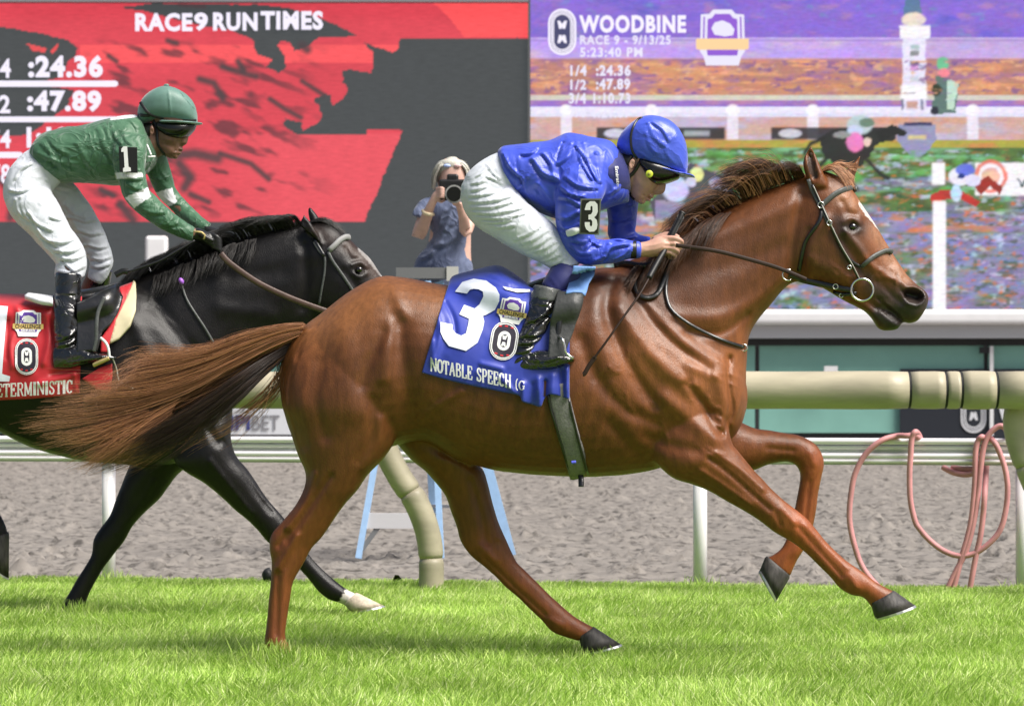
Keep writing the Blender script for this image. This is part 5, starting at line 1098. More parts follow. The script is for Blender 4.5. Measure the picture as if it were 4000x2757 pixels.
S1([(3172, 722), (3195, 772), (3218, 822), (3244, 880), (3284, 963), (3326, 1034), (3356, 1092)], .010, .005, 'cheekpiece', M_BLACKL, br1, lift=.008, mirror=True)
S1([(3178, 728), (3200, 776), (3222, 826), (3248, 882), (3288, 963), (3330, 1034), (3358, 1090)], .004, .004, 'cheek_cord', M_BRAIDW, br1, lift=.013)
S1([(3340, 742), (3325, 735), (3295, 742), (3262, 758), (3235, 780), (3208, 804)], .021, .009, 'browband', M_GREYL, br1, lift=.008, mirror=True)
S1([(3486, 986), (3468, 978), (3440, 988), (3410, 1004), (3386, 1024), (3366, 1042)], .019, .010, 'noseband', M_GREYL, br1, lift=.007, mirror=True)
S1([(3366, 1042), (3340, 1030), (3300, 990), (3250, 890)], .012, .006, 'noseband_strap', M_BLACKL, br1, lift=.004)
S1([(3210, 818), (3206, 850), (3190, 880), (3165, 915), (3145, 948), (3132, 1000), (3120, 1060)], .014, .006, 'throatlatch', M_BLACKL, br1, lift=.005, mirror=True)
S1([(3085, 1070), (3140, 1092), (3200, 1106), (3270, 1122), (3335, 1134)], .020, .006, 'rein_end', M_BLACKL, br1, lift=.010, mirror=True)
S1([(3345, 1145), (3290, 1150), (3255, 1140)], .014, .006, 'bit_strap', M_BLACKL, br1, lift=.008)
ringt(W(3368, 1132, D1-.085), .040, .0042, 'bit_ring', M_STEEL, br1); ringt(W(3368, 1132, D1+.085), .040, .0042, 'bit_ring', M_STEEL, br1)
for x, y, s in ((3238, 872, .009), (3205, 802, .011), (3316, 1045, .007), (3262, 1120, .009), (3284, 1155, .007)):
    loc, _ = hit(bvh1, x, y); ringt((loc.x, loc.y-.016, loc.z), s, .002, 'buckle', M_STEEL, br1)
ringt(W(3078, 1074, D1-.10), .020, .003, 'martingale_ring', M_STEEL, br1, a0=60, a1=300)
def freeline(pts, r, name, m, parent, flat=1.0, n=8, sub=8):
    P = catmull([W(x, y, d) for x, y, d in pts], sub); mb = MB(); mb.tube(P, r, n, True, flat=flat); return mb.build(name, m, parent, smooth=True)
freeline([(2640, 958, D1-.19), (2760, 974, D1-.19), (2833, 988, D1-.18), (2930, 1014, D1-.16), (3020, 1040, D1-.13), (3085, 1064, D1-.12), (3150, 1092, D1-.12)], .0075, 'rein', M_LEATHER, br1, flat=.3)
freeline([(2640, 958, D1+.02), (2760, 960, D1+.14), (2930, 1004, D1+.18), (3150, 1082, D1+.12)], .009, 'rein', M_LEATHER, br1, flat=.35)
S1([(2632, 1000), (2612, 1050), (2602, 1110), (2604, 1160), (2627, 1213), (2702, 1270), (2811, 1323), (2905, 1355)], .013, .006, 'neck_strap', M_BLACKL, br1, lift=.008)
S1([(2478, 1050), (2480, 1115), (2500, 1152), (2532, 1162), (2568, 1146), (2590, 1100), (2612, 1040)], .020, .010, 'rein_loop', M_BLACKL, br1, lift=.012)
S1([(2400, 1040), (2450, 1030), (2520, 1040), (2600, 1015)], .024, .012, 'rein_bridge', M_BLACKL, br1, lift=.02)
ringt(W(2905, 1358, D1-.06), .012, .003, 'breast_ring', M_STEEL, br1)
# bridle 2
br2 = empty('bridle', tuple(W(1300, 1000, D2-.1)), 'dark bridle with pale browband and brown reins on the black horse', 'bridle')
S2 = lambda *a, **k: strap(bvh2, D2, *a, **k)
M_PALE = mat('pale band', (.26, .26, .26), rough=.6)
S2([(1364, 926), (1350, 926), (1328, 938), (1310, 956), (1284, 980)], .026, .014, 'browband', M_PALE, br2, lift=.008, mirror=True)
S2([(1225, 930), (1245, 965), (1268, 1003)], .014, .006, 'headpiece', M_BLACKL, br2, lift=.008)
S2([(1282, 984), (1300, 1020), (1335, 1070), (1375, 1130), (1420, 1200), (1460, 1270)], .013, .006, 'cheekpiece', M_GREYL, br2, lift=.008, mirror=True)
S2([(1225, 945), (1250, 985), (1268, 1003), (1268, 1060), (1258, 1120), (1246, 1190)], .010, .006, 'throatlatch', M_GREYL, br2, lift=.006, mirror=True)
freeline([(862, 990, D2-.2), (900, 1030, D2-.2), (1000, 1100, D2-.18), (1100, 1150, D2-.16), (1200, 1190, D2-.14), (1300, 1225, D2-.12), (1480, 1290, D2-.1)], .013, 'rein', mat('brown rein', (.085, .05, .04), rough=.4, noise=.2), br2, flat=.35)
freeline([(862, 985, D2+.02), (1000, 1060, D2+.15), (1300, 1200, D2+.16), (1480, 1290, D2+.1)], .011, 'rein', M_LEATHER, br2, flat=.35)
S2([(706, 1085), (712, 1120), (730, 1170), (760, 1220), (800, 1280), (838, 1345)], .010, .006, 'breast_strap', M_GREYL, br2, lift=.008)
S2([(838, 1345), (870, 1358), (900, 1372)], .010, .006, 'breast_strap', M_GREYL, br2, lift=.008)
mb = MB(); b_ = ball(708, 1098, 10, D2, off=-.21, ry=14, rot=.5); mk('neck_tag', b_[0], b_[1], mat('violet tag', (.35, .12, .6), rough=.4), br2)
# ------------------------------------------------------------------ fabrics
M_SKIN1 = mat('skin', (.58, .33, .25), rough=.5, noise=.12, nscale=30, sss=.08); M_SKIN2 = mat('dark tan skin', (.20, .10, .065), rough=.45, noise=.2, nscale=30, sss=.05); M_SKIN3 = mat('fair skin', (.60, .38, .31), rough=.5, noise=.08, sss=.08)
M_SILKB = mat('royal blue satin', (.050, .088, .60), rough=.42, sheen=.2, coat=.05, noise=.10, nscale=12, crinkle=.34, cscale=7); M_BLUEH = mat('blue helmet silk', (.055, .10, .62), rough=.38, sheen=.4, coat=.1, noise=.06, nscale=14, crinkle=.25, cscale=9)
M_NAVY = mat('navy cloth', (.018, .022, .14), rough=.6, sheen=.3); M_LBLUE = mat('light blue cloth', (.17, .33, .72), rough=.55, sheen=.2, noise=.08)
M_BREECH = mat('white breeches cloth', (.64, .67, .73), rough=.6, sheen=.3, noise=.05, nscale=16, crinkle=.28, cscale=11); M_GREEN = mat('green silk', (.050, .165, .072), rough=.45, sheen=.4, noise=.12, nscale=12, coat=.1)
M_GREENH = mat('green helmet cloth', (.115, .22, .185), rough=.5, sheen=.4, noise=.10, nscale=25, bump=.1, bscale=300); M_WCLOTH = mat('white cloth', (.76, .77, .8), rough=.6, sheen=.2, noise=.05)
M_BOOT = mat('patent black leather', (.008, .008, .009), rough=.14, coat=1.0, spec=.6, crinkle=.5, cscale=12); M_RUB = mat('black rubber', (.01, .01, .01), rough=.5); M_LENS = mat('goggle lens', (.004, .0045, .003), rough=.2, coat=.1)
M_YEL = mat('yellow plastic', (.55, .62, .05), rough=.4); M_BLK = mat('black plastic', (.012, .012, .012), rough=.35); M_WH = mat('white print', (.82, .82, .82), rough=.5); M_FRM = mat('grey plastic frame', (.16, .17, .14), rough=.4)
M_GOLD = mat('gold trim', (.62, .48, .20), rough=.35, metal=.3); M_HAIRD = mat('dark hair', (.012, .01, .008), rough=.6)

def garment(name, parts, voxel, folds, D, m, parent, amp=.003, freq=(14, 14, 14), seed=1, smooth=4, paint=None, ridge=1.0):
    V, F, E = union(parts, voxel, smooth, True)
    if folds: V = sculpt(V, F, folds, D, far=True)
    N = vnormals(V, F); q = fbm(V*np.array(freq), 3, seed); q = (1-np.abs(q)*2.6)*ridge*.5+.5*fbm(V*np.array(freq)*.6, 2, seed+5)
    V = V+N*(q*amp)[:, None]; V = relax(V, E, 1, .3)
    o = mk(name, V, F, m, parent)
    if paint: set_color(o, paint(V))
    o['_'] = 0; del o['_']
    return o, V, F
def fold(x0, y0, x1, y1, w=6, h=.006, bend=0):
    mx, my = (x0+x1)/2-(y1-y0)*bend, (y0+y1)/2+(x1-x0)*bend
    return [([(x0, y0), (mx, my), (x1, y1)], w, h), ([(x0, y0+w*1.5), (mx, my+w*1.5), (x1, y1+w*1.5)], w*.9, -h*.9)]
def finger(pts, r, D, off):
    return limb([(p[0], p[1], r*(1-.12*i), off+(p[2] if len(p) > 2 else 0)) for i, p in enumerate(pts)], D, n=10, sub=4, dome=.9)

# ------------------------------------------------------------------ jockey in blue
j1 = empty('person', tuple(W(2100, 900, D1)), 'jockey in royal blue silks and helmet crouched over the chestnut horse, white breeches', 'person')
a1 = -.17
B = []
B.append(loft([(2600, 560, 2430, 560, .08), (2640, 640, 2432, 600, .085), (2650, 684, 2440, 630, .08), (2608, 700, 2442, 662, .078), (2584, 716, 2446, 690, .072), (2558, 742, 2450, 718, .064), (2540, 760, 2455, 742, .053), (2524, 776, 2464, 764, .042), (2506, 790, 2478, 780, .025)], D1, n=24, dome=.3))
B.append(loft([(2606, 704, 2570, 698, .011), (2602, 722, 2562, 716, .013), (2600, 738, 2556, 730, .017), (2595, 751, 2552, 742, .019), (2582, 759, 2550, 750, .015), (2568, 761, 2548, 756, .008)], D1, n=14, dome=.4))
B += [ball(2546, 768, 9, D1, ry=6, rd=20, rot=-.6), ball(2534, 781, 9, D1, ry=6, rd=18, rot=-.6), ball(2508, 786, 15, D1, ry=12, rd=20), ball(2468, 640, 12, D1, off=-.082, ry=22, rd=6, rot=-.3), ball(2468, 640, 12, D1, off=.082, ry=22, rd=6, rot=-.3)]
B.append(loft([(2250, 640, 2280, 760, .07), (2340, 610, 2370, 740, .07), (2420, 600, 2440, 742, .06), (2460, 600, 2470, 750, .06)], D1, n=20))
B.append(loft([(1970, 650, 1970, 740, .08), (2100, 620, 2120, 760, .10), (2280, 610, 2320, 770, .11), (2380, 620, 2400, 740, .08)], D1, n=20))
B.append(limb([(2300, 670, 40, a1+.06), (2262, 780, 40, a1+.01), (2262, 930, 36, a1), (2300, 980, 34, a1), (2400, 978, 30, a1), (2480, 976, 27, a1+.01), (2520, 972, 28, a1+.02)], D1, n=14))
B.append(limb([(2400, 660, 50, .12), (2430, 800, 42, .14), (2432, 920, 36, .14), (2500, 950, 30, .12), (2560, 955, 24, .07)], D1, n=14))
B.append(limb([(2000, 700, 90, 0), (1920, 760, 80, -.06), (2030, 870, 70, -.12), (2200, 1010, 48, -.14), (2140, 1180, 40, -.2), (2050, 1380, 30, -.24), (2100, 1400, 30, -.26), (2190, 1405, 24, -.26)], D1, n=14))
B.append(limb([(2000, 700, 90, 0), (1920, 760, 80, .06), (2030, 870, 70, .12), (2200, 1010, 48, .16), (2140, 1180, 40, .24), (2050, 1380, 30, .30), (2100, 1400, 30, .30), (2190, 1405, 24, .30)], D1, n=14))
# near hand: fist on the rein and whip
B.append(loft([(2490, 950, 2492, 1002, .026, a1+.01), (2530, 941, 2532, 1004, .034, a1+.02), (2572, 924, 2578, 1003, .040, a1+.025), (2612, 922, 2614, 1000, .038, a1+.03), (2630, 930, 2630, 996, .03, a1+.035)], D1, n=18, dome=.5))
for pts, r in (([(2596, 932, 0), (2640, 932, -.012), (2664, 946, -.006), (2652, 962, .012), (2630, 958, .02)], 12.5), ([(2594, 950, 0), (2632, 952, -.014), (2656, 966, -.008), (2644, 980, .012), (2622, 974, .02)], 12), ([(2590, 968, 0), (2624, 970, -.014), (2648, 984, -.008), (2636, 996, .012), (2616, 990, .02)], 11.5), ([(2584, 984, 0), (2614, 986, -.012), (2637, 1000, -.006), (2628, 1010, .010), (2610, 1004, .018)], 10)):
    B.append(finger(pts, r, D1, a1+.012))
B.append(finger([(2556, 934, .01), (2592, 918, .0), (2622, 914, -.004), (2650, 926, 0)], 12, D1, a1+.04))
# far hand
B.append(loft([(2550, 935, 2552, 975, .024, .06), (2600, 925, 2600, 975, .034, .03), (2630, 930, 2630, 970, .03, .02)], D1, n=14))
for k in range(4): B.append(finger([(2620, 930+k*13, 0), (2655, 934+k*13, .01), (2660, 946+k*13, .02), (2640, 950+k*13, .02)], 10, D1, .02))
Vb, Fb, Eb = union(B, .0042, 3, True)
Vb = sculpt(Vb, Fb, [([(2512, 762), (2530, 770), (2548, 776)], 3.5, -.008), ([(2520, 782), (2532, 790)], 3, -.005), ([(2575, 752), (2582, 755)], 4, -.006), ([(2552, 735), (2530, 760)], 5, -.004), ([(2560, 748), (2556, 760)], 5, -.004), ([(2490, 700), (2520, 730), (2540, 745)], 16, .004), ([(2470, 640), (2472, 650)], 6, -.006),
  ([(2530, 742), (2545, 760)], 5, -.003), ([(2600, 942), (2628, 944)], 3.5, -.003), ([(2598, 960), (2624, 962)], 3.5, -.003), ([(2594, 978), (2618, 979)], 3.5, -.003), ([(2520, 960), (2560, 955), (2600, 940)], 3, .0015), ([(2520, 980), (2560, 975), (2590, 965)], 3, .0015)], D1)
bj1 = mk('body', Vb, Fb, M_SKIN1, j1)
# silks
Tn = [loft([(1946, 592, 1954, 650, .10), (1962, 574, 1972, 728, .15), (2005, 566, 2014, 785, .17), (2070, 560, 2075, 812, .178), (2150, 548, 2170, 852, .18), (2226, 521, 2260, 850, .185), (2310, 538, 2340, 825, .185), (2385, 555, 2410, 800, .14), (2425, 600, 2452, 790, .075)], D1, n=36, dome=.15, p=2.3)]
Tn.append(limb([(2320, 650, 88, a1+.07), (2275, 720, 96, a1+.02), (2252, 800, 84, a1), (2250, 870, 80, a1), (2258, 935, 68, a1), (2288, 978, 58, a1), (2350, 985, 47, a1), (2415, 978, 46, a1), (2458, 976, 36, a1), (2476, 976, 33, a1+.005), (2500, 976, 31, a1+.01)], D1, n=24, sub=5, dome=.1))
Tn.append(limb([(2400, 680, 80, .09), (2428, 780, 66, .13), (2430, 860, 55, .14), (2432, 920, 52, .14), (2480, 950, 38, .13), (2540, 956, 30, .09)], D1, n=20, dome=.1))
Tn.append(loft([(2385, 575, 2440, 770, .088), (2412, 580, 2452, 750, .072), (2440, 600, 2462, 745, .068)], D1, n=20, dome=.05))
fl = []
for x0, y0, x1, y1, w, h, b in ((2245, 530, 2310, 700, 7, .010, .08), (2250, 570, 2330, 715, 6, .009, -.05), (2280, 560, 2338, 712, 6, .009, .1), (2330, 600, 2345, 715, 6, .010, .05), (2365, 590, 2348, 712, 6, .009, 0), (2205, 690, 2330, 735, 7, .009, .12), (2180, 640, 2230, 560, 8, .008, .2), (2200, 560, 2185, 700, 7, -.012, .1),
   (2178, 720, 2280, 770, 7, .012, .12), (2180, 770, 2260, 800, 8, .008, -.1), (2178, 850, 2255, 830, 8, .010, .15), (2178, 880, 2260, 880, 7, .009, .2), (2190, 905, 2260, 905, 6, .008, .1), (2240, 940, 2320, 925, 6, .008, .2), (2230, 960, 2300, 990, 7, .009, .2), (2290, 1010, 2330, 940, 7, .012, -.2), (2320, 1020, 2380, 950, 8, .010, .25), (2350, 1020, 2450, 955, 7, .010, -.2), (2400, 1015, 2455, 975, 6, .008, .1), (2300, 930, 2340, 960, 6, .007, .1),
   (1965, 600, 2030, 690, 7, .010, .1), (2010, 570, 2035, 720, 7, -.010, .05), (2040, 600, 2110, 560, 10, .008, .2), (2080, 620, 2180, 700, 12, .010, .15), (2120, 600, 2160, 690, 9, .009, -.1), (2020, 740, 2060, 690, 8, .010, .1), (2040, 700, 2075, 800, 8, .010, .05), (1970, 690, 2010, 770, 8, -.008, .1), (2100, 720, 2160, 800, 14, .008, 0),
   (2385, 860, 2470, 850, 6, .006, .1), (2385, 930, 2480, 925, 6, .008, .1), (2440, 800, 2480, 800, 5, .006, .1), (2380, 760, 2440, 700, 8, .008, .1), (2350, 800, 2400, 740, 8, .008, .1)):
    fl += fold(x0, y0, x1, y1, w*.8, h*1.5, b)
jk, Vj, Fj = garment('jacket', Tn, .006, fl, D1, M_SILKB, j1, amp=.0045, freq=(16, 12, 11), seed=4)
cf = limb([(2464, 976, 35, a1), (2486, 976, 34.5, a1+.005)], D1, n=20, dome=.02); mk('cuff_band', *cf, M_BLK, j1)
# navy collar panel
cl_ = garment('collar', [loft([(2362, 585, 2372, 780, .168, 0), (2392, 575, 2412, 782, .146, 0), (2420, 590, 2446, 768, .112, 0), (2444, 620, 2462, 750, .082, 0)], D1, n=22, dome=.05)], .006, fold(2380, 620, 2400, 740, 5, .004), D1, M_NAVY, j1, amp=.003, seed=8)
bj = BVHTree.FromPolygons([Vector(v) for v in cl_[1]], [tuple(int(i) for i in f) for f in cl_[2]])
def bmapf(bv, D, lift=.004, fb=-.1):
    def f(x, y, l=0.0):
        loc, n_ = hit(bv, x, y); return W(x, y, (loc.y if loc is not None else D+fb)-lift-l)
    return f
V_, F_, mx = text_shape('Emirates', .02); mf = bmapf(bj, D1, .008, -.14)
split_letters('lettering', [mf(2402+8*(v[0]/mx[0])+13*(v[1]/mx[1]), 650+v[0]/mx[0]*86) for v in V_], F_, M_WH, j1)
# breeches
Bn = [limb([(2010, 690, 112, -.03), (1950, 718, 112, -.05), (1906, 752, 108, -.07), (1930, 800, 108, -.10), (2000, 862, 94, -.13), (2060, 905, 87, -.14), (2114, 942, 80, -.145), (2165, 985, 66, -.15), (2205, 1022, 58, -.15), (2215, 1042, 56, -.15)], D1, n=26, sub=5, dome=.15),
      limb([(2010, 690, 108, .03), (1950, 718, 108, .05), (1910, 752, 104, .07), (1936, 800, 100, .10), (2000, 858, 88, .13), (2114, 936, 74, .15), (2200, 1010, 56, .17), (2215, 1042, 52, .18)], D1, n=22, dome=.15)]
fb_ = []
for k, (x0, y0, x1, y1) in enumerate(((1840, 718, 1890, 708), (1845, 745, 1895, 730), (1835, 765, 1960, 742), (1835, 790, 2010, 762), (1838, 812, 2000, 790), (1845, 832, 2040, 812), (1860, 850, 2050, 835), (1880, 868, 2000, 858), (1905, 882, 2010, 882), (2010, 935, 2110, 885), (2035, 955, 2140, 900), (2060, 975, 2150, 925), (2090, 985, 2170, 945), (2110, 1010, 2185, 960), (1860, 690, 1900, 660), (1900, 640, 1950, 700), (1930, 610, 1950, 700), (1960, 720, 1900, 690), (2120, 1025, 2190, 990), (2150, 1040, 2210, 1005))):
    fb_ += fold(x0, y0, x1, y1, 4.2, .009, .06)
garment('breeches', Bn, .006, fb_, D1, M_BREECH, j1, amp=.0035, freq=(10, 10, 26), seed=12)
garment('knee_cuff', [limb([(2222, 1040, 56, -.155), (2196, 1090, 60, -.17), (2160, 1140, 54, -.18)], D1, n=22, dome=.08)], .007, fold(2130, 1060, 2180, 1130, 6, .004), D1, M_NAVY, j1, amp=.003, seed=14)
garment('knee_cuff', [limb([(2222, 1040, 52, .18), (2196, 1090, 54, .20), (2160, 1140, 48, .22)], D1, n=18, dome=.08)], .007, None, D1, M_NAVY, j1, amp=.003, seed=14)
def boot(side, name='boot'):
    o_ = lambda v: v if side < 0 else -v+.04
    q = [loft([(2084, 1118, 2190, 1140, .056, o_(-.22)), (2062, 1180, 2180, 1205, .056, o_(-.235)), (2046, 1245, 2156, 1258, .052, o_(-.245)), (2020, 1312, 2122, 1318, .046, o_(-.255)), (1998, 1370, 2090, 1368, .040, o_(-.26)), (1992, 1420, 2070, 1420, .036, o_(-.262))], D1, n=24, dome=.15),
         loft([(1992, 1400, 1993, 1466, .026, o_(-.262)), (2030, 1380, 2034, 1464, .038, o_(-.266)), (2090, 1366, 2096, 1453, .044, o_(-.272)), (2150, 1368, 2156, 1443, .046, o_(-.278)), (2205, 1376, 2210, 1430, .042, o_(-.282)), (2238, 1390, 2240, 1415, .026, o_(-.284))], D1, n=20, dome=.3)]
    f_ = []
    for x0, y0, x1, y1, w, h, b in ((2062, 1185, 2175, 1190, 4, .004, .03), (2050, 1260, 2150, 1200, 9, .012, .1), (2060, 1300, 2160, 1215, 8, .012, -.1), (2040, 1310, 2140, 1290, 8, .010, .1), (2030, 1340, 2120, 1320, 7, .010, .1), (2010, 1380, 2110, 1340, 8, .010, .1), (2000, 1430, 2100, 1375, 8, .008, -.1), (2100, 1370, 2200, 1372, 7, .006, .05), (2060, 1400, 2180, 1395, 7, .006, .1), (2110, 1130, 2100, 1180, 6, .006, 0), (2160, 1140, 2140, 1190, 7, .008, 0)):
        f_ += fold(x0, y0, x1, y1, w, h, b)
    return garment(name, q, .0055, f_, D1, M_BOOT, j1, amp=.004, freq=(16, 10, 20), seed=17, smooth=3)
boot(-1); boot(1)
garment('boot_cuff', [loft([(2086, 1112, 2193, 1134, .060, -.22), (2074, 1150, 2186, 1166, .060, -.228), (2068, 1166, 2183, 1184, .060, -.23)], D1, n=24, dome=.02)], .005, None, D1, M_GREYL, j1, amp=.002, seed=18)
# helmet
H = loft([(2410, 560, 2414, 582, .02), (2420, 534, 2434, 606, .055), (2448, 497, 2462, 624, .085), (2500, 461, 2498, 642, .105), (2555, 454, 2543, 660, .112), (2608, 469, 2596, 675, .108), (2648, 502, 2640, 687, .095), (2673, 545, 2664, 692, .075), (2684, 595, 2678, 692, .05), (2686, 640, 2682, 684, .02)], D1, n=34, dome=.12, p=2.7)
fh = []
for x0, y0, x1, y1, w, h, b in ((2530, 480, 2590, 570, 6, .007, .12), (2545, 475, 2610, 550, 6, .007, -.1), (2520, 520, 2560, 600, 7, .005, .1), (2590, 560, 2640, 650, 8, .004, .1), (2500, 600, 2600, 650, 6, .005, .05), (2560, 630, 2660, 668, 5, .005, .03)): fh += fold(x0, y0, x1, y1, w, h, b)
hm, Vm, Fm = garment('helmet', [H], .006, fh, D1, M_BLUEH, j1, amp=.0025, freq=(18, 12, 12), seed=21)
garment('helmet_peak', [loft([(2560, 650, 2558, 666, .09), (2590, 656, 2588, 672, .098), (2640, 670, 2637, 684, .094), (2680, 678, 2676, 690, .076), (2704, 684, 2701, 693, .05), (2714, 690, 2712, 695, .02)], D1, n=20, dome=.2)], .004, None, D1, M_BLUEH, j1, amp=.001)
bvhm = BVHTree.FromPolygons([Vector(v) for v in Vm], [tuple(int(i) for i in f) for f in Fm])
strap(bvhm, D1, [(2510, 460), (2490, 470), (2470, 508), (2464, 548), (2470, 590), (2490, 620)], .010, .004, 'helmet_band', M_BLK, j1, lift=.003, step=8, mirror=True)
bk, Vk, Fk = garment('goggles', [loft([(2498, 618, 2500, 660, .092, 0), (2552, 622, 2528, 712, .100, 0), (2594, 632, 2564, 726, .096, 0), (2628, 648, 2606, 718, .084, 0), (2656, 670, 2644, 704, .055, 0)], D1, n=26, dome=.2, p=2.6)], .004, [([(2540, 676), (2542, 680)], 14, .004)], D1, M_LENS, j1, amp=.0005)
e = ball(2536, 680, 15, D1, off=-.104, ry=15, rd=4); mk('goggle_vent', e[0], e[1], M_YEL, j1); e = ball(2536, 680, 6, D1, off=-.109, ry=6, rd=3); mk('vent_hole', e[0], e[1], mat('olive vent', (.3, .32, .05)), j1)
bvhb = BVHTree.FromPolygons([Vector(v) for v in Vb], [tuple(int(i) for i in f) for f in Fb])
strap(bvhb, D1, [(2500, 632), (2480, 668), (2456, 694), (2448, 720), (2456, 752), (2480, 780)], .013, .006, 'chin_strap', M_BLK, j1, lift=.005, step=7, mirror=True)
mk('hair', *loft([(2420, 590, 2426, 650, .06), (2440, 600, 2446, 680, .079), (2462, 600, 2462, 640, .082)], D1, n=20), M_HAIRD, j1)
# arm number
pl = lambda x, y, l=0.0: W(x, y, D1-.285-l+(y-776)*.00012)
def placard(name, c, fw, frame, face, digit_polys, mapf, parent, dark):
    n = MB(); P = [mapf(x, y, 0) for x, y in c]; Q = [(p[0], p[1]+.012, p[2]) for p in P]; n.add(P+Q, [(0, 1, 2, 3), (7, 6, 5, 4)]+[(i, i+4, (i+1) % 4+4, (i+1) % 4) for i in range(4)])
    o = n.build(name, frame, parent); cx = sum(p[0] for p in c)/4; cy = sum(p[1] for p in c)/4
    shape2d('number_face', [[(cx+(x-cx)*fw, cy+(y-cy)*(1-(1-fw)*.6)) for x, y in c]], mapf, face, o, .003)
    for d in digit_polys: shape2d('digit', [d], mapf, dark, o, .006)
    return o
d3 = [(330, 950), (345, 900), (380, 875), (425, 875), (452, 905), (455, 975), (440, 1010), (420, 1030), (445, 1055), (452, 1100), (445, 1140), (420, 1165), (375, 1168), (345, 1145), (330, 1110), (330, 1075), (378, 1075), (378, 1105), (390, 1118), (400, 1105), (402, 1070), (390, 1050), (365, 1050), (365, 1005), (390, 1000), (404, 975), (404, 930), (394, 918), (384, 930), (384, 960), (330, 960)]
placard('arm_number', [(2268, 776), (2349, 776), (2340, 918), (2263, 914)], .86, M_FRM, M_BLK, [[(2150+x/2.455, 430+y/2.455) for x, y in d3]], pl, j1, M_WH)
mk('arm_band', *limb([(2216, 912, 14, a1-.06), (2240, 905, 15, a1-.085), (2262, 898, 12, a1-.09)], D1, n=10), M_WCLOTH, j1)
# whip
wp = empty('whip', tuple(W(2640, 960, D1+a1)), 'black riding whip with ribbed handle held in the blue jockey\'s fist', 'whip')
freeline([(2664, 836, D1-.13), (2648, 872, D1-.14), (2628, 910, D1-.15), (2606, 960, D1-.16), (2570, 1022, D1-.2), (2535, 1086, D1-.24)], .0105, 'handle', M_RUB, wp)
freeline([(2535, 1086, D1-.24), (2497, 1152, D1-.28), (2440, 1232, D1-.31), (2380, 1318, D1-.33), (2320, 1400, D1-.335)], .0042, 'shaft', M_LEATHER, wp)
freeline([(2325, 1394, D1-.335), (2300, 1430, D1-.335), (2284, 1458, D1-.335), (2276, 1462, D1-.335)], .008, 'flap', M_LEATHER, wp, flat=.3)
for k in range(9):
    t = k/8; x, y = 2658-(2658-2622)*t, 848+(918-848)*t; ringt(W(x, y, D1-.138-.012*t), .0112, .0018, 'grip_rib', M_BLK, wp, tilt=4)
mk('pommel', *ball(2666, 832, 15, D1, off=-.13, ry=7, rot=-.5), M_RUB, wp)

# ------------------------------------------------------------------ saddle cloths and saddles
def drape(name, top, bottom, bvh, D, m, parent, nu=70, nv=46, lift=.012, amp=.006, folds=None, seed=1, sm=14, extra=0.0):
    """near face follows the horse as seen from the side; mirrored over the back for the far side"""
    T = catmull(top, 8); Bt = catmull(bottom, 8) if len(bottom) > 2 else np.array(bottom, float)
    def res(P, n):
        L = np.r_[0, np.cumsum(np.hypot(*np.diff(P, axis=0).T))]; t = np.linspace(0, L[-1], n); return np.stack([np.interp(t, L, P[:, c]) for c in range(2)], 1)
    T = res(T, nu); Bt = res(Bt, nu); v = np.linspace(0, 1, nv)[:, None, None]
    P = T[None]*(1-v)+Bt[None]*v; Yd = np.full((nv, nu), np.nan)
    for i in range(nv):
        for j in range(nu):
            loc, _ = hit(bvh, P[i, j, 0], P[i, j, 1])
            if loc is not None and abs(loc.y-D) < .6: Yd[i, j] = loc.y
    for j in range(nu):
        c = Yd[:, j]; ok = ~np.isnan(c)
        if ok.any():
            f = np.where(ok)[0][0]; c[:f] = np.linspace(D-.02, c[f], f+1)[:-1]; c[np.isnan(c)] = c[ok][-1]
        else: c[:] = D-.1
    for _ in range(sm):
        Z = Yd.copy(); Z[1:-1] = (Yd[:-2]+Yd[2:]+2*Yd[1:-1])/4; Z[:, 1:-1] = (Z[:, :-2]+Z[:, 2:]+2*Z[:, 1:-1])/4; Z[0] = Yd[0]; Yd = np.minimum(Z, Yd+.02)
    Yd = Yd-lift*np.minimum(1, np.arange(nv)/5)[:, None]; Yd[0] = D-.004
    pp = np.stack([P[..., 0].ravel()/90, P[..., 1].ravel()/90, np.zeros(nu*nv)], 1); w = (fbm(pp, 3, seed).reshape(nv, nu))*amp*np.linspace(.3, 1.4, nv)[:, None]
    Yd = Yd-w
    if folds:
        for line, wd, h in folds:
            Yd = Yd-h*np.exp(-(seg_dist(P.reshape(-1, 2), catmull(line, 4) if len(line) > 2 else line).reshape(nv, nu)/wd)**2)
    X = np.stack([(P[..., 0]-2000)/K*Yd, Yd, CH+(YH-P[..., 1])/K*Yd], -1).reshape(-1, 3)
    far = X.copy(); far[:, 1] = 2*D-far[:, 1]; n = nu*nv
    i = np.arange(nv-1)[:, None]*nu+np.arange(nu-1)[None]; F = np.stack([i, i+nu, i+nu+1, i+1], -1).reshape(-1, 4)
    seam = np.stack([np.arange(nu-1), np.arange(1, nu), n+np.arange(1, nu), n+np.arange(nu-1)], 1)
    o = mk(name, np.vstack([X, far]), np.vstack([F, F[:, ::-1]+n, seam]), m, parent)
    md = o.modifiers.new('t', 'SOLIDIFY'); md.thickness = .0025; md.offset = -1
    bv = BVHTree.FromPolygons([Vector(v) for v in X], [tuple(int(k) for k in f) for f in F])
    return o, bv
M_CLB = mat('blue saddle cloth', (.026, .048, .38), rough=.5, sheen=.3, coat=.08, noise=.08, nscale=10); M_CLR = mat('red saddle cloth', (.52, .018, .028), rough=.5, sheen=.3, noise=.10, nscale=10); M_NUM = mat('white number', (.72, .76, .86), rough=.55, noise=.04)
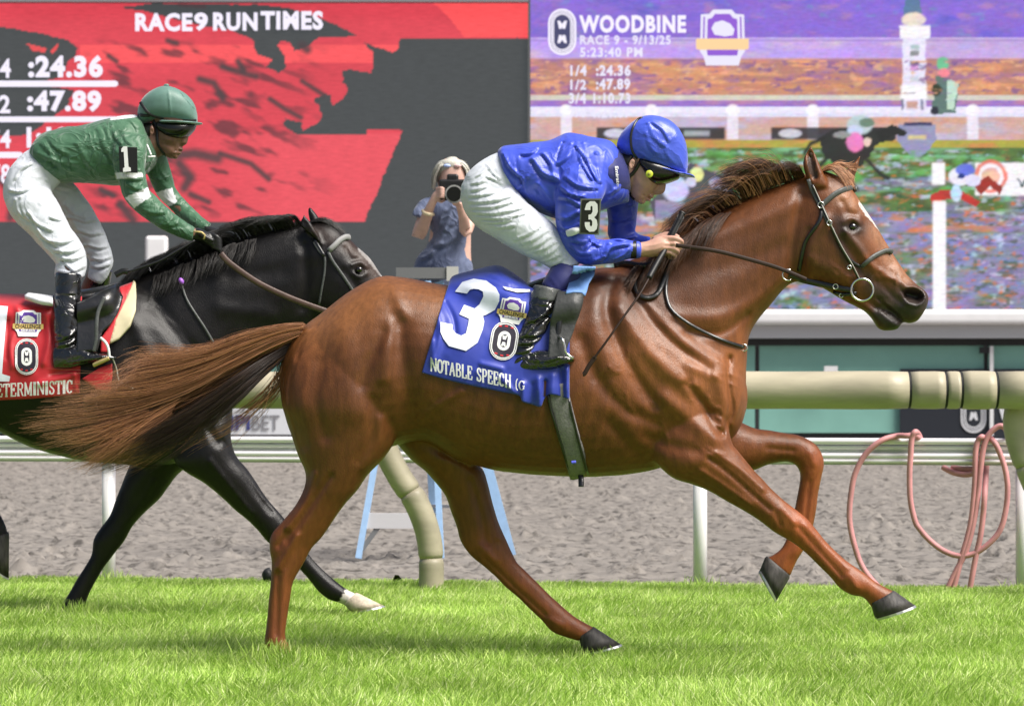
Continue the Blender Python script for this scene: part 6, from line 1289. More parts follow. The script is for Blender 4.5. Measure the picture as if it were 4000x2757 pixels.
M_PURP = mat('violet print', (.10, .04, .32), rough=.5); M_GOLDP = mat('gold print', (.70, .50, .16), rough=.5); M_REDP = mat('red print', (.6, .02, .03), rough=.5); M_BADGE = mat('dark badge', (.02, .015, .03), rough=.5)
padM = MB()
pad1 = loft([(1765, 1085, 1765, 1180, .12), (1840, 1060, 1840, 1230, .19), (1933, 1042, 1933, 1300, .23), (2000, 1062, 2000, 1330, .25), (2090, 1105, 2090, 1360, .27), (2240, 1080, 2250, 1330, .27)], D1, n=24)
V_, F_, E_ = union([(Vh1, [tuple(f) for f in Fh1.tolist()]), pad1], .012, 3)
bvs = BVHTree.FromPolygons([Vector(v) for v in V_], [tuple(int(i) for i in f) for f in F_])
sc1 = empty('saddle_cloth', tuple(W(1930, 1250, D1)), 'royal blue number three saddle cloth with badges and white horse name', 'saddle cloth')
topc = [(1757, 1092), (1775, 1075), (1843, 1056), (1933, 1036), (1978, 1049), (2035, 1086), (2084, 1120), (2150, 1100), (2225, 1080)]
botc = [(1648, 1455), (1753, 1485), (1866, 1511), (1960, 1530), (2027, 1545), (2040, 1568), (2080, 1580), (2112, 1588), (2126, 1556), (2140, 1541), (2180, 1545), (2225, 1560)]
fc = [([(1700, 1200), (1720, 1290), (1700, 1400)], 12, .010), ([(1740, 1180), (1770, 1240), (1780, 1300)], 9, -.010), ([(1850, 1060), (1930, 1080), (1990, 1110)], 8, .010), ([(1880, 1070), (1960, 1100), (2020, 1130)], 7, -.008), ([(1690, 1330), (1690, 1420)], 10, .008), ([(1930, 1040), (1990, 1090), (2060, 1125)], 8, .012), ([(1800, 1100), (1950, 1120), (2040, 1150)], 10, -.008),
      ([(2046, 1500), (2042, 1570)], 12, .012), ([(2078, 1500), (2076, 1580)], 9, -.008), ([(2104, 1480), (2108, 1585)], 12, .012), ([(2130, 1490), (2128, 1545)], 7, -.02), ([(2160, 1470), (2158, 1540)], 14, .010), ([(2190, 1440), (2195, 1545)], 7, -.012), ([(2215, 1440), (2216, 1560)], 7, .015), ([(1960, 1480), (2010, 1530)], 9, .008), ([(1880, 1420), (1960, 1440)], 9, .008)]
c1, bc1 = drape('cloth', topc, botc, bvs, D1, M_CLB, sc1, 96, 64, folds=fc, seed=3)
cm1 = bmapf(bc1, D1, .0045, -.25); SUBMAPS.append(cm1)
z = lambda P: [(1640+x/2.66, 1000+y/2.66) for x, y in P]
subdiv_shape('number', [z([(365, 370), (440, 270), (560, 235), (690, 255), (790, 330), (828, 400), (825, 470), (780, 560), (690, 610), (655, 622), (670, 680), (655, 760), (600, 900), (480, 985), (300, 935), (245, 860), (215, 790), (215, 685), (340, 710), (340, 760), (370, 800), (430, 825), (480, 800), (505, 700), (510, 650), (410, 605), (460, 505), (570, 545), (620, 500), (660, 420), (655, 370), (610, 345), (560, 340), (520, 350), (490, 390)])], cm1, M_NUM, sc1, 0, 7)
ct1 = bmapf(bc1, D1, .0085, -.25)
serif_text('lettering', 'NOTABLE SPEECH', ct1, 1682, 1996, 49, lambda x: 1447+(x-1682)*.216, M_WH, sc1)
serif_text('lettering', '(', ct1, 2012, 2024, 34, lambda x: 1516, M_WH, sc1); serif_text('lettering', 'G', ct1, 2026, 2050, 34, lambda x: 1522, M_WH, sc1)
crest(2001, 1212, 116, 104, cm1, (M_WH, M_PURP, M_GOLDP, M_BADGE), sc1, .0006, words=True, rot=.17)
def badge(cx, cy, w, h, mapf, parent, ang, border=M_WH):
    s = lambda f, g: stadium(cx, cy, w*f, h*g, ang=ang)
    o = shape2d('badge', [s(1, 1)], mapf, border, parent, .0006); shape2d('badge_field', [s(.80, .86)], mapf, M_BADGE, o, .0012)
    shape2d('badge_line', band(s(.93, .95), s(.89, .925)), mapf, M_BADGE, o, .0012)
    shape2d('badge_emblem', band(s(.46, .50), s(.24, .34)), mapf, M_WH, o, .002); ca, sa = math.cos(ang), math.sin(ang)
    T = lambda P: [(cx+(x*w*ca-y*h*sa), cy-(x*w*sa+y*h*ca)) for x, y in P]
    for sg in (1, -1): shape2d('badge_mark', [T([(-.09, sg*.14), (-.03, sg*.14), (0, sg*.11), (.03, sg*.14), (.09, sg*.14), (.05, sg*.03), (-.05, sg*.03)])], mapf, M_WH, o, .002)
    for x0, y0 in ((-.22, .36), (0, .38), (.22, .36), (-.22, -.35), (0, -.38), (.22, -.35)): shape2d('badge_spot', [T([(x0-.06, y0-.015), (x0+.06, y0-.015), (x0+.05, y0+.02), (x0-.05, y0+.02)])], mapf, M_REDP, o, .002)
    return o
badge(1969, 1331, 108, 152, cm1, sc1, -.16)
subdiv_shape('white_tape', [[(1963, 1118), (2010, 1128), (2070, 1130), (2072, 1140), (2020, 1142), (1975, 1130)]], cm1, M_WH, sc1, .004)
M_FLAP = mat('dark grey flap leather', (.038, .040, .040), rough=.5, noise=.3, nscale=18, bump=.4, bscale=70)
sd1 = empty('saddle', tuple(W(2150, 1200, D1)), 'small dark racing saddle with worn grey flap, steel stirrup and broad girth on the chestnut', 'saddle')
fm1 = bmapf(bvs, D1, .03, -.25)
o = subdiv_shape('flap', [[(2180, 1140), (2278, 1150), (2272, 1188), (2256, 1240), (2241, 1293), (2219, 1346), (2200, 1400), (2140, 1400), (2150, 1250)]], fm1, M_FLAP, sd1, .005); o.modifiers.new('t', 'SOLIDIFY').thickness = .006
o = subdiv_shape('trim_cloth', [[(2240, 1038), (2278, 1040), (2327, 1042), (2322, 1075), (2300, 1110), (2283, 1158), (2270, 1145), (2240, 1144), (2210, 1150), (2230, 1090)]], fm1, M_LBLUE, sd1, .012); o.modifiers.new('t', 'SOLIDIFY').thickness = .005
mk('seat', *loft([(2050, 1110, 2060, 1150, .10), (2120, 1085, 2130, 1150, .13), (2220, 1050, 2230, 1140, .13), (2300, 1030, 2300, 1110, .08)], D1, n=20), M_BLACKL, sd1)
strap(bvh1, D1, [(2175, 1500), (2185, 1560), (2215, 1680), (2245, 1780), (2268, 1862)], .078, .012, 'girth', M_GIRTH, sd1, lift=.004)
strap(bvh1, D1, [(2142, 1540), (2152, 1600), (2180, 1690), (2206, 1780), (2228, 1850)], .010, .012, 'girth_edge', M_BLACKL, sd1, lift=.008)
strap(bvh1, D1, [(2222, 1560), (2230, 1600), (2252, 1690), (2276, 1780), (2296, 1850)], .010, .012, 'girth_edge', M_BLACKL, sd1, lift=.008)
freeline([(2268, 1855, D1-.10), (2270, 1880, D1-.11), (2270, 1900, D1-.115)], .010, 'girth_tab', M_BLACKL, sd1, flat=.4)
freeline([(2232, 1806, D1-.22), (2250, 1804, D1-.22)], .006, 'girth_tag', mat('blue tag', (.1, .12, .7)), sd1)
freeline([(2180, 1314, D1-.30), (2196, 1324, D1-.325), (2206, 1350, D1-.33), (2212, 1378, D1-.33), (2236, 1398, D1-.325), (2242, 1402, D1-.3)], .0045, 'stirrup_iron', M_STEEL, sd1)
freeline([(2190, 1150, D1-.25), (2186, 1230, D1-.29), (2180, 1314, D1-.30)], .010, 'stirrup_leather', M_BLACKL, sd1, flat=.3)
freeline([(2060, 1462, D1-.27), (2110, 1455, D1-.28), (2170, 1447, D1-.28)], .010, 'stirrup_tread', M_BLACKL, sd1)

# cloth 2
pad2 = loft([(-260, 1150, -260, 1250, .18), (0, 1152, 0, 1300, .25), (127, 1155, 127, 1300, .26), (300, 1150, 300, 1300, .26), (440, 1105, 440, 1280, .24)], D2, n=24)
V_, F_, E_ = union([(V2, [tuple(f) for f in F2_.tolist()]), pad2], .014, 3)
bvs2 = BVHTree.FromPolygons([Vector(v) for v in V_], [tuple(int(i) for i in f) for f in F_])
sc2 = empty('saddle_cloth', tuple(W(0, 1300, D2)), 'red saddle cloth with white number one, badges and horse name at the left edge', 'saddle cloth')
fr2 = [([(60, 1190), (80, 1260), (40, 1340), (50, 1430)], 10, .010), ([(180, 1220), (190, 1330), (170, 1420)], 12, .012), ([(30, 1250), (28, 1400)], 8, -.010), ([(150, 1500), (300, 1460)], 12, .010), ([(200, 1460), (310, 1440)], 9, -.010), ([(290, 1450), (300, 1530)], 8, .012), ([(90, 1160), (70, 1200)], 8, .008)]
c2, bc2 = drape('cloth', [(-330, 1150), (-200, 1148), (0, 1146), (96, 1148), (130, 1150), (220, 1165), (320, 1150)], [(-330, 1575), (-150, 1572), (0, 1563), (138, 1556), (240, 1546), (312, 1536)], bvs2, D2, M_CLR, sc2, 90, 50, folds=fr2, seed=7, lift=.02)
cm2 = bmapf(bc2, D2, .006, -.3); SUBMAPS.append(cm2)
subdiv_shape('number', [[(-60, 1190), (31, 1196), (28, 1225), (20, 1300), (8, 1460), (40, 1470), (36, 1490), (-110, 1490), (-105, 1462), (-70, 1462), (-52, 1260), (-110, 1270), (-112, 1235)]], cm2, M_NUM, sc2, 0, 7)
serif_text('lettering', 'DETERMINISTIC'.replace('D', 'B', 0) if 'D' in STROKES else 'ETERMINISTIC', bmapf(bc2, D2, .010, -.3), -42, 284, 48, lambda x: 1549-(x)*.055, M_WH, sc2)
crest(110, 1262, 120, 106, cm2, (M_WH, M_PURP, M_GOLDP, M_BADGE), sc2, .0006, words=True, rot=.02)
badge(104, 1393, 90, 142, cm2, sc2, 0.0)
sd2 = empty('saddle', tuple(W(380, 1250, D2)), 'black racing saddle with cream and red front pad on the black horse', 'saddle')
fm2 = bmapf(bvs2, D2, .03, -.25)
def thick(o, t=.006): m_ = o.modifiers.new('t', 'SOLIDIFY'); m_.thickness = t; return o
M_CREAM = mat('cream pad', (.62, .55, .36), rough=.6, noise=.06)
thick(subdiv_shape('front_pad', [[(522, 1110), (529, 1119), (531, 1170), (529, 1222), (510, 1277), (465, 1326), (427, 1345), (455, 1250), (500, 1160)]], fm2, M_CREAM, sd2, .004), .02)
thick(subdiv_shape('red_binding', [[(465, 1129), (520, 1110), (500, 1160), (455, 1250), (427, 1343), (424, 1377), (393, 1377), (396, 1322), (440, 1262), (470, 1200)]], fm2, M_CLR, sd2, .014), .012)
thick(subdiv_shape('flap', [[(300, 1190), (380, 1150), (448, 1119), (479, 1164), (462, 1222), (431, 1271), (400, 1298), (379, 1375), (300, 1375)]], fm2, M_BLACKL, sd2, .03), .01)
mk('seat', *loft([(150, 1170, 150, 1200, .06), (250, 1140, 250, 1200, .13), (360, 1125, 360, 1200, .13), (460, 1105, 470, 1190, .08)], D2, n=20), M_BLACKL, sd2)
thick(subdiv_shape('pad_roll', [[(96, 1170), (110, 1160), (207, 1172), (207, 1196), (160, 1190)]], fm2, M_WCLOTH, sd2, .03), .02)
thick(subdiv_shape('cloth_tail', [[(320, 1479), (389, 1436), (438, 1419), (440, 1463), (431, 1532), (379, 1522), (345, 1498)]], fm2, M_CLR, sd2, .01))
freeline([(408, 1160, D2-.34), (384, 1215, D2-.35), (377, 1270, D2-.36), (376, 1320, D2-.36), (366, 1372, D2-.36)], .008, 'stirrup_leather', M_GREYL, sd2, flat=.4)
freeline([(394, 1320, D2-.36), (414, 1340, D2-.385), (424, 1365, D2-.39), (427, 1396, D2-.39)], .006, 'stirrup_iron', M_WH, sd2)
freeline([(366, 1426, D2-.37), (396, 1412, D2-.385), (426, 1398, D2-.39)], .009, 'stirrup_tread', M_GOLD, sd2)
freeline([(440, 1400, D2-.33), (455, 1440, D2-.3), (468, 1490, D2-.3), (520, 1518, D2-.3)], .003, 'loose_strap', M_BRAIDW, sd2)
strap(bvh2, D2, [(350, 1540), (352, 1620), (356, 1700), (360, 1790)], .07, .01, 'girth', M_BLACKL, sd2, lift=.004)

# ------------------------------------------------------------------ jockey in green
j2 = empty('person', tuple(W(200, 800, D2)), 'jockey in green silks, green helmet and white breeches riding the black horse', 'person')
a2 = -.17
B = []
B.append(loft([(740, 440, 570, 440, .08), (758, 480, 590, 476, .078), (755, 496, 592, 500, .076), (744, 520, 590, 522, .074), (716, 548, 596, 552, .066), (702, 578, 612, 582, .055), (700, 600, 630, 602, .042), (684, 615, 656, 614, .024)], D2, n=24, dome=.3))
B.append(loft([(744, 512, 710, 508, .012), (738, 530, 702, 526, .015), (734, 548, 696, 542, .021), (729, 562, 694, 556, .022), (714, 572, 692, 566, .014)], D2, n=14, dome=.4))
B += [ball(707, 583, 10, D2, ry=6, rd=20, rot=-.3), ball(700, 597, 10, D2, ry=6, rd=18, rot=-.3), ball(683, 611, 14, D2, ry=11, rd=18), ball(593, 510, 10, D2, off=-.08, ry=19, rd=6), ball(593, 510, 10, D2, off=.08, ry=19, rd=6)]
B.append(loft([(520, 500, 560, 640, .075), (560, 495, 610, 620, .062), (600, 490, 650, 600, .06)], D2, n=18))
B.append(loft([(150, 580, 170, 660, .1), (260, 530, 300, 680, .13), (420, 500, 460, 680, .15), (520, 490, 570, 640, .1)], D2, n=20))
B.append(limb([(500, 570, 50, a2+.03), (508, 680, 40, a2), (540, 770, 36, a2), (610, 830, 32, a2), (690, 885, 26, a2+.02), (765, 916, 22, a2+.05), (800, 925, 22, a2+.08)], D2, n=14))
B.append(limb([(600, 600, 44, .1), (648, 740, 32, .15), (720, 830, 26, .12), (800, 900, 20, .05), (830, 915, 20, .03)], D2, n=14))
B.append(limb([(160, 650, 70, 0), (110, 760, 66, -.1), (215, 920, 50, -.15), (270, 1020, 42, -.18), (262, 1200, 34, -.24), (258, 1390, 26, -.27), (330, 1395, 26, -.28), (420, 1398, 16, -.28)], D2, n=14))
B.append(limb([(160, 650, 70, 0), (150, 740, 60, .08), (300, 850, 46, .15), (390, 1010, 38, .18), (340, 1150, 32, .25), (290, 1350, 26, .3), (360, 1385, 22, .3)], D2, n=14))
Vb2, Fb2, Eb2 = union(B, .005, 3, True)
Vb2 = sculpt(Vb2, Fb2, [([(682, 588), (698, 590), (714, 591)], 3.5, -.008), ([(676, 603), (700, 605)], 3, -.005), ([(640, 560), (680, 575)], 10, -.005), ([(700, 560), (684, 590)], 5, -.005), ([(712, 566), (722, 568)], 4, -.007), ([(650, 545), (680, 552)], 8, .005), ([(593, 512), (594, 516)], 6, -.006)], D2)
mk('body', Vb2, Fb2, M_SKIN2, j2)
Tn = [loft([(118, 598, 140, 628, .09), (135, 560, 178, 676, .14), (170, 524, 228, 712, .16), (240, 502, 300, 712, .17), (320, 492, 385, 716, .175), (400, 472, 465, 722, .18), (478, 455, 540, 700, .18), (544, 456, 600, 650, .125), (566, 500, 615, 610, .075)], D2, n=34, dome=.12, p=2.3)]
Tn.append(limb([(510, 530, 66, a2+.06), (505, 590, 66, a2+.01), (508, 660, 58, a2), (520, 720, 52, a2), (542, 770, 49, a2), (601, 821, 45, a2), (650, 860, 40, a2), (690, 885, 34, a2+.02), (740, 910, 28, a2+.04), (757, 915, 26, a2+.05)], D2, n=22, sub=5, dome=.1))
Tn.append(limb([(590, 600, 52, .10), (625, 680, 44, .13), (650, 745, 39, .15), (700, 806, 33, .14), (760, 862, 29, .09), (808, 895, 25, .05)], D2, n=18, dome=.1))
fl = []
for x0, y0, x1, y1, w, h, b in ((180, 530, 260, 600, 8, .007, .1), (200, 620, 330, 690, 9, .009, .05), (150, 600, 300, 640, 8, .006, .08), (170, 660, 240, 600, 7, .006, .1), (380, 500, 440, 620, 9, .010, .08), (400, 480, 420, 590, 8, .009, -.1), (430, 480, 470, 560, 7, .010, .1), (470, 470, 500, 560, 7, .010, .1), (510, 470, 540, 560, 7, .010, -.1), (540, 500, 560, 580, 7, .010, .1), (300, 560, 420, 700, 10, .007, .1), (320, 700, 440, 690, 8, .007, .1), (450, 590, 450, 690, 8, .010, 0), (480, 690, 550, 700, 6, .008, .05), (500, 720, 560, 740, 7, .008, .1), (560, 820, 640, 830, 7, .007, .1), (600, 870, 700, 870, 7, .006, .1), (690, 900, 705, 860, 5, .006, .1), (620, 640, 650, 700, 6, .006, .1), (640, 770, 700, 800, 5, .005, .1), (160, 560, 210, 640, 7, .007, -.1)):
    fl += fold(x0, y0, x1, y1, w, h, b)
def gp(V):
    P = proj(V); C = np.tile(np.array((.050, .135, .072)), (len(V), 1)); near = V[:, 1] < D2-.02; far = V[:, 1] > D2+.03
    C *= 1+.10*fbm(V*14, 2, 2)[:, None]
    wc = np.array((.76, .77, .80))
    C[in_poly(P, [(488, 772), (578, 732), (588, 768), (524, 814)]) & near] = wc; C[in_poly(P, [(608, 752), (672, 735), (692, 792), (650, 812)]) & far] = wc
    C[in_poly(P, [(450, 676), (556, 672), (560, 690), (452, 702)]) & near] = wc
    C[in_poly(P, [(430, 440), (530, 440), (535, 458), (470, 466), (430, 470)])] = wc
    return C
M_GREENP = mat('green silk panelled', (.05, .165, .072), rough=.5, sheen=.4, paint=True, crinkle=.6, cscale=10)
garment('jacket', Tn, .0065, fl, D2, M_GREENP, j2, amp=.005, freq=(14, 12, 12), seed=34, paint=gp)
for x, s in ((575, 0),):
    freeline([(574, 566, D2-.15), (582, 585, D2-.155), (590, 606, D2-.16)], .004, 'collar_piping', M_WH, j2); freeline([(578, 613, D2-.16), (606, 612, D2-.15)], .004, 'collar_piping', M_WH, j2)
Bn = [limb([(190, 640, 84, -.03), (140, 680, 92, -.05), (104, 740, 90, -.08), (122, 795, 90, -.11), (166, 852, 82, -.13), (214, 920, 70, -.15), (262, 980, 64, -.165), (280, 1025, 58, -.17), (272, 1066, 57, -.175), (272, 1084, 56, -.18)], D2, n=26, sub=5, dome=.1),
      limb([(180, 650, 80, .04), (190, 720, 76, .08), (250, 775, 66, .12), (318, 858, 58, .15), (364, 940, 53, .17), (394, 1006, 48, .18), (388, 1056, 40, .18), (368, 1096, 30, .18)], D2, n=22, sub=5, dome=.15)]
fb_ = []
for x0, y0, x1, y1 in ((40, 745, 120, 735), (60, 780, 90, 850), (80, 770, 110, 860), (110, 830, 200, 900), (130, 860, 220, 960), (150, 900, 200, 990), (190, 940, 300, 930), (220, 980, 330, 960), (240, 1010, 340, 990), (225, 1060, 330, 1040), (200, 850, 270, 850), (255, 800, 330, 850), (290, 850, 370, 860), (310, 900, 400, 910), (350, 960, 425, 960), (360, 1010, 440, 1000), (350, 1040, 430, 1030), (120, 640, 60, 700), (180, 700, 260, 740), (290, 820, 300, 900), (240, 990, 290, 1060)):
    fb_ += fold(x0, y0, x1, y1, 5.5, .013, .12)
garment('breeches', Bn, .0065, fb_, D2, M_BREECH, j2, amp=.006, freq=(12, 10, 14), seed=36)
def boot2(q, nm='boot'):
    f_ = []
    for x0, y0, x1, y1, w, h, b in ((210, 1146, 316, 1148, 4, .004, 0), (220, 1330, 300, 1290, 7, .010, .1), (230, 1350, 310, 1320, 7, .010, .1), (215, 1300, 290, 1310, 7, .006, .1), (300, 1200, 290, 1300, 6, .005, .1), (260, 1420, 380, 1400, 5, .005, 0)): f_ += fold(x0, y0, x1, y1, w, h, b)
    return garment(nm, q, .006, f_, D2, M_BOOT, j2, amp=.0025, seed=38, smooth=3)
boot2([loft([(217, 1066, 318, 1072, .057, -.24), (213, 1150, 316, 1150, .056, -.25), (207, 1230, 314, 1230, .053, -.27), (209, 1300, 308, 1296, .046, -.285), (213, 1350, 302, 1340, .04, -.29), (214, 1400, 300, 1400, .036, -.29)], D2, n=24, dome=.1),
       loft([(214, 1352, 215, 1446, .028, -.29), (262, 1346, 264, 1444, .04, -.295), (312, 1348, 314, 1430, .044, -.30), (362, 1374, 364, 1420, .044, -.305), (412, 1382, 416, 1410, .038, -.31), (452, 1392, 454, 1404, .02, -.31)], D2, n=20, dome=.3)])
boot2([loft([(345, 1080, 440, 1060, .05, .22), (330, 1150, 420, 1150, .05, .25), (300, 1300, 380, 1300, .045, .29), (295, 1380, 360, 1380, .035, .3)], D2, n=20), loft([(295, 1350, 295, 1430, .03, .3), (400, 1370, 400, 1420, .04, .3), (460, 1390, 460, 1405, .02, .3)], D2, n=16)])
Hh, Vm2, Fm2 = garment('helmet', [loft([(538, 436, 542, 474, .02), (546, 410, 552, 504, .058), (566, 378, 566, 486, .08), (604, 350, 604, 474, .098), (650, 337, 650, 478, .106), (698, 350, 698, 481, .100), (738, 378, 738, 482, .080), (760, 410, 760, 482, .055), (770, 448, 769, 482, .022)], D2, n=34, dome=.1, p=2.7)], .0055, [([(656, 338), (663, 400), (668, 470)], 3, .004)], D2, M_GREENH, j2, amp=.0006)
garment('helmet_peak', [loft([(640, 472, 640, 487, .10), (710, 475, 710, 489, .102), (760, 478, 760, 489, .075), (786, 480, 786, 487, .03)], D2, n=20, dome=.3)], .004, None, D2, M_GREENH, j2, amp=.0004)
mk('helmet_button', *ball(650, 334, 11, D2, ry=6), M_GREENH, j2)
bvm2 = BVHTree.FromPolygons([Vector(v) for v in Vm2], [tuple(int(i) for i in f) for f in Fm2])
strap(bvm2, D2, [(547, 400), (556, 412), (575, 438), (600, 454), (650, 464), (705, 469), (766, 472)], .013, .004, 'goggle_strap', M_BLK, j2, lift=.003, step=8, mirror=True)
strap(bvm2, D2, [(539, 448), (560, 452), (585, 452)], .014, .004, 'helmet_band', M_BLK, j2, lift=.003, step=8, mirror=True)
hm2 = bmapf(bvm2, D2, .004, -.05)
place_text('helmet_lettering', 'HB', 0, 0, 1, 1, lambda x, y, l=0: hm2(700+x*44+(y)*22, 356+y*26+x*52, l), M_WH, j2, .04)
garment('goggles', [loft([(622, 474, 622, 518, .086, 0), (664, 472, 658, 544, .094, 0), (708, 473, 700, 548, .091, 0), (742, 477, 732, 536, .074, 0), (764, 484, 752, 516, .045, 0)], D2, n=24, dome=.2, p=2.5)], .0045, None, D2, M_LENS, j2, amp=.0004)
bvb2 = BVHTree.FromPolygons([Vector(v) for v in Vb2], [tuple(int(i) for i in f) for f in Fb2])
strap(bvb2, D2, [(600, 470), (612, 500), (614, 540), (622, 575), (645, 606)], .012, .006, 'chin_strap', M_BLK, j2, lift=.004, step=7, mirror=True)
mk('hair', *loft([(555, 480, 556, 540, .05), (575, 480, 580, 570, .072), (596, 480, 596, 530, .076)], D2, n=20), M_HAIRD, j2)
pl2 = lambda x, y, l=0.0: W(x, y, D2-.262-l)
mk('arm_band', *limb([(466, 615, 1, -.2), (500, 600, 50, a2), (500, 650, 50, a2)][1:], D2, n=20, dome=.02), M_BLK, j2)
placard('arm_number', [(463, 573), (535, 576), (537, 676), (468, 672)], .96, M_BLK, M_BLK, [[(450+x/3.546, 300+y/3.546) for x, y in [(85, 1000), (115, 965), (165, 965), (185, 1250), (215, 1260), (218, 1310), (110, 1320), (108, 1270), (130, 1255), (118, 1040), (85, 1045)]]], pl2, j2, M_WH)
# gloved hands
def glove(pts, D): return garment('glove', pts, .0045, None, D, M_BLK, j2, amp=.001, seed=41)
G1 = [loft([(742, 895, 752, 938, .026, a2+.05), (772, 890, 784, 944, .032, a2+.06), (806, 904, 806, 956, .036, a2+.08), (836, 918, 826, 972, .034, a2+.09)], D2, n=18)]
for k in range(4): G1.append(finger([(816+k*4, 915+k*15, 0), (846+k*3, 925+k*16, -.01), (862, 945+k*16, 0), (845, 955+k*15, .02)], 11, D2, a2+.08))
G1.append(finger([(775, 905, -.02), (800, 925, -.03), (830, 940, -.03)], 11, D2, a2+.05)); glove(G1, D2)
G2 = [loft([(800, 880, 812, 920, .024, .04), (850, 895, 850, 950, .034, .03), (870, 915, 862, 970, .03, .02)], D2, n=16)]
for k in range(4): G2.append(finger([(850, 905+k*15, 0), (872, 915+k*15, .0), (878, 935+k*14, .01), (862, 945+k*14, .02)], 10, D2, .01))
glove(G2, D2)
strap(BVHTree.FromPolygons([Vector((0, 0, -50)), Vector((1, 0, -50)), Vector((0, 1, -50))], [(0, 1, 2)]), D2, [(755, 905), (770, 905), (788, 908), (800, 915), (796, 935)], .008, .004, 'glove_trim', M_GOLD, j2, fallback=-.17)
w2 = empty('whip', tuple(W(700, 960, D2-.2)), 'thin black whip lying along the black horse\'s mane below the green sleeve', 'whip')
freeline([(760, 940, D2-.2), (700, 975, D2-.22), (620, 1020, D2-.24), (500, 1062, D2-.26)], .005, 'shaft', M_BLK, w2)
freeline([(500, 1062, D2-.26), (480, 1060, D2-.26), (450, 1075, D2-.26)], .013, 'flap', M_BLK, w2, flat=.4)

# ------------------------------------------------------------------ photographer on the ladder
DP = 20.1
ph = empty('person', tuple(W(1735, 1900, DP)), 'photographer in slate blue shirt standing at a ladder and aiming a camera', 'person')
B = []
B.append(loft([(1705, 690, 1820, 690, .07), (1706, 655, 1820, 655, .085), (1722, 636, 1805, 636, .06)], DP, n=22, dome=.5)); B.append(loft([(1708, 680, 1820, 680, .09), (1712, 730, 1818, 730, .085), (1728, 765, 1802, 765, .06), (1745, 780, 1788, 780, .03)], DP, n=22, dome=.4))
B.append(loft([(1735, 760, 1800, 760, .05), (1732, 800, 1803, 800, .055)], DP, n=16)); B.append(loft([(1690, 790, 1840, 790, .09), (1680, 900, 1840, 900, .11), (1665, 1000, 1840, 1000, .11), (1655, 1060, 1845, 1060, .11), (1670, 1120, 1830, 1120, .11)], DP, n=22))
B.append(limb([(1690, 800, 32, -.02), (1655, 860, 28, -.08), (1632, 925, 25, -.12), (1650, 890, 26, -.2), (1672, 830, 20, -.27), (1690, 790, 16, -.3), (1706, 762, 17, -.31)], DP, n=14))
B.append(limb([(1830, 800, 32, -.02), (1832, 860, 27, -.12), (1818, 905, 24, -.2), (1812, 860, 21, -.28), (1802, 820, 17, -.32), (1795, 800, 18, -.34)], DP, n=14))
for k in range(4):
    B.append(finger([(1704, 738+k*12, 0), (1722, 734+k*12, -.03), (1736, 738+k*12, -.02)], 7, DP, -.32)); B.append(finger([(1790, 800-k*3, 0), (1776+k*8, 800, -.03), (1768+k*8, 792, -.05)], 7, DP, -.34))
B.append(finger([(1705, 778, 0), (1722, 788, -.02), (1738, 782, 0)], 7.5, DP, -.31))
B.append(limb([(1705, 1110, 50, .0), (1700, 1300, 42, .0), (1700, 1480, 32, .02), (1700, 1700, 24, .02), (1695, 1770, 22, .0), (1690, 1790, 22, -.12)], DP, n=14)); B.append(limb([(1790, 1110, 50, .0), (1795, 1300, 42, .0), (1795, 1480, 32, .02), (1795, 1700, 24, .02), (1795, 1770, 22, .0), (1795, 1790, 22, -.12)], DP, n=14))
Vp, Fp, Ep = union(B, .007, 3, True); Vp = sculpt(Vp, Fp, [([(1748, 700), (1752, 702)], 6, -.008), ([(1785, 700), (1789, 702)], 6, -.008), ([(1767, 700), (1767, 725)], 6, .012), ([(1752, 752), (1780, 752)], 4, -.006)], DP, far=False)
mk('body', Vp, Fp, M_SKIN3, ph)
M_SHIRT = mat('slate blue shirt', (.10, .125, .215), rough=.75, sheen=.3, noise=.12, nscale=9, crinkle=.5, cscale=8)
sp = [loft([(1725, 778, 1812, 778, .05), (1672, 790, 1852, 790, .095), (1664, 830, 1856, 830, .12), (1684, 910, 1838, 910, .125), (1668, 960, 1832, 960, .125), (1634, 1000, 1834, 1000, .13), (1618, 1040, 1846, 1040, .135), (1612, 1100, 1850, 1100, .135), (1620, 1130, 1842, 1130, .13)], DP, n=28, dome=.05),
      limb([(1700, 800, 34, -.01), (1665, 812, 36, -.04), (1645, 838, 33, -.08), (1640, 850, 31, -.09)], DP, n=18, dome=.05), limb([(1822, 800, 34, -.01), (1836, 830, 34, -.07), (1834, 850, 32, -.11)], DP, n=18, dome=.05)]
fp = []
for x0, y0, x1, y1, w, h, b in ((1740, 820, 1720, 880, 7, .012, .1), (1770, 810, 1740, 900, 7, .014, 0), (1800, 820, 1770, 880, 7, .012, -.1), (1650, 1010, 1720, 950, 9, .014, .1), (1690, 940, 1680, 1000, 8, .010, .1), (1700, 960, 1780, 930, 9, .010, .1), (1660, 1060, 1690, 980, 8, .010, .1)): fp += fold(x0, y0, x1, y1, w, h, b)
garment('shirt', sp, .009, fp, DP, M_SHIRT, ph, amp=.006, seed=51)
garment('trousers', [limb([(1705, 1110, 58, .0), (1700, 1300, 48, .0), (1700, 1480, 38, .02), (1700, 1740, 32, .02)], DP, n=16, dome=.05), limb([(1790, 1110, 58, .0), (1795, 1300, 48, .0), (1795, 1480, 38, .02), (1795, 1740, 32, .02)], DP, n=16, dome=.05)], .012, None, DP, mat('dark trousers', (.03, .03, .035), rough=.8), ph, amp=.005)
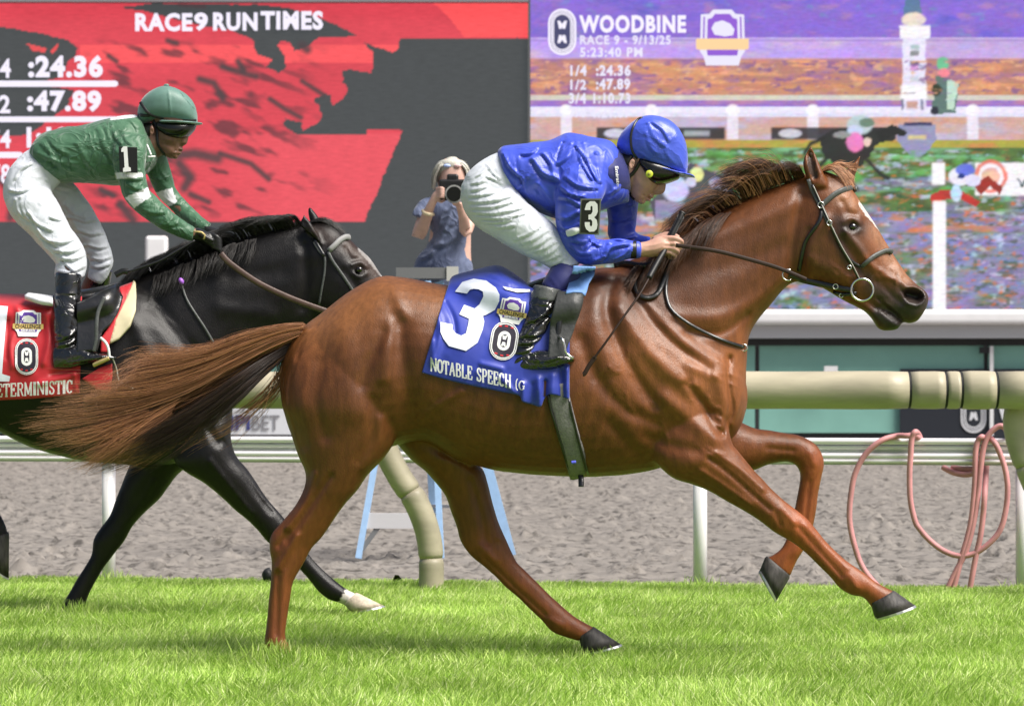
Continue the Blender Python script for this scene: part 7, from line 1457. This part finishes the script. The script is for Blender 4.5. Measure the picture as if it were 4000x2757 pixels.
strands('hair', [[(1762, 634, -.04), (1725, 640, -.09), (1700, 680, -.08), (1694, 730, -.04)], [(1768, 630, 0), (1715, 635, -.03), (1692, 680, 0), (1690, 735, 0)], [(1768, 630, .06), (1768, 632, .1), (1768, 680, .11), (1768, 740, .09)], [(1768, 630, 0), (1810, 636, -.03), (1830, 670, 0), (1832, 730, 0)], [(1772, 634, -.04), (1806, 642, -.09), (1826, 680, -.07), (1828, 730, -.03)]], 1500, .0035, hair_mat('silver blond hair', (.42, .40, .34), (.75, .73, .66)), ph, DP, spread=5, segs=7, kink=2, seed=52, depth=.012)
mk('hair_cap', *loft([(1694, 700, 1830, 700, .09, .03), (1694, 662, 1828, 662, .115, .01), (1714, 632, 1812, 632, .095, -.01), (1742, 622, 1788, 622, .045, -.01)], DP, n=22, dome=.4), mat('silver blond scalp hair', (.52, .50, .44), rough=.6, noise=.3, nscale=60, stretch=(3, 3, .5)), ph)
mk('face', *loft([(1728, 650, 1812, 650, .05, -.055), (1720, 690, 1818, 690, .055, -.06), (1722, 735, 1816, 735, .05, -.055), (1745, 768, 1790, 768, .03, -.05)], DP, n=20), M_SKIN3, ph)
for x, c in ((1746, (.40, .50, .80)), (1788, (.75, .50, .50))): mk('sunglass_lens', *ball(x, 648, 15, DP, off=-.108, ry=7, rd=8), mat('tinted lens', c, rough=.3), ph)
mb = MB(); mb.tube([W(1652, 824, DP-.26), W(1660, 834, DP-.30), W(1676, 838, DP-.32), W(1692, 838, DP-.29)], .012, 10); mb.build('bracelet', mat('cream bracelet', (.70, .58, .38), rough=.4), ph, smooth=True)
cm = empty('camera', tuple(W(1772, 757, DP-.36)), 'black camera with a wide round lens held up to the photographer\'s face', 'camera')
def disc(cx, cy, r, d0, d1, n=24):
    V = []; 
    for d in (d0, d1):
        for k in range(n): a = 2*math.pi*k/n; c = W(cx, cy, DP+d0); V.append((c[0]+r*math.cos(a), DP+d, c[2]+r*math.sin(a)))
    return V, [(k, (k+1) % n, n+(k+1) % n, n+k) for k in range(n)]+[tuple(range(n))[::-1], tuple(range(n, 2*n))]
mb = MB(); c = W(1768, 750, DP-.30); mb.box((c[0], DP-.28, c[2]+.012), (.165, .09, .125)); mb.box((c[0], DP-.28, c[2]+.085), (.07, .07, .045)); o = mb.build('camera_body', M_BLK, cm); bv = o.modifiers.new('b', 'BEVEL'); bv.width = .012; bv.segments = 2
mk('lens_barrel', *disc(1774, 758, .050, -.48, -.30), M_BLK, cm, smooth=False); mk('lens_rim', *disc(1774, 758, .054, -.485, -.465), mat('grey rim', (.35, .35, .34), rough=.3), cm, smooth=False); mk('lens_glass', *disc(1774, 758, .045, -.490, -.484), M_LENS, cm, smooth=False)
# step ladder
M_FIB = mat('blue fibreglass', (.36, .56, .84), rough=.45, noise=.06); M_ALU = mat('aluminium tread', (.62, .62, .64), rough=.4); M_LTOP = mat('grey plastic tray', (.16, .165, .17), rough=.6)
ld = empty('step_ladder', (float(W(1620, 0, 19.7)[0]), 19.7, 0), 'blue fibreglass step ladder with aluminium treads standing on the dirt track', 'ladder')
def beam(a, b, w, t, name, m):
    a, b = Vector(a), Vector(b); d = b-a; mb = MB(); rot = (Vector((0, 0, 1)).rotation_difference(d.normalized())).to_matrix() if abs(d.normalized().z) > .5 else d.to_track_quat('Z', 'Y').to_matrix(); mb.box(tuple((a+b)/2), (w, t, d.length), rot=rot); return mb.build(name, m, ld)
tp = lambda x, y, d: tuple(W(x, y, d))
F1a, F1b = tp(1400, 2180, 19.55), tp(1590, 1100, 19.7); F2a, F2b = tp(1724, 2180, 19.55), tp(1672, 1100, 19.7); B1a, B1b = tp(1700, 2165, 20.3), tp(1640, 1100, 20.0); B2a, B2b = tp(1998, 2172, 19.9), tp(1712, 1100, 19.85)
beam(F1a, F1b, .036, .07, 'rail', M_FIB); beam(F2a, F2b, .036, .07, 'rail', M_FIB); beam(B1a, B1b, .04, .03, 'rear_rail', M_FIB); beam(B2a, B2b, .06, .04, 'rear_rail', M_FIB)
for t in (.135, .40, .62, .82):
    a = Vector(F1a).lerp(Vector(F1b), t); b = Vector(F2a).lerp(Vector(F2b), t); beam(a, b, .045, .09, 'tread', M_ALU)
beam(Vector(F1a).lerp(Vector(F1b), .02), Vector(F1a).lerp(Vector(F2b), .13)+Vector((.10, 0, .02)), .03, .02, 'brace', M_LTOP); beam(Vector(B1a).lerp(Vector(B1b), .18), Vector(B2a).lerp(Vector(B2b), .18), .03, .02, 'rear_brace', M_ALU)
mb = MB(); a = W(1550, 1048, 19.8); b = W(1745, 1090, 19.8); mb.box(((a[0]+b[0])/2, 19.8, (a[2]+b[2])/2), (b[0]-a[0], .26, a[2]-b[2])); mb.build('tray', M_LTOP, ld)
mb = MB(); a = W(1745, 1042, 19.7); b = W(1790, 1098, 19.7); mb.box(((a[0]+b[0])/2, 19.72, (a[2]+b[2])/2), (b[0]-a[0], .12, a[2]-b[2])); mb.build('end_cap', mat('pale grey plastic', (.50, .50, .47), rough=.5), ld)
# small dark lump at the turf edge
dl = ball(1046, 2246, 22, 16.9, ry=26, rd=22, n=16, m=10); V = dl[0]+(dl[0]-dl[0].mean(0))*(vnoise(dl[0]*60, 3)*.25)[:, None]
o = mk('dark_clod', V, dl[1], mat('dark clod', (.012, .012, .014), rough=.6), None); tag(o, 'small black rounded lump at the turf edge behind the chestnut\'s planted hind leg', 'clod')
